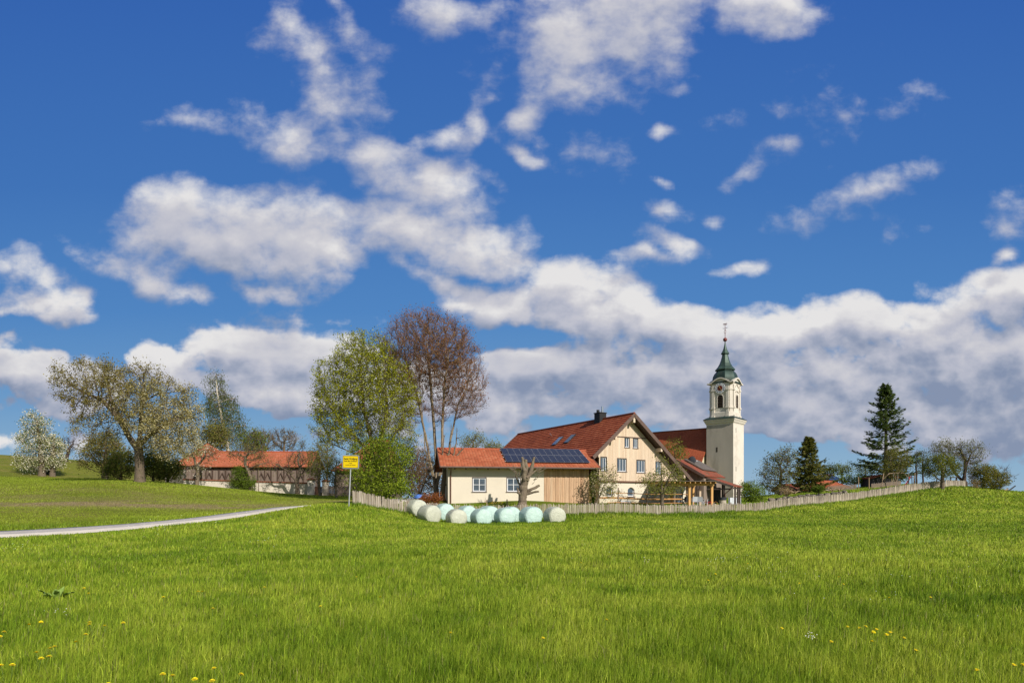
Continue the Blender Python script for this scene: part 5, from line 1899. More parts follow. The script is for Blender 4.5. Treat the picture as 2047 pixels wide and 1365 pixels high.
    # --- bare crowns behind the barn roof
    for k, (px, py, rx, ry, yy, lab) in enumerate(((528, 884, 30, 26, 112, 'grey brown bare tree behind the left half of the barn ridge'), (568, 880, 28, 25, 115, 'bare rounded tree behind the middle of the barn ridge'), (507, 893, 24, 30, 108, 'olive budding tree between the birch and the bare trees behind the barn'))):
        b = ground(px, yy)
        make_tree('bare_tree' if k < 2 else 'budding_tree', lab, 'tree', [[(b.x, b.y, b.z), W(px, 930, yy), W(px, py + 15, yy)]], [ell_px(px, py, yy, rx, ry, 2.5)], 420, 0.45, 0.6, 0.26, M['bark'], 30 + k,
                  leaves=(dict(n=2600, size=0.26, cols=OLIVE + MID, spread=0.4) if k == 2 else dict(n=500, size=0.2, cols=BRONZE, spread=0.4)), twigs=dict(per=7, len=0.95, w=0.026, spread=0.45, dir=(0, 0, .4), mat=M['bark']), group='trees behind the barn' if k < 2 else None)
    b = ground(420, 98)
    make_tree('budding_tree', 'olive bushy tree behind the roof of the taller wing left of the birch', 'tree', [[(b.x, b.y, b.z), W(424, 930, 105), W(424, 900, 105)]], [ell_px(428, 880, 105, 30, 34, 2.5)], 380, 0.45, 0.6, 0.24, M['bark'], 39, leaves=dict(n=4200, size=0.26, cols=OLIVE + BRONZE[:1], spread=0.4), twigs=dict(per=4, len=0.8, w=0.022))
    # --- fruit trees in front of the wall
    Y = 82.0
    b = ground(394, Y)
    make_tree('fruit_tree', 'small blossoming fruit tree in front of the left part of the white wall', 'tree',
        [[(b.x, b.y, b.z - .2), W(395, 945, Y), W(397, 928, Y), W(408, 915, Y)], [5, W(388, 915, Y), W(384, 905, Y)]],
        [ell_px(386, 900, Y, 24, 22, 1.8), ell_px(414, 905, Y, 22, 20, 1.8), ell_px(392, 935, Y, 22, 12, 1.5)],
        330, 0.35, 0.5, 0.24, M['bark_pale'], 40, leaves=dict(n=1300, size=0.15, cols=BRONZE + OLIVE, spread=0.3), petals=dict(n=700, size=0.16, cols=BLOSSOM, spread=0.25), twigs=dict(per=6, len=0.7, w=0.014, spread=0.6, dir=(0, 0, -0.2), mat=M['bark_dark']), wob=0.3, group='fruit trees along the wall')
    b = ground(500, 83)
    make_tree('fruit_tree', 'old apple tree with leaning pale trunk rising from the green bush by the wall', 'tree',
        [[(b.x, b.y, b.z - .2), W(502, 960, 83), W(498, 945, 83), W(490, 928, 83), W(491, 914, 83)]],
        [ell_px(500, 905, 83, 34, 20, 1.9), ell_px(478, 908, 83, 26, 16, 1.8), ell_px(520, 920, 83, 22, 18, 1.6)],
        360, 0.35, 0.5, 0.22, M['bark_pale'], 41, leaves=dict(n=1700, size=0.15, cols=OLIVE + BRONZE, spread=0.3), twigs=dict(per=6, len=0.7, w=0.014, spread=0.7, dir=(0, 0, 0), mat=M['bark_dark']), wob=0.35, group='fruit trees along the wall')
    b = ground(595, 82.5)
    make_tree('fruit_tree', 'bare spreading apple tree with mossy trunk before the right part of the white wall', 'tree',
        [[(b.x, b.y, b.z - .2), W(594, 965, 82.5), W(597, 952, 82.5), W(600, 935, 82.5)], [5, W(580, 945, 82.5), W(565, 935, 82)]],
        [ell_px(600, 920, 82.5, 30, 22, 1.8), ell_px(570, 932, 82.5, 30, 16, 1.7), ell_px(600, 900, 84, 18, 24, 1.6), ell_px(620, 940, 82.5, 18, 16, 1.5)],
        420, 0.35, 0.5, 0.27, M['bark'], 42, leaves=dict(n=900, size=0.14, cols=OLIVE + MID, spread=0.3), twigs=dict(per=7, len=0.75, w=0.014, spread=0.7, dir=(0, 0, 0), mat=M['bark_dark']), wob=0.35, group='fruit trees along the wall')
    b = ground(517, 83.5)
    make_tree('sapling', 'thin sapling standing against the white wall between the green bush and the bare apple tree', 'tree', [[(b.x, b.y, b.z - .2), W(517, 960, 83.5), W(516, 930, 83.5)]], [ell_px(516, 938, 83.5, 8, 20, .6)], 60, 0.35, 0.5, 0.055, M['bark_pale'], 43, leaves=dict(n=140, size=0.12, cols=OLIVE, spread=0.2), twigs=dict(per=3, len=0.5, w=0.012))
    b = ground(484, 83)
    make_tree('bush', 'bright green leafy bush in front of the middle of the long white wall', 'shrub', [[(b.x, b.y, b.z - .2), W(484, 970, 83)]],
        [ell_px(480, 950, 83, 17, 20, 1.3), ell_px(490, 968, 83, 22, 14, 1.5), ell_px(474, 970, 83, 14, 12, 1.2)], 330, 0.3, 0.42, 0.12, M['bark_dark'], 44, leaves=dict(n=6200, size=0.15, cols=MID + SPRING[2:], spread=0.22), twigs=dict(per=2, len=0.4, w=0.012))
    # --- budding trees by the gate
    for k, (px, py, rx, ry, yy, n_, lab, grp) in enumerate(((640, 925, 24, 42, 80, 3400, 'yellow green budding tree in front of the gate, with drooping twigs', None), (672, 945, 16, 34, 76, 2000, 'slim olive tree with pale trunk between gate pier and town sign', None), (655, 905, 18, 30, 95, 900, 'thin bare tree rising behind the stone gate pier', None))):
        b = ground(px, yy)
        make_tree('budding_tree', lab, 'tree', [[(b.x, b.y, b.z - .2), W(px - 2, 965, yy), W(px, 930, yy)]], [ell_px(px, py, yy, rx, ry, 1.9)], 380, 0.4, 0.55, 0.15, M['bark_pale'], 50 + k,
                  leaves=dict(n=n_, size=0.16, cols=OLIVE + BRONZE[:1] + MID[:1], spread=0.3), twigs=dict(per=6, len=0.7, w=0.014, spread=0.45, dir=(0, 0, -0.2), mat=M['bark']))
    # --- the big budding hornbeam
    Y = 60.0
    b = ground(752, Y)
    ch = [[(b.x, b.y, b.z - .2), W(750, 960, Y), W(748, 925, Y)],
          [6, W(725, 890, Y), W(690, 850, Y), W(660, 815, Y)], [6, W(742, 880, Y), W(728, 820, Y), W(722, 750, Y)], [6, W(760, 880, Y), W(775, 820, Y), W(770, 760, Y)], [6, W(775, 895, Y), W(800, 850, Y)],
          [5, W(705, 905, Y), W(660, 885, Y)]]
    make_tree('hornbeam_tree', 'large fresh green budding tree standing behind the bright shrub and town sign', 'tree', ch,
        [ell_px(735, 745, Y, 70, 78, 4.2), ell_px(690, 800, Y, 66, 90, 4.2), ell_px(780, 800, Y, 58, 82, 4.0), ell_px(660, 840, Y, 40, 50, 3.0), ell_px(710, 875, Y, 66, 36, 3.2), ell_px(790, 880, Y, 46, 40, 3.0), ell_px(735, 700, Y, 26, 36, 2.0)],
        3000, 0.40, 0.52, 0.28, M['bark_pale'], 60, pw=2.1,
        leaves=dict(n=54000, size=0.14, cols=[(0.23, 0.25, 0.014), (0.32, 0.34, 0.02), (0.16, 0.175, 0.012), (0.42, 0.43, 0.035)], spread=0.17), twigs=dict(per=5, len=0.7, w=0.011, spread=0.35, dir=(-0.1, 0, 0.45), mat=M['bark']), trop=(-0.04, 0, 0.12), wob=0.14)
    # --- the big bare maple with red brown crown
    Y = 63.0
    b = ground(872, Y)
    ch = [[(b.x, b.y, b.z - .2), W(872, 985, Y)],
          [2, W(862, 930, Y), W(850, 870, Y), W(836, 800, Y), W(815, 730, Y)],
          [2, W(872, 930, Y + 0.6), W(868, 860, Y + .6), W(862, 780, Y + .6), W(855, 700, Y + .6)],
          [2, W(884, 930, Y), W(884, 860, Y - .4), W(888, 780, Y - .4), W(896, 710, Y - .4)],
          [2, W(892, 920, Y + .5), W(905, 860, Y + .5), W(915, 810, Y + .5), W(935, 770, Y + .5)],
          [3, W(850, 900, Y - .5), W(845, 840, Y - .5), W(840, 780, Y - .5)]]
    make_tree('maple_tree', 'tall bare multi-stemmed tree with rounded red brown crown left of the outbuilding', 'tree', ch,
        [ell_px(850, 705, Y, 96, 78, 5.2, 1.2), ell_px(885, 725, Y, 80, 85, 5.0), ell_px(925, 775, Y, 50, 62, 3.4), ell_px(820, 755, Y, 60, 60, 3.6, .7), ell_px(880, 815, Y, 70, 40, 3.2, .4), ell_px(938, 800, Y, 38, 42, 2.6, .9), ell_px(828, 815, Y, 34, 44, 2.4, .5)],
        3900, 0.40, 0.46, 0.25, M['bark_grey'], 61, pw=2.0,
        leaves=dict(n=22000, size=0.12, cols=[(0.27, 0.115, 0.055), (0.33, 0.145, 0.065), (0.25, 0.15, 0.05), (0.32, 0.20, 0.07)], spread=0.22, bias=lambda p: np.clip((p[:, 2] - 8.0) / 5.0, 0.12, 1.0)),
        twigs=dict(per=8, len=0.8, w=0.0115, spread=0.36, dir=(0, 0, 0.75), mat=M['twig_red']), trop=(0, 0, 0.16), wob=0.10)
    # --- bright shrub behind the fence
    Y = 50.0
    b = ground(762, Y)
    make_tree('lilac_shrub', 'dense bright yellow green shrub behind the paling fence right of the town sign', 'shrub',
        [[(b.x, b.y, b.z - .2), W(762, 985, Y)], [1, W(735, 960, Y)], [1, W(790, 950, Y)]],
        [ell_px(728, 958, Y, 34, 44, 1.8), ell_px(775, 935, Y, 38, 48, 2.0), ell_px(765, 972, Y, 60, 32, 2.2), ell_px(803, 915, Y, 20, 30, 1.2), ell_px(742, 910, Y, 22, 30, 1.3), ell_px(770, 892, Y, 16, 24, 1.0), ell_px(712, 925, Y, 16, 22, 1.0)],
        1100, 0.28, 0.42, 0.14, M['bark'], 62, leaves=dict(n=21000, size=0.14, cols=SPRING + [(0.30, 0.36, 0.03), (0.09, 0.13, 0.015)], spread=0.20), twigs=dict(per=3, len=0.65, w=0.010, spread=0.5), wob=0.3)
    # brown undergrowth and beech
    b = ground(838, 56)
    make_tree('bare_shrub', 'brown twiggy shrub between the bright shrub and the bare multi-stemmed tree', 'shrub', [[(b.x, b.y, b.z - .2), W(838, 980, 56)], [1, W(825, 960, 56)], [1, W(850, 955, 56)]],
        [ell_px(836, 950, 56, 26, 46, 1.6), ell_px(855, 930, 58, 20, 44, 1.5)], 420, 0.33, 0.45, 0.09, M['bark'], 63, leaves=dict(n=1500, size=0.10, cols=BRONZE + [(0.25, 0.10, 0.045)], spread=0.25), twigs=dict(per=7, len=0.65, w=0.010, spread=0.5, dir=(0, 0, 0.4), mat=M['twig_red']))
    b = ground(835, 68)
    make_tree('hedge_shrub', 'brown hedge mass far behind the fence, between bright shrub and outbuilding', 'shrub', [[(b.x, b.y, b.z - .2), W(838, 975, 68)]], [ell_px(825, 945, 68, 22, 58, 1.6), ell_px(850, 955, 68, 26, 45, 1.6), ell_px(872, 965, 68, 16, 34, 1.4)], 420, 0.4, 0.5, 0.12, M['bark'], 163, leaves=dict(n=7000, size=0.16, cols=[(0.14, 0.095, 0.04), (0.19, 0.12, 0.05), (0.11, 0.10, 0.03)], spread=0.3), twigs=dict(per=5, len=0.7, w=0.013, mat=M['twig_red']))
    b = ground(862, 52.5)
    make_tree('beech_hedge', 'low hedge of rust brown leaves behind the fence at the foot of the bare tree', 'shrub', [[(b.x, b.y, b.z - .2), W(862, 1000, 52.5)], [0, W(845, 1000, 52.5)], [0, W(878, 1000, 52.5)]],
        [ell_px(850, 999, 52.5, 16, 10, .7), ell_px(870, 998, 52.5, 16, 11, .7)], 240, 0.2, 0.28, 0.05, M['bark'], 64, leaves=dict(n=2400, size=0.11, cols=[(0.30, 0.10, 0.035), (0.24, 0.085, 0.035), (0.36, 0.15, 0.06)], spread=0.12), twigs=dict(per=3, len=0.3, w=0.008, mat=M['twig_red']))
    # --- pruned tree right of the maple, with thick cut limbs
    Y = 56.0
    b = ground(884, Y)
    def cut_caps(r, pos, par, rad, rng):
        pass
    make_tree('pruned_tree', 'pruned tree with thick upright cut limbs in front of the left end of the outbuilding', 'tree',
        [[(b.x, b.y, b.z - .2), W(886, 970, Y), W(890, 940, Y)], [6, W(905, 915, Y), W(912, 885, Y), W(914, 855, Y)], [6, W(884, 905, Y), W(888, 870, Y)], [7, W(918, 905, Y), W(930, 892, Y)], [6, W(898, 900, Y), W(902, 850, Y)], [4, W(900, 965, Y), W(925, 958, Y)]],
        [ell_px(900, 890, Y, 30, 36, 1.0), ell_px(905, 950, Y, 26, 12, .8)], 90, 0.35, 0.6, 0.21, M['bark_pale'], 65, twigs=dict(per=4, len=0.6, w=0.010, spread=0.5, dir=(0.2, 0, 0.2), mat=M['bark']), r_tip=0.03)
    # --- pale willow behind the outbuilding
    for k, (px, py, rx, ry, yy, lab) in enumerate(((945, 882, 24, 18, 90, 'yellow green willow crown above the left part of the outbuilding roof'), (985, 896, 16, 9, 92, 'low pale green crown just above the outbuilding ridge, right of the willow'))):
        b = ground(px, yy)
        make_tree('willow_tree', lab, 'tree', [[(b.x, b.y, b.z), W(px, 940, yy), W(px, 900, yy)]], [ell_px(px, py, yy, rx, ry, 1.8)], 260, 0.4, 0.55, 0.2, M['bark'], 66 + k,
                  leaves=dict(n=1500, size=0.17, cols=[(0.26, 0.26, 0.06), (0.20, 0.20, 0.05)], spread=0.3), twigs=dict(per=6, len=0.8, w=0.014, spread=0.5, dir=(0, 0, -0.3), mat=M['bark_pale']))
    # --- blossoming bush between outbuilding and house
    Y = 55.0
    b = ground(1193, Y)
    make_tree('blossom_bush', 'sparse pale green bush between the larch boarded end and the farmhouse gable', 'shrub', [[(b.x, b.y, b.z - .3), W(1190, 985, Y), W(1184, 955, Y)], [1, W(1205, 975, Y), W(1220, 950, Y)], [1, W(1200, 965, Y), W(1208, 938, Y)]],
        [ell_px(1188, 968, Y, 12, 34, 1.0), ell_px(1208, 972, Y, 26, 32, 1.3), ell_px(1222, 955, Y, 16, 22, 1.0)], 420, 0.27, 0.4, 0.09, M['bark_pale'], 70, leaves=dict(n=1900, size=0.13, cols=[(0.26, 0.28, 0.07), (0.20, 0.22, 0.05), (0.50, 0.44, 0.30)], spread=0.16), twigs=dict(per=4, len=0.45, w=0.009, spread=0.45, mat=M['bark']))
    b = ground(1185, 56.2)
    make_tree('climber', 'narrow mossy green climber on the right end of the larch boarding', 'shrub', [[(b.x, b.y, b.z - .3), W(1184, 960, 56.2), W(1184, 945, 56.2)]], [ell_px(1184, 968, 56.2, 6, 30, .35)], 130, 0.25, 0.35, 0.06, M['bark_dark'], 71, leaves=dict(n=1500, size=0.12, cols=MID, spread=0.10), twigs=dict(per=2, len=0.25, w=0.008))
    # --- small tree in front of the gable
    Y = 56.5
    b = ground(1324, Y)
    make_tree('pear_sapling', 'young tree with forked trunk and pale spring leaves in front of the farmhouse gable', 'tree',
        [[(b.x, b.y, b.z - .2), W(1323, 975, Y), W(1322, 945, Y), W(1320, 925, Y), W(1312, 916, Y)], [9, W(1322, 922, Y), W(1327, 917, Y)], [5, W(1340, 950, Y), W(1356, 925, Y)]],
        [ell_px(1300, 965, Y, 26, 16, 1.2), ell_px(1345, 950, Y, 26, 28, 1.3), ell_px(1330, 978, Y, 34, 14, 1.3), ell_px(1300, 952, Y, 14, 12, .8)],
        430, 0.27, 0.4, 0.17, M['bark'], 72, leaves=dict(n=3000, size=0.125, cols=[(0.24, 0.26, 0.05), (0.18, 0.20, 0.04), (0.30, 0.30, 0.08)], spread=0.17), twigs=dict(per=4, len=0.4, w=0.009, spread=0.6, dir=(0, 0, -.1), mat=M['bark']))
    b = ground(1345, 78)
    make_tree('willow_tree', 'airy yellow green tree rising behind the right roof slope against the church roof', 'tree', [[(b.x, b.y, b.z), W(1345, 960, 78), W(1345, 925, 78)]], [ell_px(1345, 902, 78, 26, 22, 1.7), ell_px(1352, 925, 78, 28, 20, 1.7)], 330, 0.38, 0.5, 0.15, M['bark'], 73,
              leaves=dict(n=3000, size=0.15, cols=[(0.22, 0.23, 0.04), (0.17, 0.18, 0.035)], spread=0.25), twigs=dict(per=4, len=0.6, w=0.012, spread=0.5, mat=M['bark']))
    # --- right of the church
    b = ground(1503, 76)
    make_tree('bush', 'round light green bush at the fence right of the church tower', 'shrub', [[(b.x, b.y, b.z - .2), W(1503, 990, 76)]], [ell_px(1503, 988, 76, 24, 17, 1.5), ell_px(1498, 978, 76, 14, 14, 1.1)], 300, 0.3, 0.42, 0.09, M['bark'], 80, leaves=dict(n=5200, size=0.15, cols=[(0.15, 0.22, 0.03), (0.20, 0.27, 0.04), (0.12, 0.17, 0.025)], spread=0.22), twigs=dict(per=2, len=0.5, w=0.012))
    Y = 90
    b = ground(1560, Y)
    make_tree('budding_tree', 'brown green budding tree left of the small spruce', 'tree', [[(b.x, b.y, b.z - .2), W(1560, 970, Y), W(1562, 940, Y)]],
        [ell_px(1555, 945, Y, 34, 36, 2.4), ell_px(1568, 920, Y, 24, 28, 1.9), ell_px(1545, 970, Y, 26, 20, 1.9)], 620, 0.42, 0.56, 0.22, M['bark_dark'], 81, leaves=dict(n=5200, size=0.19, cols=OLIVE + [(0.17, 0.11, 0.04), (0.07, 0.09, 0.02)], spread=0.3), twigs=dict(per=5, len=0.7, w=0.016, spread=0.5, mat=M['bark_dark']))
    b = ground(1572, 82)
    make_tree('bare_shrub', 'pale tan bushy shrub at the end of the boulder wall', 'shrub', [[(b.x, b.y, b.z - .2), W(1573, 988, 82)]], [ell_px(1572, 985, 82, 12, 10, .9)], 130, 0.25, 0.35, 0.05, M['bark_pale'], 82, leaves=dict(n=500, size=0.12, cols=[(0.36, 0.27, 0.13)], spread=0.15), twigs=dict(per=8, len=0.5, w=0.014, spread=0.4, dir=(0, 0, 0.8), mat=M['cut']))
    b = ground(1636, 86)
    make_tree('bush', 'small round dark green bush behind the boulders', 'shrub', [[(b.x, b.y, b.z - .2), W(1636, 980, 86)]], [ell_px(1636, 978, 86, 11, 8, .8)], 120, 0.22, 0.3, 0.06, M['bark'], 83, leaves=dict(n=1800, size=0.13, cols=MID, spread=0.12))
    for k, (px, py, rx, ry, yy, cols, lab) in enumerate(((1683, 940, 20, 12, 112, [(0.22, 0.26, 0.06), (0.16, 0.19, 0.05)], 'light green small tree above the left end of the blue roof'), (1730, 935, 22, 14, 112, [(0.18, 0.21, 0.06), (0.14, 0.16, 0.05)], 'light green spreading tree left of the tall fir'), (1655, 945, 14, 14, 108, [(0.20, 0.24, 0.05), (0.14, 0.17, 0.04)], 'thin yellow green tree right of the small spruce'), (1708, 961, 34, 12, 104, SPRING + MID, 'wide low bright green bush above the red shed roof'))):
        b = ground(px, yy)
        make_tree('small_tree' if k < 3 else 'bush', lab, 'tree' if k < 3 else 'shrub', [[(b.x, b.y, b.z - .2), W(px, min(965, py + 20), yy), W(px, py + 4, yy)]], [ell_px(px, py, yy, rx, ry, 1.5)], 260, 0.38, 0.5, 0.12, M['bark_dark'], 84 + k, leaves=dict(n=2600 if k == 3 else 1500, size=0.2, cols=cols, spread=0.3), twigs=dict(per=3, len=0.5, w=0.016))
    b = ground(1792, 98)
    make_tree('budding_tree', 'olive green multi-stemmed tree in front of the fir, behind the swing', 'tree', [[(b.x, b.y, b.z - .2), W(1795, 950, 98), W(1797, 925, 98)], [1, W(1783, 935, 98), W(1778, 915, 98)]], [ell_px(1793, 925, 98, 26, 32, 2.0), ell_px(1780, 940, 98, 24, 20, 1.8)], 480, 0.4, 0.55, 0.18, M['bark_pale'], 90, leaves=dict(n=4200, size=0.18, cols=OLIVE + [(0.17, 0.18, 0.035)], spread=0.25), twigs=dict(per=5, len=0.7, w=0.016, spread=0.4, dir=(0, 0, .6), mat=M['bark_pale']))
    for k, (px, lab) in enumerate(((1832, 'thin grey tree just right of the red slide'), (1845, 'thin grey green tree with dark trunk left of the olive bush'))):
        b = ground(px, 100)
        make_tree('slim_tree', lab, 'tree', [[(b.x, b.y, b.z - .2), W(px, 950, 100), W(px - 1, 925, 100)]], [ell_px(px, 925, 100, 11, 24, 1.0)], 150, 0.4, 0.55, 0.13, M['bark_dark'], 91 + k, leaves=dict(n=650, size=0.17, cols=[(0.12, 0.14, 0.05), (0.10, 0.11, 0.05)], spread=0.25), twigs=dict(per=5, len=0.7, w=0.016, mat=M['bark_dark']), group='thin trees by the slide')
    Y = 82
    b = ground(1883, Y - 1)
    make_tree('willow_bush', 'olive green bushy tree with short trunk in front of the end of the fence', 'tree', [[(b.x, b.y, b.z - .2), W(1884, 955, Y - 1), W(1884, 945, Y - 1)]], [ell_px(1873, 935, Y - 1, 26, 24, 1.7), ell_px(1893, 935, Y - 1, 22, 24, 1.6)], 480, 0.33, 0.45, 0.22, M['bark'], 94, leaves=dict(n=6500, size=0.15, cols=[(0.16, 0.18, 0.028), (0.21, 0.225, 0.035), (0.12, 0.14, 0.025)], spread=0.2), twigs=dict(per=4, len=0.55, w=0.012, mat=M['bark']))
    Y = 86
    b = ground(1928, Y)
    make_tree('old_willow', 'dark trunked willow with upright shoots on the crest, right of the olive bushy tree', 'tree', [[(b.x, b.y, b.z - .2), W(1928, 955, Y), W(1932, 930, Y), W(1942, 905, Y)], [2, W(1905, 940, Y + 1), W(1895, 915, Y + 1)], [4, W(1930, 920, Y), W(1920, 900, Y)]],
        [ell_px(1905, 905, Y, 34, 25, 2.2), ell_px(1940, 912, Y, 26, 30, 2.0), ell_px(1885, 905, Y + 1, 24, 24, 1.8), ell_px(1935, 935, Y, 24, 18, 1.7)], 650, 0.36, 0.5, 0.30, M['bark_dark'], 95, leaves=dict(n=4200, size=0.15, cols=OLIVE + [(0.17, 0.18, 0.04)], spread=0.25), twigs=dict(per=6, len=0.8, w=0.013, spread=0.3, dir=(0, 0, .7), mat=M['bark_pale']))
    b = ground(1985, Y)
    make_tree('bush', 'big round olive bush on the crest at the right end of the trees', 'shrub', [[(b.x, b.y, b.z - .2), W(1982, 965, Y)]], [ell_px(1972, 957, Y, 28, 24, 1.8), ell_px(1990, 962, Y, 22, 18, 1.6), ell_px(1962, 945, Y, 14, 16, 1.2)], 520, 0.33, 0.45, 0.15, M['bark_dark'], 96, leaves=dict(n=8500, size=0.16, cols=[(0.18, 0.18, 0.032), (0.135, 0.14, 0.028), (0.24, 0.21, 0.045)], spread=0.2), twigs=dict(per=3, len=0.6, w=0.013, mat=M['bark']))
    b = ground(1998, Y - .5)
    make_tree('bare_shrub', 'leafless grey shrub leaning right of the big round bush on the crest', 'shrub', [[(b.x, b.y, b.z - .2), W(2002, 965, Y), W(2010, 945, Y)]], [ell_px(2006, 952, Y, 18, 22, 1.2)], 160, 0.35, 0.5, 0.07, M['bark'], 97, twigs=dict(per=6, len=0.7, w=0.012, spread=0.4, dir=(.4, 0, .4), mat=M['bark']))
    b = ground(1958, 84)
    make_tree('low_shrub', 'low tan and pink flowering shrub at the foot of the dark trunked willow', 'shrub', [[(b.x, b.y, b.z - .2), W(1952, 970, 84)]], [ell_px(1948, 968, 84, 12, 9, .8)], 100, 0.25, 0.35, 0.05, M['cut'], 98, leaves=dict(n=450, size=0.12, cols=[(0.30, 0.20, 0.09), (0.20, 0.16, 0.05)], spread=0.15), twigs=dict(per=4, len=0.4, w=0.012, mat=M['cut']))
    # trees and growth seen through gaps behind the annex / village
    b = ground(1487, 90)
    make_tree('low_shrub', 'small dark shrub just behind the light green bush by the tower', 'shrub', [[(b.x, b.y, b.z - .2), W(1488, 975, 90)]], [ell_px(1490, 972, 90, 10, 9, .8)], 120, 0.3, 0.4, 0.05, M['bark'], 99, leaves=dict(n=500, size=0.14, cols=OLIVE, spread=0.2), twigs=dict(per=4, len=0.4, w=0.012))


def pollard():
    """the pollarded willow in front of the outbuilding"""
    Y = 50.8
    b = ground(1045, Y)
    r = empty('pollard_willow', b, 0, 'pollarded willow stump with thick cut limbs in front of the cream outbuilding', 'tree')
    o = Vector(b)
    def L(px, py, y=Y):
        return at(px, py, y) - o
    t = MB()
    rng = random.Random(3)
    def limb(pts, rads, k=10):
        P = [L(*p) for p in pts]
        Q, RR = [], []
        for i in range(len(P) - 1):
            n = 4
            for j in range(n):
                f = j / n
                q = P[i].lerp(P[i + 1], f)
                Q.append(q + Vector((rng.uniform(-1, 1), rng.uniform(-1, 1), rng.uniform(-.5, .5))) * 0.035)
                RR.append((rads[i] + (rads[i + 1] - rads[i]) * f) * rng.uniform(0.88, 1.14) * .78)
        Q.append(P[-1]); RR.append(rads[-1] * .78)
        t.tube(Q, RR, k)
        return Q[-1], (Q[-1] - Q[-3]).normalized(), RR[-1]
    ends = []
    limb([(1044, 1014), (1044, 1002), (1045, 990), (1046, 975), (1050, 955)], [.58, .44, .40, .42, .36], 12)
    for pts, rads in [([(1049, 960), (1048, 940), (1044, 915)], [.28, .2, .13]), ([(1051, 958), (1052, 940), (1051, 919)], [.30, .24, .17]), ([(1053, 960), (1062, 940), (1068, 914)], [.26, .2, .13]),
                      ([(1044, 978), (1036, 965), (1030, 945), (1028, 940)], [.16, .1, .07, .04]), ([(1048, 985), (1062, 978), (1078, 970)], [.22, .17, .12]), ([(1047, 988), (1065, 984), (1077, 982)], [.17, .12, .09]),
                      ([(1043, 990), (1036, 984), (1034, 975)], [.18, .12, .08]), ([(1052, 955), (1062, 948), (1074, 938)], [.15, .1, .05]), ([(1046, 950), (1043, 935), (1041, 925)], [.16, .1, .06])]:
        ends.append(limb([(p[0], p[1], Y + rng.uniform(-.4, .4)) for p in pts], rads))
    t.build('trunk', M['bark_pale'], r)
    c = MB()
    for p, d, rr in ends[:3] + ends[4:7]:
        c.tube([p - d * 0.01, p + d * 0.02], rr * 0.93, 10)
    c.build('cut_face', M['cut'], r)
    tw = MB()
    for i in range(48):
        f = rng.choice([(1034, 945), (1030, 938), (1066, 962), (1072, 950), (1058, 950), (1040, 950), (1075, 938), (1047, 950)])
        p = L(f[0] + rng.uniform(-3, 3), f[1] + rng.uniform(-4, 6), Y + rng.uniform(-.4, .4))
        d = Vector(((p.x) * 0.6 + rng.uniform(-.3, .3), rng.uniform(-.4, .4), rng.uniform(.1, .6)))
        q = p + d * 0.5
        tw.tube([p, q, q + Vector((d.x * .4, d.y * .3, .25))], [.03, .018, .008], 4)
    tw.build('twigs', M['bark_pale'], r)


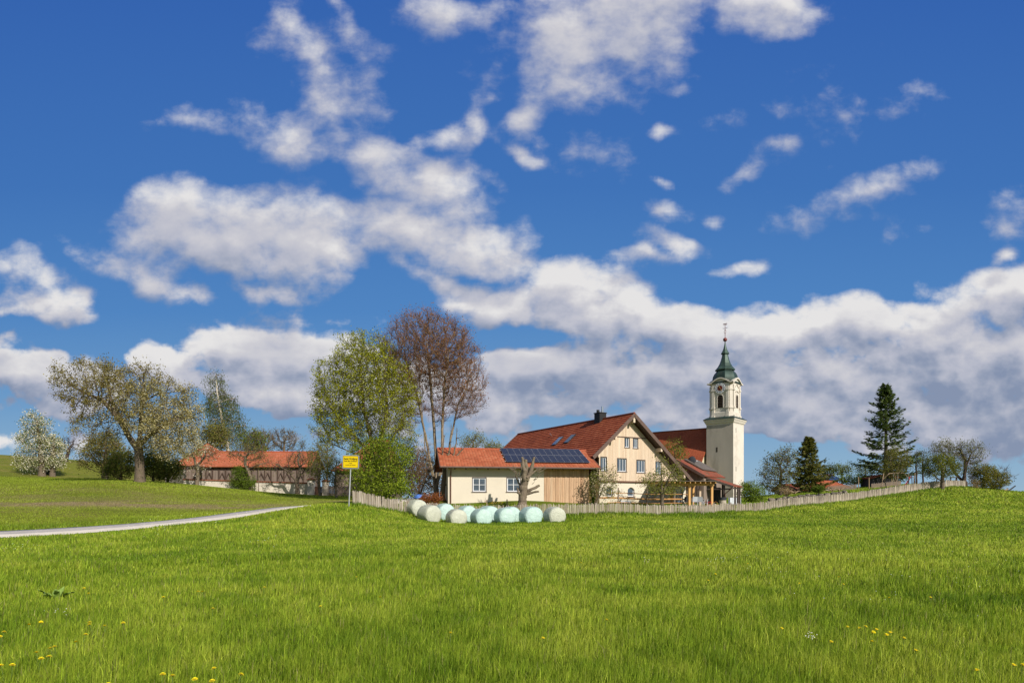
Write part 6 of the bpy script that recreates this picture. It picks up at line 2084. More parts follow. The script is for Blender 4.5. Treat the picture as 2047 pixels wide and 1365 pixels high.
def conifer(name, label, px, pyb, pyt, Y, wid, seed, cols, gap=0.0, lean=0.0, droop=-0.25, top_dense=0.25, group=None):
    """trunk with whorls of sweeping branches, each carrying flat needle sprays"""
    rng = np.random.default_rng(seed)
    b = ground(px, Y)
    H = at(px, pyt, Y).z - b.z
    R0 = wid / F * Y
    r = empty(name, b, 0, label, 'tree', group)
    t = MB()
    n = 14
    t.tube([(lean * i / n, 0, -0.2 + (H + 0.1) * i / n) for i in range(n + 1)], [0.30 * (H / 14) * (1 - i / n) ** 0.8 + 0.02 for i in range(n + 1)], 8)
    t.build('trunk', M['bark'], r)
    br_pos, br_par = [], []
    C, D, S = [], [], []
    z = H * 0.06
    VV, FF = [], []
    while z < H * 0.985:
        f = z / H
        prof = (1 - f) ** 0.78 * (0.72 + 0.35 * math.sin(min(1, f * 3.2) * math.pi * 0.5))
        Rz = R0 * prof
        k = int(rng.integers(4, 7)) if f < 0.85 else 5
        a0 = rng.uniform(0, 6.28)
        for j in range(k):
            if rng.random() < gap * (1 - f * 0.9):
                continue
            a = a0 + j * 6.283 / k + rng.normal(0, 0.25)
            L = Rz * rng.uniform(0.50, 1.18)
            m = max(3, int(L / 0.30))
            p = np.array([lean * f, 0, z + rng.normal(0, H * .018)])
            up = droop * (1 - f) + 0.30 * f
            q = p
            for i in range(1, m + 1):
                s = i / m
                d = np.array([math.cos(a), math.sin(a), up + 0.55 * s * s])
                d /= np.linalg.norm(d)
                q2 = q + d * L / m
                rr = 0.035 * (1 - s) + 0.008
                side = np.cross(d, [0, 0, 1.0]); side /= np.linalg.norm(side)
                u2 = np.cross(side, d)
                base = len(VV)
                for (pp, r1) in ((q, rr * 1.15), (q2, rr)):
                    for w_ in range(3):
                        an = w_ * 2.094
                        VV.append(pp + (side * math.cos(an) + u2 * math.sin(an)) * r1)
                for w_ in range(3):
                    FF.append((base + w_, base + (w_ + 1) % 3, base + 3 + (w_ + 1) % 3, base + 3 + w_))
                if s > 0.22 or f > 1 - top_dense:
                    dens = int((9 if f < 1 - top_dense else 10) * (1 + 0.3 * rng.normal()))
                    for _ in range(max(2, dens)):
                        wid_ = L * 0.22 * (1.1 - s) + 0.12
                        sd = rng.choice([-1, 1]) * rng.uniform(0, wid_)
                        c = q + (q2 - q) * rng.random() + side * sd + np.array([0, 0, rng.normal(-0.10, 0.13)]) + d * abs(sd) * 0.6
                        C.append(c)
                        D.append(d * 0.8 + side * np.sign(sd) * 0.9 + np.array([0, 0, rng.normal(-0.1, .25)]))
                q = q2
        z += H * rng.uniform(0.020, 0.036) * (1.0 if f < 0.7 else 0.62)
    np_mesh('branches', np.array(VV), np.array(FF), M['bark_dark'], r)
    C, D = np.array(C), np.array(D)
    D /= np.linalg.norm(D, axis=1)[:, None]
    n = len(C)
    s = np.cross(D, rng.normal(0, 0.5, (n, 3)) + np.array([0, 0, 1.0])); s /= np.linalg.norm(s, axis=1)[:, None]
    ln = rng.uniform(0.28, 0.6, n)[:, None] * (Y / 95)
    w_ = rng.uniform(0.07, 0.14, n)[:, None] * (Y / 95)
    V = np.stack([C - s * w_ * .6, C + s * w_ * .6, C + D * ln * .6 + s * w_, C + D * ln, C + D * ln * .6 - s * w_], 1)
    V4 = np.stack([C - D * ln * .2, C + D * ln * .4 + s * w_, C + D * ln + np.array([0, 0, -.05]), C + D * ln * .4 - s * w_], 1).reshape(-1, 3)
    F4 = np.arange(4 * n).reshape(-1, 4)
    np_mesh('needles', V4, F4, M['needle'], r, col=tint(cols, n, rng, 0.3))
    return r


trees()
pollard()
conifer('fir_tree', 'tall dark fir with open layered branches rising above the shed on the right', 1771, 966, 768, 103, 68, 7, [(0.095, 0.145, 0.050), (0.13, 0.18, 0.06), (0.16, 0.20, 0.07), (0.07, 0.11, 0.04)], gap=0.22, droop=-0.16, top_dense=0.22)
conifer('spruce_tree', 'smaller olive green spruce left of the tall fir, above the boulders', 1617, 984, 873, 93, 46, 8, [(0.15, 0.17, 0.045), (0.20, 0.205, 0.055), (0.115, 0.13, 0.035), (0.24, 0.21, 0.06)], gap=0.10, droop=-0.12, top_dense=0.3)
# ------------------------------------------------------------------ fence, sign, bales and small things
def paling_fence():
    L = FENCEL
    seg = np.linalg.norm(np.diff(L, axis=0), axis=1)
    S = np.concatenate([[0], np.cumsum(seg)])
    tot = S[-1]
    rng = random.Random(5)
    r = empty('paling_fence', ground(703, 41.0), 0, 'long split paling fence from the town sign past the bales and up the slope', 'fence')
    o = Vector(r.location)
    def pt(s):
        x = np.interp(s, S, L[:, 0]); y = np.interp(s, S, L[:, 1])
        return x, y
    def pick(mb, s, M_=None):
        x, y = pt(s)
        x2, y2 = pt(min(s + 0.1, tot)); x1, y1 = pt(max(s - 0.1, 0))
        a = math.atan2(y2 - y1, x2 - x1)
        z = g1(x, y)
        w = rng.uniform(0.030, 0.052)
        h = (rng.uniform(0.90, 1.06) + 0.02 * math.sin(s * 3)) * (1 - 0.14 * math.exp(-((s - 32) / 14) ** 2))
        Mx = Matrix.Translation(Vector((x, y, z)) - o) @ Matrix.Rotation(a, 4, 'Z') @ Matrix.Rotation(rng.gauss(0, 0.03), 4, 'Y') @ Matrix.Rotation(rng.gauss(0, 0.02), 4, 'X')
        th = rng.uniform(0.014, 0.026)
        j = rng.uniform(-.006, .006)
        vs = [(-w / 2, -th, -.12), (w / 2, -th, -.12), (w / 2, th, -.12), (-w / 2, th, -.12),
              (-w / 2 + j, -th, h), (w / 2 + j, -th, h - .01), (w / 2 + j, th, h - .01), (-w / 2 + j, th, h), (j, -th * .6, h + .05)]
        mb.add([Mx @ Vector(v) for v in vs], [(0, 1, 5, 4), (1, 2, 6, 5), (2, 3, 7, 6), (3, 0, 4, 7), (4, 5, 8), (5, 6, 8), (6, 7, 8), (7, 4, 8), (0, 3, 2, 1)])
    s = 0.0
    k = 0
    rest = MB()
    while s < tot:
        if k < 100:
            m_ = MB()
            pick(m_, s)
            m_.build('picket', M['paling'], r)
        else:
            pick(rest, s)
        f = min(1, max(0, (s - 30) / 25))
        s += rng.uniform(0.075, 0.098) * (1 - f) + rng.uniform(0.044, 0.062) * f
        k += 1
    ro = rest.build('picket_run', M['paling'], r)
    ro['kind'] = 'stuff'
    for h in (0.25, 0.78):
        w = MB()
        pts = []
        for s in np.arange(0, tot, 0.6):
            x, y = pt(s)
            d = np.array(pt(min(s + .1, tot))) - np.array(pt(max(s - .1, 0)))
            d /= np.linalg.norm(d)
            pts.append(Vector((x + -d[1] * 0.035, y + d[0] * 0.035, g1(x, y) + h)) - o)
        w.tube(pts, 0.006, 4)
        w.build('wire', M['grey_metal'], r)
    s = 1.0
    while s < tot:
        x, y = pt(s)
        d = np.array(pt(min(s + .1, tot))) - np.array(pt(max(s - .1, 0)))
        d /= np.linalg.norm(d)
        p = Vector((x - d[1] * 0.09, y + d[0] * 0.09, g1(x, y))) - o
        MB().tube([p + Vector((0, 0, -.2)), p + Vector((0, 0, 1.02))], [.045, .04], 7).build('post', M['grey_post'], r)
        s += 2.6


def text_mesh(body, size, name, mt, parent, loc, bold=0.0, align='CENTER', width=None):
    cu = bpy.data.curves.new('lettering', 'FONT')
    cu.body = body
    cu.size = size
    cu.align_x = align
    cu.align_y = 'CENTER'
    cu.offset = bold
    cu.extrude = 0.002
    cu.resolution_u = 3
    ob = bpy.data.objects.new('tmp', cu)
    COL.objects.link(ob)
    bpy.context.view_layer.update()
    dg = bpy.context.evaluated_depsgraph_get()
    me = bpy.data.meshes.new_from_object(ob.evaluated_get(dg))
    bpy.data.objects.remove(ob)
    bpy.data.curves.remove(cu)
    me.name = name
    me.materials.clear()
    me.materials.append(mt)
    o = bpy.data.objects.new(name, me)
    xs = [v.co.x for v in me.vertices]
    if width:
        k = width / (max(xs) - min(xs))
        for v in me.vertices:
            v.co.x *= k
    o.rotation_euler = (R(90), 0, 0)
    o.location = loc
    o.parent = parent
    COL.objects.link(o)
    return o


def town_sign():
    Y = 40.0
    b = ground(698.5, Y)
    fr = Frame(b, R(-9))
    r = empty('town_sign', b, fr.a, 'yellow town sign on a tall grey pole at the left end of the fence', 'town sign')
    k = Y / F
    top = at(702, 909.5, Y).z - b.z
    bot = at(702, 936.5, Y).z - b.z
    w = 1.12
    lean = R(2.2)
    pole = MB()
    pole.tube([(-0.06, 0, -0.4), (0.085, 0, bot + 0.02), (0.11, 0, top - 0.05)], 0.036, 12)
    pole.build('pole', M['grey_metal'], r)
    cx = 0.11
    pl = empty('sign_plate', (cx, -0.055, (top + bot) / 2))
    pl.parent = r
    pl.rotation_euler = (0, R(1.5), 0)
    hh = (top - bot) / 2
    def rrect(hw, hz, c, n=4):
        pts = []
        for (sx, sz, a0) in ((1, 1, 0), (-1, 1, 90), (-1, -1, 180), (1, -1, 270)):
            for i in range(n + 1):
                a = R(a0 + 90 * i / n)
                pts.append((sx * (hw - c) + c * math.cos(a), sz * (hz - c) + c * math.sin(a)))
        return pts
    MB().prism(rrect(w / 2, hh, 0.07), -0.012, 0.015).build('frame', M['grey_metal'], pl)
    MB().prism(rrect(w / 2 - 0.045, hh - 0.045, 0.05), -0.020, -0.0125).build('black_border', M['sign_black'], pl)
    MB().prism(rrect(w / 2 - 0.068, hh - 0.068, 0.035), -0.026, -0.0205).build('face', M['yellow'], pl)
    y = -0.0285
    text_mesh('Sankt Wolfgang', 0.165, 'lettering', M['sign_black'], pl, (0, y, 0.19), 0.004, width=0.90)
    text_mesh('Stadt Bad Griesbach', 0.125, 'lettering', M['sign_black'], pl, (0, y, 0.045), 0.002, width=0.86)
    text_mesh('i. Rottal', 0.085, 'lettering', M['sign_black'], pl, (0, y, -0.085), 0.001, width=0.22)
    text_mesh('Landkreis Passau', 0.088, 'lettering', M['sign_black'], pl, (0, y, -0.205), 0.001, width=0.70)
    cl = MB()
    for z in (hh * 0.5, -hh * 0.5):
        cl.box(-0.06, 0.06, 0.0155, 0.1, z - 0.025, z + 0.025)
    cl.build('clamp', M['grey_metal'], pl)


def plastic(name, col):
    m = bpy.data.materials.new(name)
    m.use_nodes = True
    m.node_tree.nodes.clear()
    t = NT(m.node_tree)
    tc = t.new('ShaderNodeTexCoord').outputs['Object']
    v = t.vmath('MULTIPLY', tc, (1.0, 5.0, 1.0))
    n = t.noise(v, 3.0, 6, 0.65)
    c = t.ramp(n, [(0.3, tuple(k * 0.86 for k in col)), (0.7, tuple(min(1, k * 1.06) for k in col))])
    bp = t.new('ShaderNodeBump', {'Height': t.noise(t.vmath('MULTIPLY', tc, (2, 9, 2)), 2.4, 6, 0.7), 'Strength': 0.9, 'Distance': 0.07})
    b = t.new('ShaderNodeBsdfPrincipled', {'Base Color': c, 'Roughness': 0.38, 'Specular IOR Level': 0.5, 'Normal': bp.outputs[0], 'Subsurface Weight': 0.0})
    out = t.new('ShaderNodeOutputMaterial')
    t.l.new(b.outputs[0], out.inputs['Surface'])
    return m


def bales():
    mint = plastic('mint_stretch_film', (0.50, 0.68, 0.63))
    sage = plastic('sage_stretch_film', (0.54, 0.56, 0.46))
    from mathutils import noise
    def mesh(seed, rad, ln, mt):
        prof = [(-1.0, 0.0), (-1.0, .45), (-.985, .74), (-.93, .92), (-.82, .99), (-.5, 1.01), (0, 1.02), (.5, 1.01), (.82, .99), (.93, .92), (.985, .74), (1.0, .45), (1.0, 0.0)]
        n = 40
        rings = []
        for (a, q) in prof:
            ring = []
            for j in range(n):
                t = 2 * math.pi * j / n
                rr = max(q * rad, 0.004)
                x, z = rr * math.cos(t), rr * math.sin(t)
                d = noise.noise(Vector((math.cos(t) * 2.2, a * 0.9 + seed, math.sin(t) * 2.2))) * 0.035 * q
                ple = 0.012 * math.sin(t * 17 + seed + a * 2) * max(0, 1 - abs(abs(a) - 0.93) / 0.25) * q
                rr2 = rr * (1 + d * 1.2) + ple
                x, z = rr2 * math.cos(t), rr2 * math.sin(t)
                z = max(z, -rad * 0.90)
                yy = a * ln / 2 * (1 + 0.02 * noise.noise(Vector((x * 2, z * 2, seed))))
                bulge = 0.05 * (1 - min(1, q) ** 2) * (1 if a > 0 else -1) * (abs(a) > 0.9)
                ring.append(Vector((x, yy + bulge, z + rad * 0.90)))
            rings.append(ring)
        m_ = MB()
        m_.loft(rings)
        return m_
    data = [  # centre column, distance, film, heading, label
        (832, 46.6, 's', 38, 'sage grey wrapped bale at the left end of the rear row'),
        (858, 44.6, 's', 42, 'sage grey wrapped bale at the left end of the front row'),
        (912, 44.3, 's', 24, 'sage grey wrapped bale second from the left in the front row'),
        (888, 46.9, 'm', 30, 'leftmost mint wrapped bale of the rear row, behind the sage ones'),
        (933, 46.9, 'm', 30, 'mint wrapped bale in the rear row, directly left of the first mint front bale'),
        (962, 44.5, 'm', 26, 'leftmost mint wrapped bale of the front row'),
        (976, 46.9, 'm', 32, 'middle mint wrapped bale of the rear row, behind the leftmost mint front bale'),
        (1009, 44.7, 'm', 22, 'middle mint wrapped bale of the front row'),
        (1020, 46.8, 'm', 28, 'bulky mint wrapped bale in the rear row behind the middle mint one'),
        (1060, 44.3, 'm', 27, 'rightmost mint wrapped bale of the front row'),
        (1063, 46.8, 'm', 30, 'mint wrapped bale at the right end of the rear row'),
        (1108, 45.0, 's', 20, 'pale sage wrapped bale at the right end of the front row')]
    for i, (px, Y, f, hd, lab) in enumerate(data):
        p = ground(px, Y, -0.05)
        rad = 0.665 + 0.02 * math.sin(i * 2.3)
        m_ = mesh(i * 3.7, rad, 1.24 + 0.05 * math.sin(i * 1.3), None)
        o = m_.build('wrapped_bale', mint if f == 'm' else sage, smooth=True)
        o.location = p
        o.rotation_euler = (R(random.uniform(-1, 1)), 0, R(180 + hd) )
        tag(o, lab, 'silage bale', 'wrapped silage bales')


def rail_fence():
    Y = 57.6
    b = ground(1236, Y)
    r = empty('rail_fence', b, 0, 'open pole fence with three tall grey posts and orange rails before the farmhouse gable', 'fence')
    o = Vector(b)
    pts = []
    for (px, pt_, yy) in ((1236, 974.5, 57.6), (1293, 975.5, 58.6), (1348.5, 977.0, 59.6)):
        base = ground(px, yy)
        top = at(px, pt_, yy)
        MB().tube([base - o + Vector((0, 0, -.3)), top - o], [.075, .065], 8).build('post', M['grey_post'], r)
    for (ya, yb, rad, name) in ((985.6, 988.5, 0.035, 'rail'), (995.3, 998.5, 0.075, 'rail'), (1004.8, 1005.8, 0.035, 'rail')):
        a = at(1197 if rad > .05 else 1214, ya - 0.5, 57.2)
        c = at(1378, yb, 60.2)
        P = [a.lerp(c, t) + Vector((0, -0.10, 0.03 * math.sin(t * 9))) - o for t in [i / 10 for i in range(11)]]
        MB().tube(P, rad, 8).build(name, M['rail'], r)


def furniture():
    # terrace table, chairs and odds and ends
    def place(px, Y):
        return ground(px, Y, 0.0)
    zt = g1(*ground(1378.5, 59.3)[:2]) + 0.045
    def chair(name, label, px, Y, rz, mat_s, group='garden chairs on the terrace'):
        x = (px - CX) / F * Y
        r = empty(name, (x, Y, zt), R(rz), label, 'chair', group)
        s = MB()
        s.box(-.23, .23, -.22, .22, .42, .46)
        s.build('seat', mat_s, r)
        bk = MB()
        n = 5
        P = [(-.23, .20, .46), (.23, .20, .46), (.22, .30, .92), (-.22, .30, .92)]
        Q = [(x_, y_ + .03, z_) for x_, y_, z_ in P]
        bk.add(P + Q, [(0, 1, 2, 3), (7, 6, 5, 4), (0, 4, 5, 1), (1, 5, 6, 2), (2, 6, 7, 3), (3, 7, 4, 0)])
        bk.build('backrest', mat_s, r)
        for sx in (-1, 1):
            for sy in (-1, 1):
                MB().tube([(sx * .21, sy * .19, .42), (sx * .24, sy * .25, 0)], .014, 6).build('leg', M['grey_metal'], r)
            MB().tube([(sx * .24, -.2, .46), (sx * .26, -.18, .66), (sx * .26, .24, .68)], .014, 6).build('armrest', M['grey_metal'], r)
    chair('garden_chair', 'pale garden chair at the left end of the terrace table, nearest the pergola post', 1389, 59.6, 170, M['panel_white'])
    chair('garden_chair', 'dark garden chair in the middle of the terrace, beside the pale one', 1396, 60.2, 200, M['dark_cloth'])
    chair('garden_chair', 'pale garden chair right of the dark one on the terrace', 1401, 59.7, 150, M['panel_white'])
    chair('garden_chair', 'high backed dark garden chair at the right end of the terrace table', 1406, 60.4, 100, M['dark_cloth'])
    chair('garden_chair', 'dark garden chair left of the pergola post, before the glass door', 1370, 60.0, 190, M['dark_cloth'])
    x = (1392 - CX) / F * 61.0
    r = empty('garden_table', (x, 61.0, zt), R(12), 'long grey terrace table under the pergola behind the chairs', 'table')
    MB().box(-1.1, 1.1, -.42, .42, .70, .74).build('table_top', M['grey_post'], r)
    for sx in (-1, 1):
        for sy in (-1, 1):
            MB().box(sx * 1.0 - .03, sx * 1.0 + .03, sy * .34 - .03, sy * .34 + .03, 0, .699).build('leg', M['grey_metal'], r)
    # red crate-like stool
    x = (1416.5 - CX) / F * 59.7
    r = empty('red_stool', (x, 59.7, zt), R(20), 'small red painted stool beside the right pergola post', 'stool')
    MB().box(-.22, .22, -.2, .2, .40, .44).build('seat', M['red_paint'], r)
    for sx in (-1, 1):
        for sy in (-1, 1):
            MB().beam((sx * .17, sy * .15, .40), (sx * .21, sy * .19, 0), .04).build('leg', M['red_paint'], r)
    MB().box(-.2, .2, -.17, .17, .15, .18).build('shelf', M['red_paint'], r)
    # basket
    x = (1430.5 - CX) / F * 63.0
    r = empty('basket', (x, 63.0, g1(x, 63.0)), 0, 'small orange brown basket on the ground right of the pergola', 'basket')
    b_ = MB().loft([sq_ring(0, 0, 0, .17, .1), sq_ring(0, 0, .3, .24, .14)])
    b_.build('body', M['rail'], r)
    MB().tube([(-.22, 0, .29), (-.15, 0, .5), (0, 0, .58), (.15, 0, .5), (.22, 0, .29)], .014, 6).build('handle', M['rail'], r)
    # concrete ring / raised bed with dark lid
    x = (1444.5 - CX) / F * 64.5
    z = g1(x, 64.5)
    r = empty('well_ring', (x, 64.5, z), 0, 'pale concrete ring with a dark lid under the carport roof', 'well')
    def disc(rr, z0, z1, n=28):
        return MB().loft([[Vector((rr * math.cos(2 * math.pi * i / n), rr * math.sin(2 * math.pi * i / n), zz_)) for i in range(n)] for zz_ in (z0, z1)])
    disc(.36, -.1, .66).build('ring', M['stone_pale'], r)
    disc(.40, .662, .95).build('lid', M['dark_cloth'], r)
    # pale panels under the carport
    pa, pb = ground(1456.5, 66.5), ground(1481, 67.5)
    ang = math.atan2(pb.y - pa.y, pb.x - pa.x)
    L = math.hypot(pb.x - pa.x, pb.y - pa.y)
    r = empty('panel_screen', pa, ang, 'low pale blue panel screen between carport posts and the light green bush', 'screen')
    for i in range(3):
        MB().box(i * L / 3 + .02, (i + 1) * L / 3 - .02, 0, .03, 0.02, .80).build('panel', M['panel_white'], r)
    for i in range(4):
        MB().box(i * L / 3 - .019, i * L / 3 + .019, -.01, .05, -.1, .86).build('post', M['grey_metal'], r)
    # satellite dish on the barn roof
    Y = 69.0
    p = at(1385.5, 928.0, Y)
    r = empty('satellite_dish', p, R(-20), 'dark round satellite dish with a pale arm on the wooden barn roof', 'satellite dish')
    n, rr = 24, 0.42
    c0 = Vector((-0.12, 0, 0.45))
    rings = []
    for k in range(5):
        q = k / 4
        rings.append([c0 + Vector((rr * q * math.cos(2 * math.pi * i / n) + 0.001, 0.12 * q * q - 0.02, rr * 1.1 * q * math.sin(2 * math.pi * i / n) + .001 * k)) for i in range(n)])
    rings2 = [[v + Vector((0, .02, 0)) for v in ring] for ring in rings[::-1]]
    MB().loft(rings + rings2).build('dish', M['dark_cloth'], r, smooth=True)
    MB().tube([(-.05, .05, -.6), (-.05, .05, .35), (-.1, .02, .45)], .03, 8).build('mast', M['grey_metal'], r)
    MB().beam((-.1, -.04, .05), (.42, -.5, .35), .05, .03).build('arm', M['panel_white'], r)
    MB().box(.38, .5, -.58, -.46, .30, .42).build('receiver', M['panel_white'], r)
    # bird feeder on its post in front of the barn
    p = ground(1399.5, 62.8)
    r = empty('bird_feeder', p, 0, 'pale post with small roofed feeder against the weathered barn wall', 'bird feeder')
    h = at(1399.5, 975.5, 62.8).z - p.z
    MB().box(-.09, .09, -.09, .09, -.1, h - .22).build('post', M['larch_pale'], r)
    MB().prism([(-.26, h - .2), (.26, h - .2), (0, h)], -.2, .2).build('roof', M['dark_wood'], r)
    MB().box(-.2, .2, -.15, .15, h - .219, h - .201).build('tray', M['larch_pale'], r)
    # dark box cart by the plinth
    p = ground(1249, 58.0)
    r = empty('planter_box', p, R(15), 'low dark trough standing at the foot of the farmhouse wall behind the first tall post', 'trough')
    t = MB()
    t.box(-.5, .5, -.22, .22, .05, .10).box(-.5, -.45, -.22, .22, .101, .32).box(.45, .5, -.22, .22, .101, .32).box(-.449, .449, -.22, -.18, .101, .32).box(-.449, .449, .18, .22, .101, .32)
    t.build('body', M['grey_metal'], r)
    for sx in (-.4, .4):
        MB().box(sx - .04, sx + .04, -.15, .15, 0, .049).build('foot', M['black'], r)
    # blue covered thing in the hedge
    p = ground(838, 53.2)
    r = empty('wheelbarrow', p, R(30), 'wheelbarrow under a blue sheet behind the fence at the foot of the bare tree', 'wheelbarrow')
    rng = random.Random(2)
    rings = []
    for k in range(7):
        q = k / 6
        rings.append([Vector((0.42 * math.cos(a) * math.cos(q * 1.5) * (1 + .12 * math.sin(a * 5)), .3 * math.sin(a) * math.cos(q * 1.5), .52 + .34 * math.sin(q * 1.5) + .02 * math.sin(a * 3 + k))) for a in [2 * math.pi * i / 18 for i in range(18)]])
    MB().loft(rings).build('sheet', M['bluecover'], r, smooth=True)
    MB().loft([sq_ring(0, 0, .28, .22, .05, .16), sq_ring(0, 0, .515, .38, .06, .27)]).build('tray', M['grey_metal'], r)
    MB().tube([(.45, -.03, .2), (.45, .03, .2)], .19, 14).build('wheel', M['black'], r)
    for s in (-1, 1):
        MB().tube([(.42, s * .05, .2), (-.2, s * .24, .3), (-.75, s * .28, .55)], .018, 6).build('handle', M['grey_metal'], r)
        MB().tube([(-.2, s * .22, .3), (-.28, s * .22, 0)], .018, 6).build('leg', M['grey_metal'], r)
    # dark tank between the pear trees
    p = ground(93.5, 102.5)
    r = empty('water_tank', p, R(8), 'dark rounded water tank in the shade between the two pear trunks', 'water tank')
    n = 16
    prof = [(-.9, .05), (-.9, .5), (-.7, .85), (-.2, 1.0), (.4, .98), (.8, .8), (.92, .5), (.92, .05)]
    MB().prism(prof, -.45, .45).build('body', M['dark_cloth'], r)
    for sx in (-.6, .6):
        MB().box(sx - .1, sx + .1, -.4, .4, -.15, .049).build('foot', M['black'], r)
    # small flowers and posts by the outbuilding wall
    for k, (px, lab) in enumerate(((973, 'small grey garden post before the cream wall, left one'), (1013.5, 'small grey garden post before the cream wall, right of the yellow flowers'))):
        p = ground(px, 52.6)
        r = empty('garden_post', p, 0, lab, 'post', 'garden posts by the outbuilding')
        MB().tube([(0, 0, -.1), (0, 0, .52)], [.055, .045], 7).build('shaft', M['grey_post'], r)
        MB().tube([(0, 0, .521), (0, 0, .60)], [.07, .03], 7).build('cap', M['grey_post'], r)
    rng = np.random.default_rng(4)
    b = ground(993, 52.5)
    r = empty('flower_clump', b, 0, 'low clump of yellow flowers at the foot of the cream outbuilding wall', 'flowers')
    c = rng.normal(0, 1, (170, 3)) * (.42, .15, .10) + (0, 0, .22)
    V, Fq = leaf_quads(c, .13, rng)
    np_mesh('leaves', V, Fq, M['leaf'], r, col=tint(MID + OLIVE, len(c), rng))
    c = rng.normal(0, 1, (70, 3)) * (.38, .14, .07) + (0, 0, .36)
    V, Fq = leaf_quads(c, .10, rng, .9)
    np_mesh('blooms', V, Fq, M['petal'], r, col=tint([(0.75, 0.55, 0.03), (0.55, 0.35, 0.2)], len(c), rng))


def boulders():
    from mathutils import noise
    rng = random.Random(12)
    spots = []
    px = 1536
    k = 0
    labs = ['leftmost', 'second', 'third', 'fourth', 'fifth', 'sixth', 'seventh', 'eighth', 'ninth', 'tenth', 'eleventh', 'twelfth', 'thirteenth', 'fourteenth']
    while px < 1692 and k < 14:
        w = rng.choice([7, 9, 12, 14, 8])
        row = 1002 - (px - 1536) * 0.098
        spots.append((px + w / 2, w, row, 'front'))
        px += w + 1.0
        k += 1
    for i, (px, w, row, fr_) in enumerate(spots):
        t = (px - 1536) / 160
        Y = 78.5 + 7 * t + rng.uniform(-.3, .3)
        k_ = Y / F
        b = at(px, row, Y)
        hw = w / 2 * k_
        hh = rng.uniform(5, 7.5) * k_
        z0 = min(b.z, g1(b.x, b.y) + .2)
        bm = bmesh.new()
        bmesh.ops.create_icosphere(bm, subdivisions=3, radius=1)
        for v in bm.verts:
            n_ = noise.noise(v.co * 1.1 + Vector((i * 5.1, 0, 0))) * .38 + noise.noise(v.co * 3 + Vector((i, 0, 0))) * .12
            c = v.co.copy()
            c = Vector([max(-.78, min(.78, q)) for q in c]) * 1.2
            c *= (1 + n_)
            v.co = Vector((c.x * hw, c.y * hw * 1.0, c.z * hh * .62))
        me = bpy.data.meshes.new('boulder')
        bm.to_mesh(me)
        bm.free()
        me.materials.append(M['rock'])
        o = bpy.data.objects.new('boulder', me)
        o.location = (b.x, b.y, z0 + hh * .45)
        o.rotation_euler = (0, 0, rng.uniform(-.3, .3))
        COL.objects.link(o)
        if i == 0:
            lab = 'brown boulder at the left end of the stone row behind the fence'
        elif i == len(spots) - 1:
            lab = 'brown boulder at the right end of the stone row behind the fence'
        else:
            lab = '%s brown boulder from the left in the stone row behind the fence' % labs[i]
        tag(o, lab, 'boulder', 'boulders along the garden edge')
    # white driftwood roots on the stones
    for k, (px, py, lab) in enumerate(((1678, 981, 'pale twisted root lying on the boulders, right one'), (1663, 982, 'pale twisted root lying on the boulders, left one'), (1588, 986, 'pale weathered root lying at the left of the round dark bush'))):
        Y = 84.5 if k < 2 else 81
        p = at(px, py, Y)
        p.z = max(p.z, g1(p.x, p.y) + .5)
        r = empty('driftwood_root', p, 0, lab, 'root', 'pale roots on the boulders')
        m_ = MB()
        for j in range(5):
            a = j * 1.3 + k
            m_.tube([(0, 0, 0), (.25 * math.cos(a), .2 * math.sin(a), .18), (.55 * math.cos(a + .3), .3 * math.sin(a), .10 + .4 * rng.random()), (.75 * math.cos(a + .5), .4 * math.sin(a), .2 + .5 * rng.random())], [.10, .08, .05, .02], 6)
        m_.build('limb', M['cut'], r)


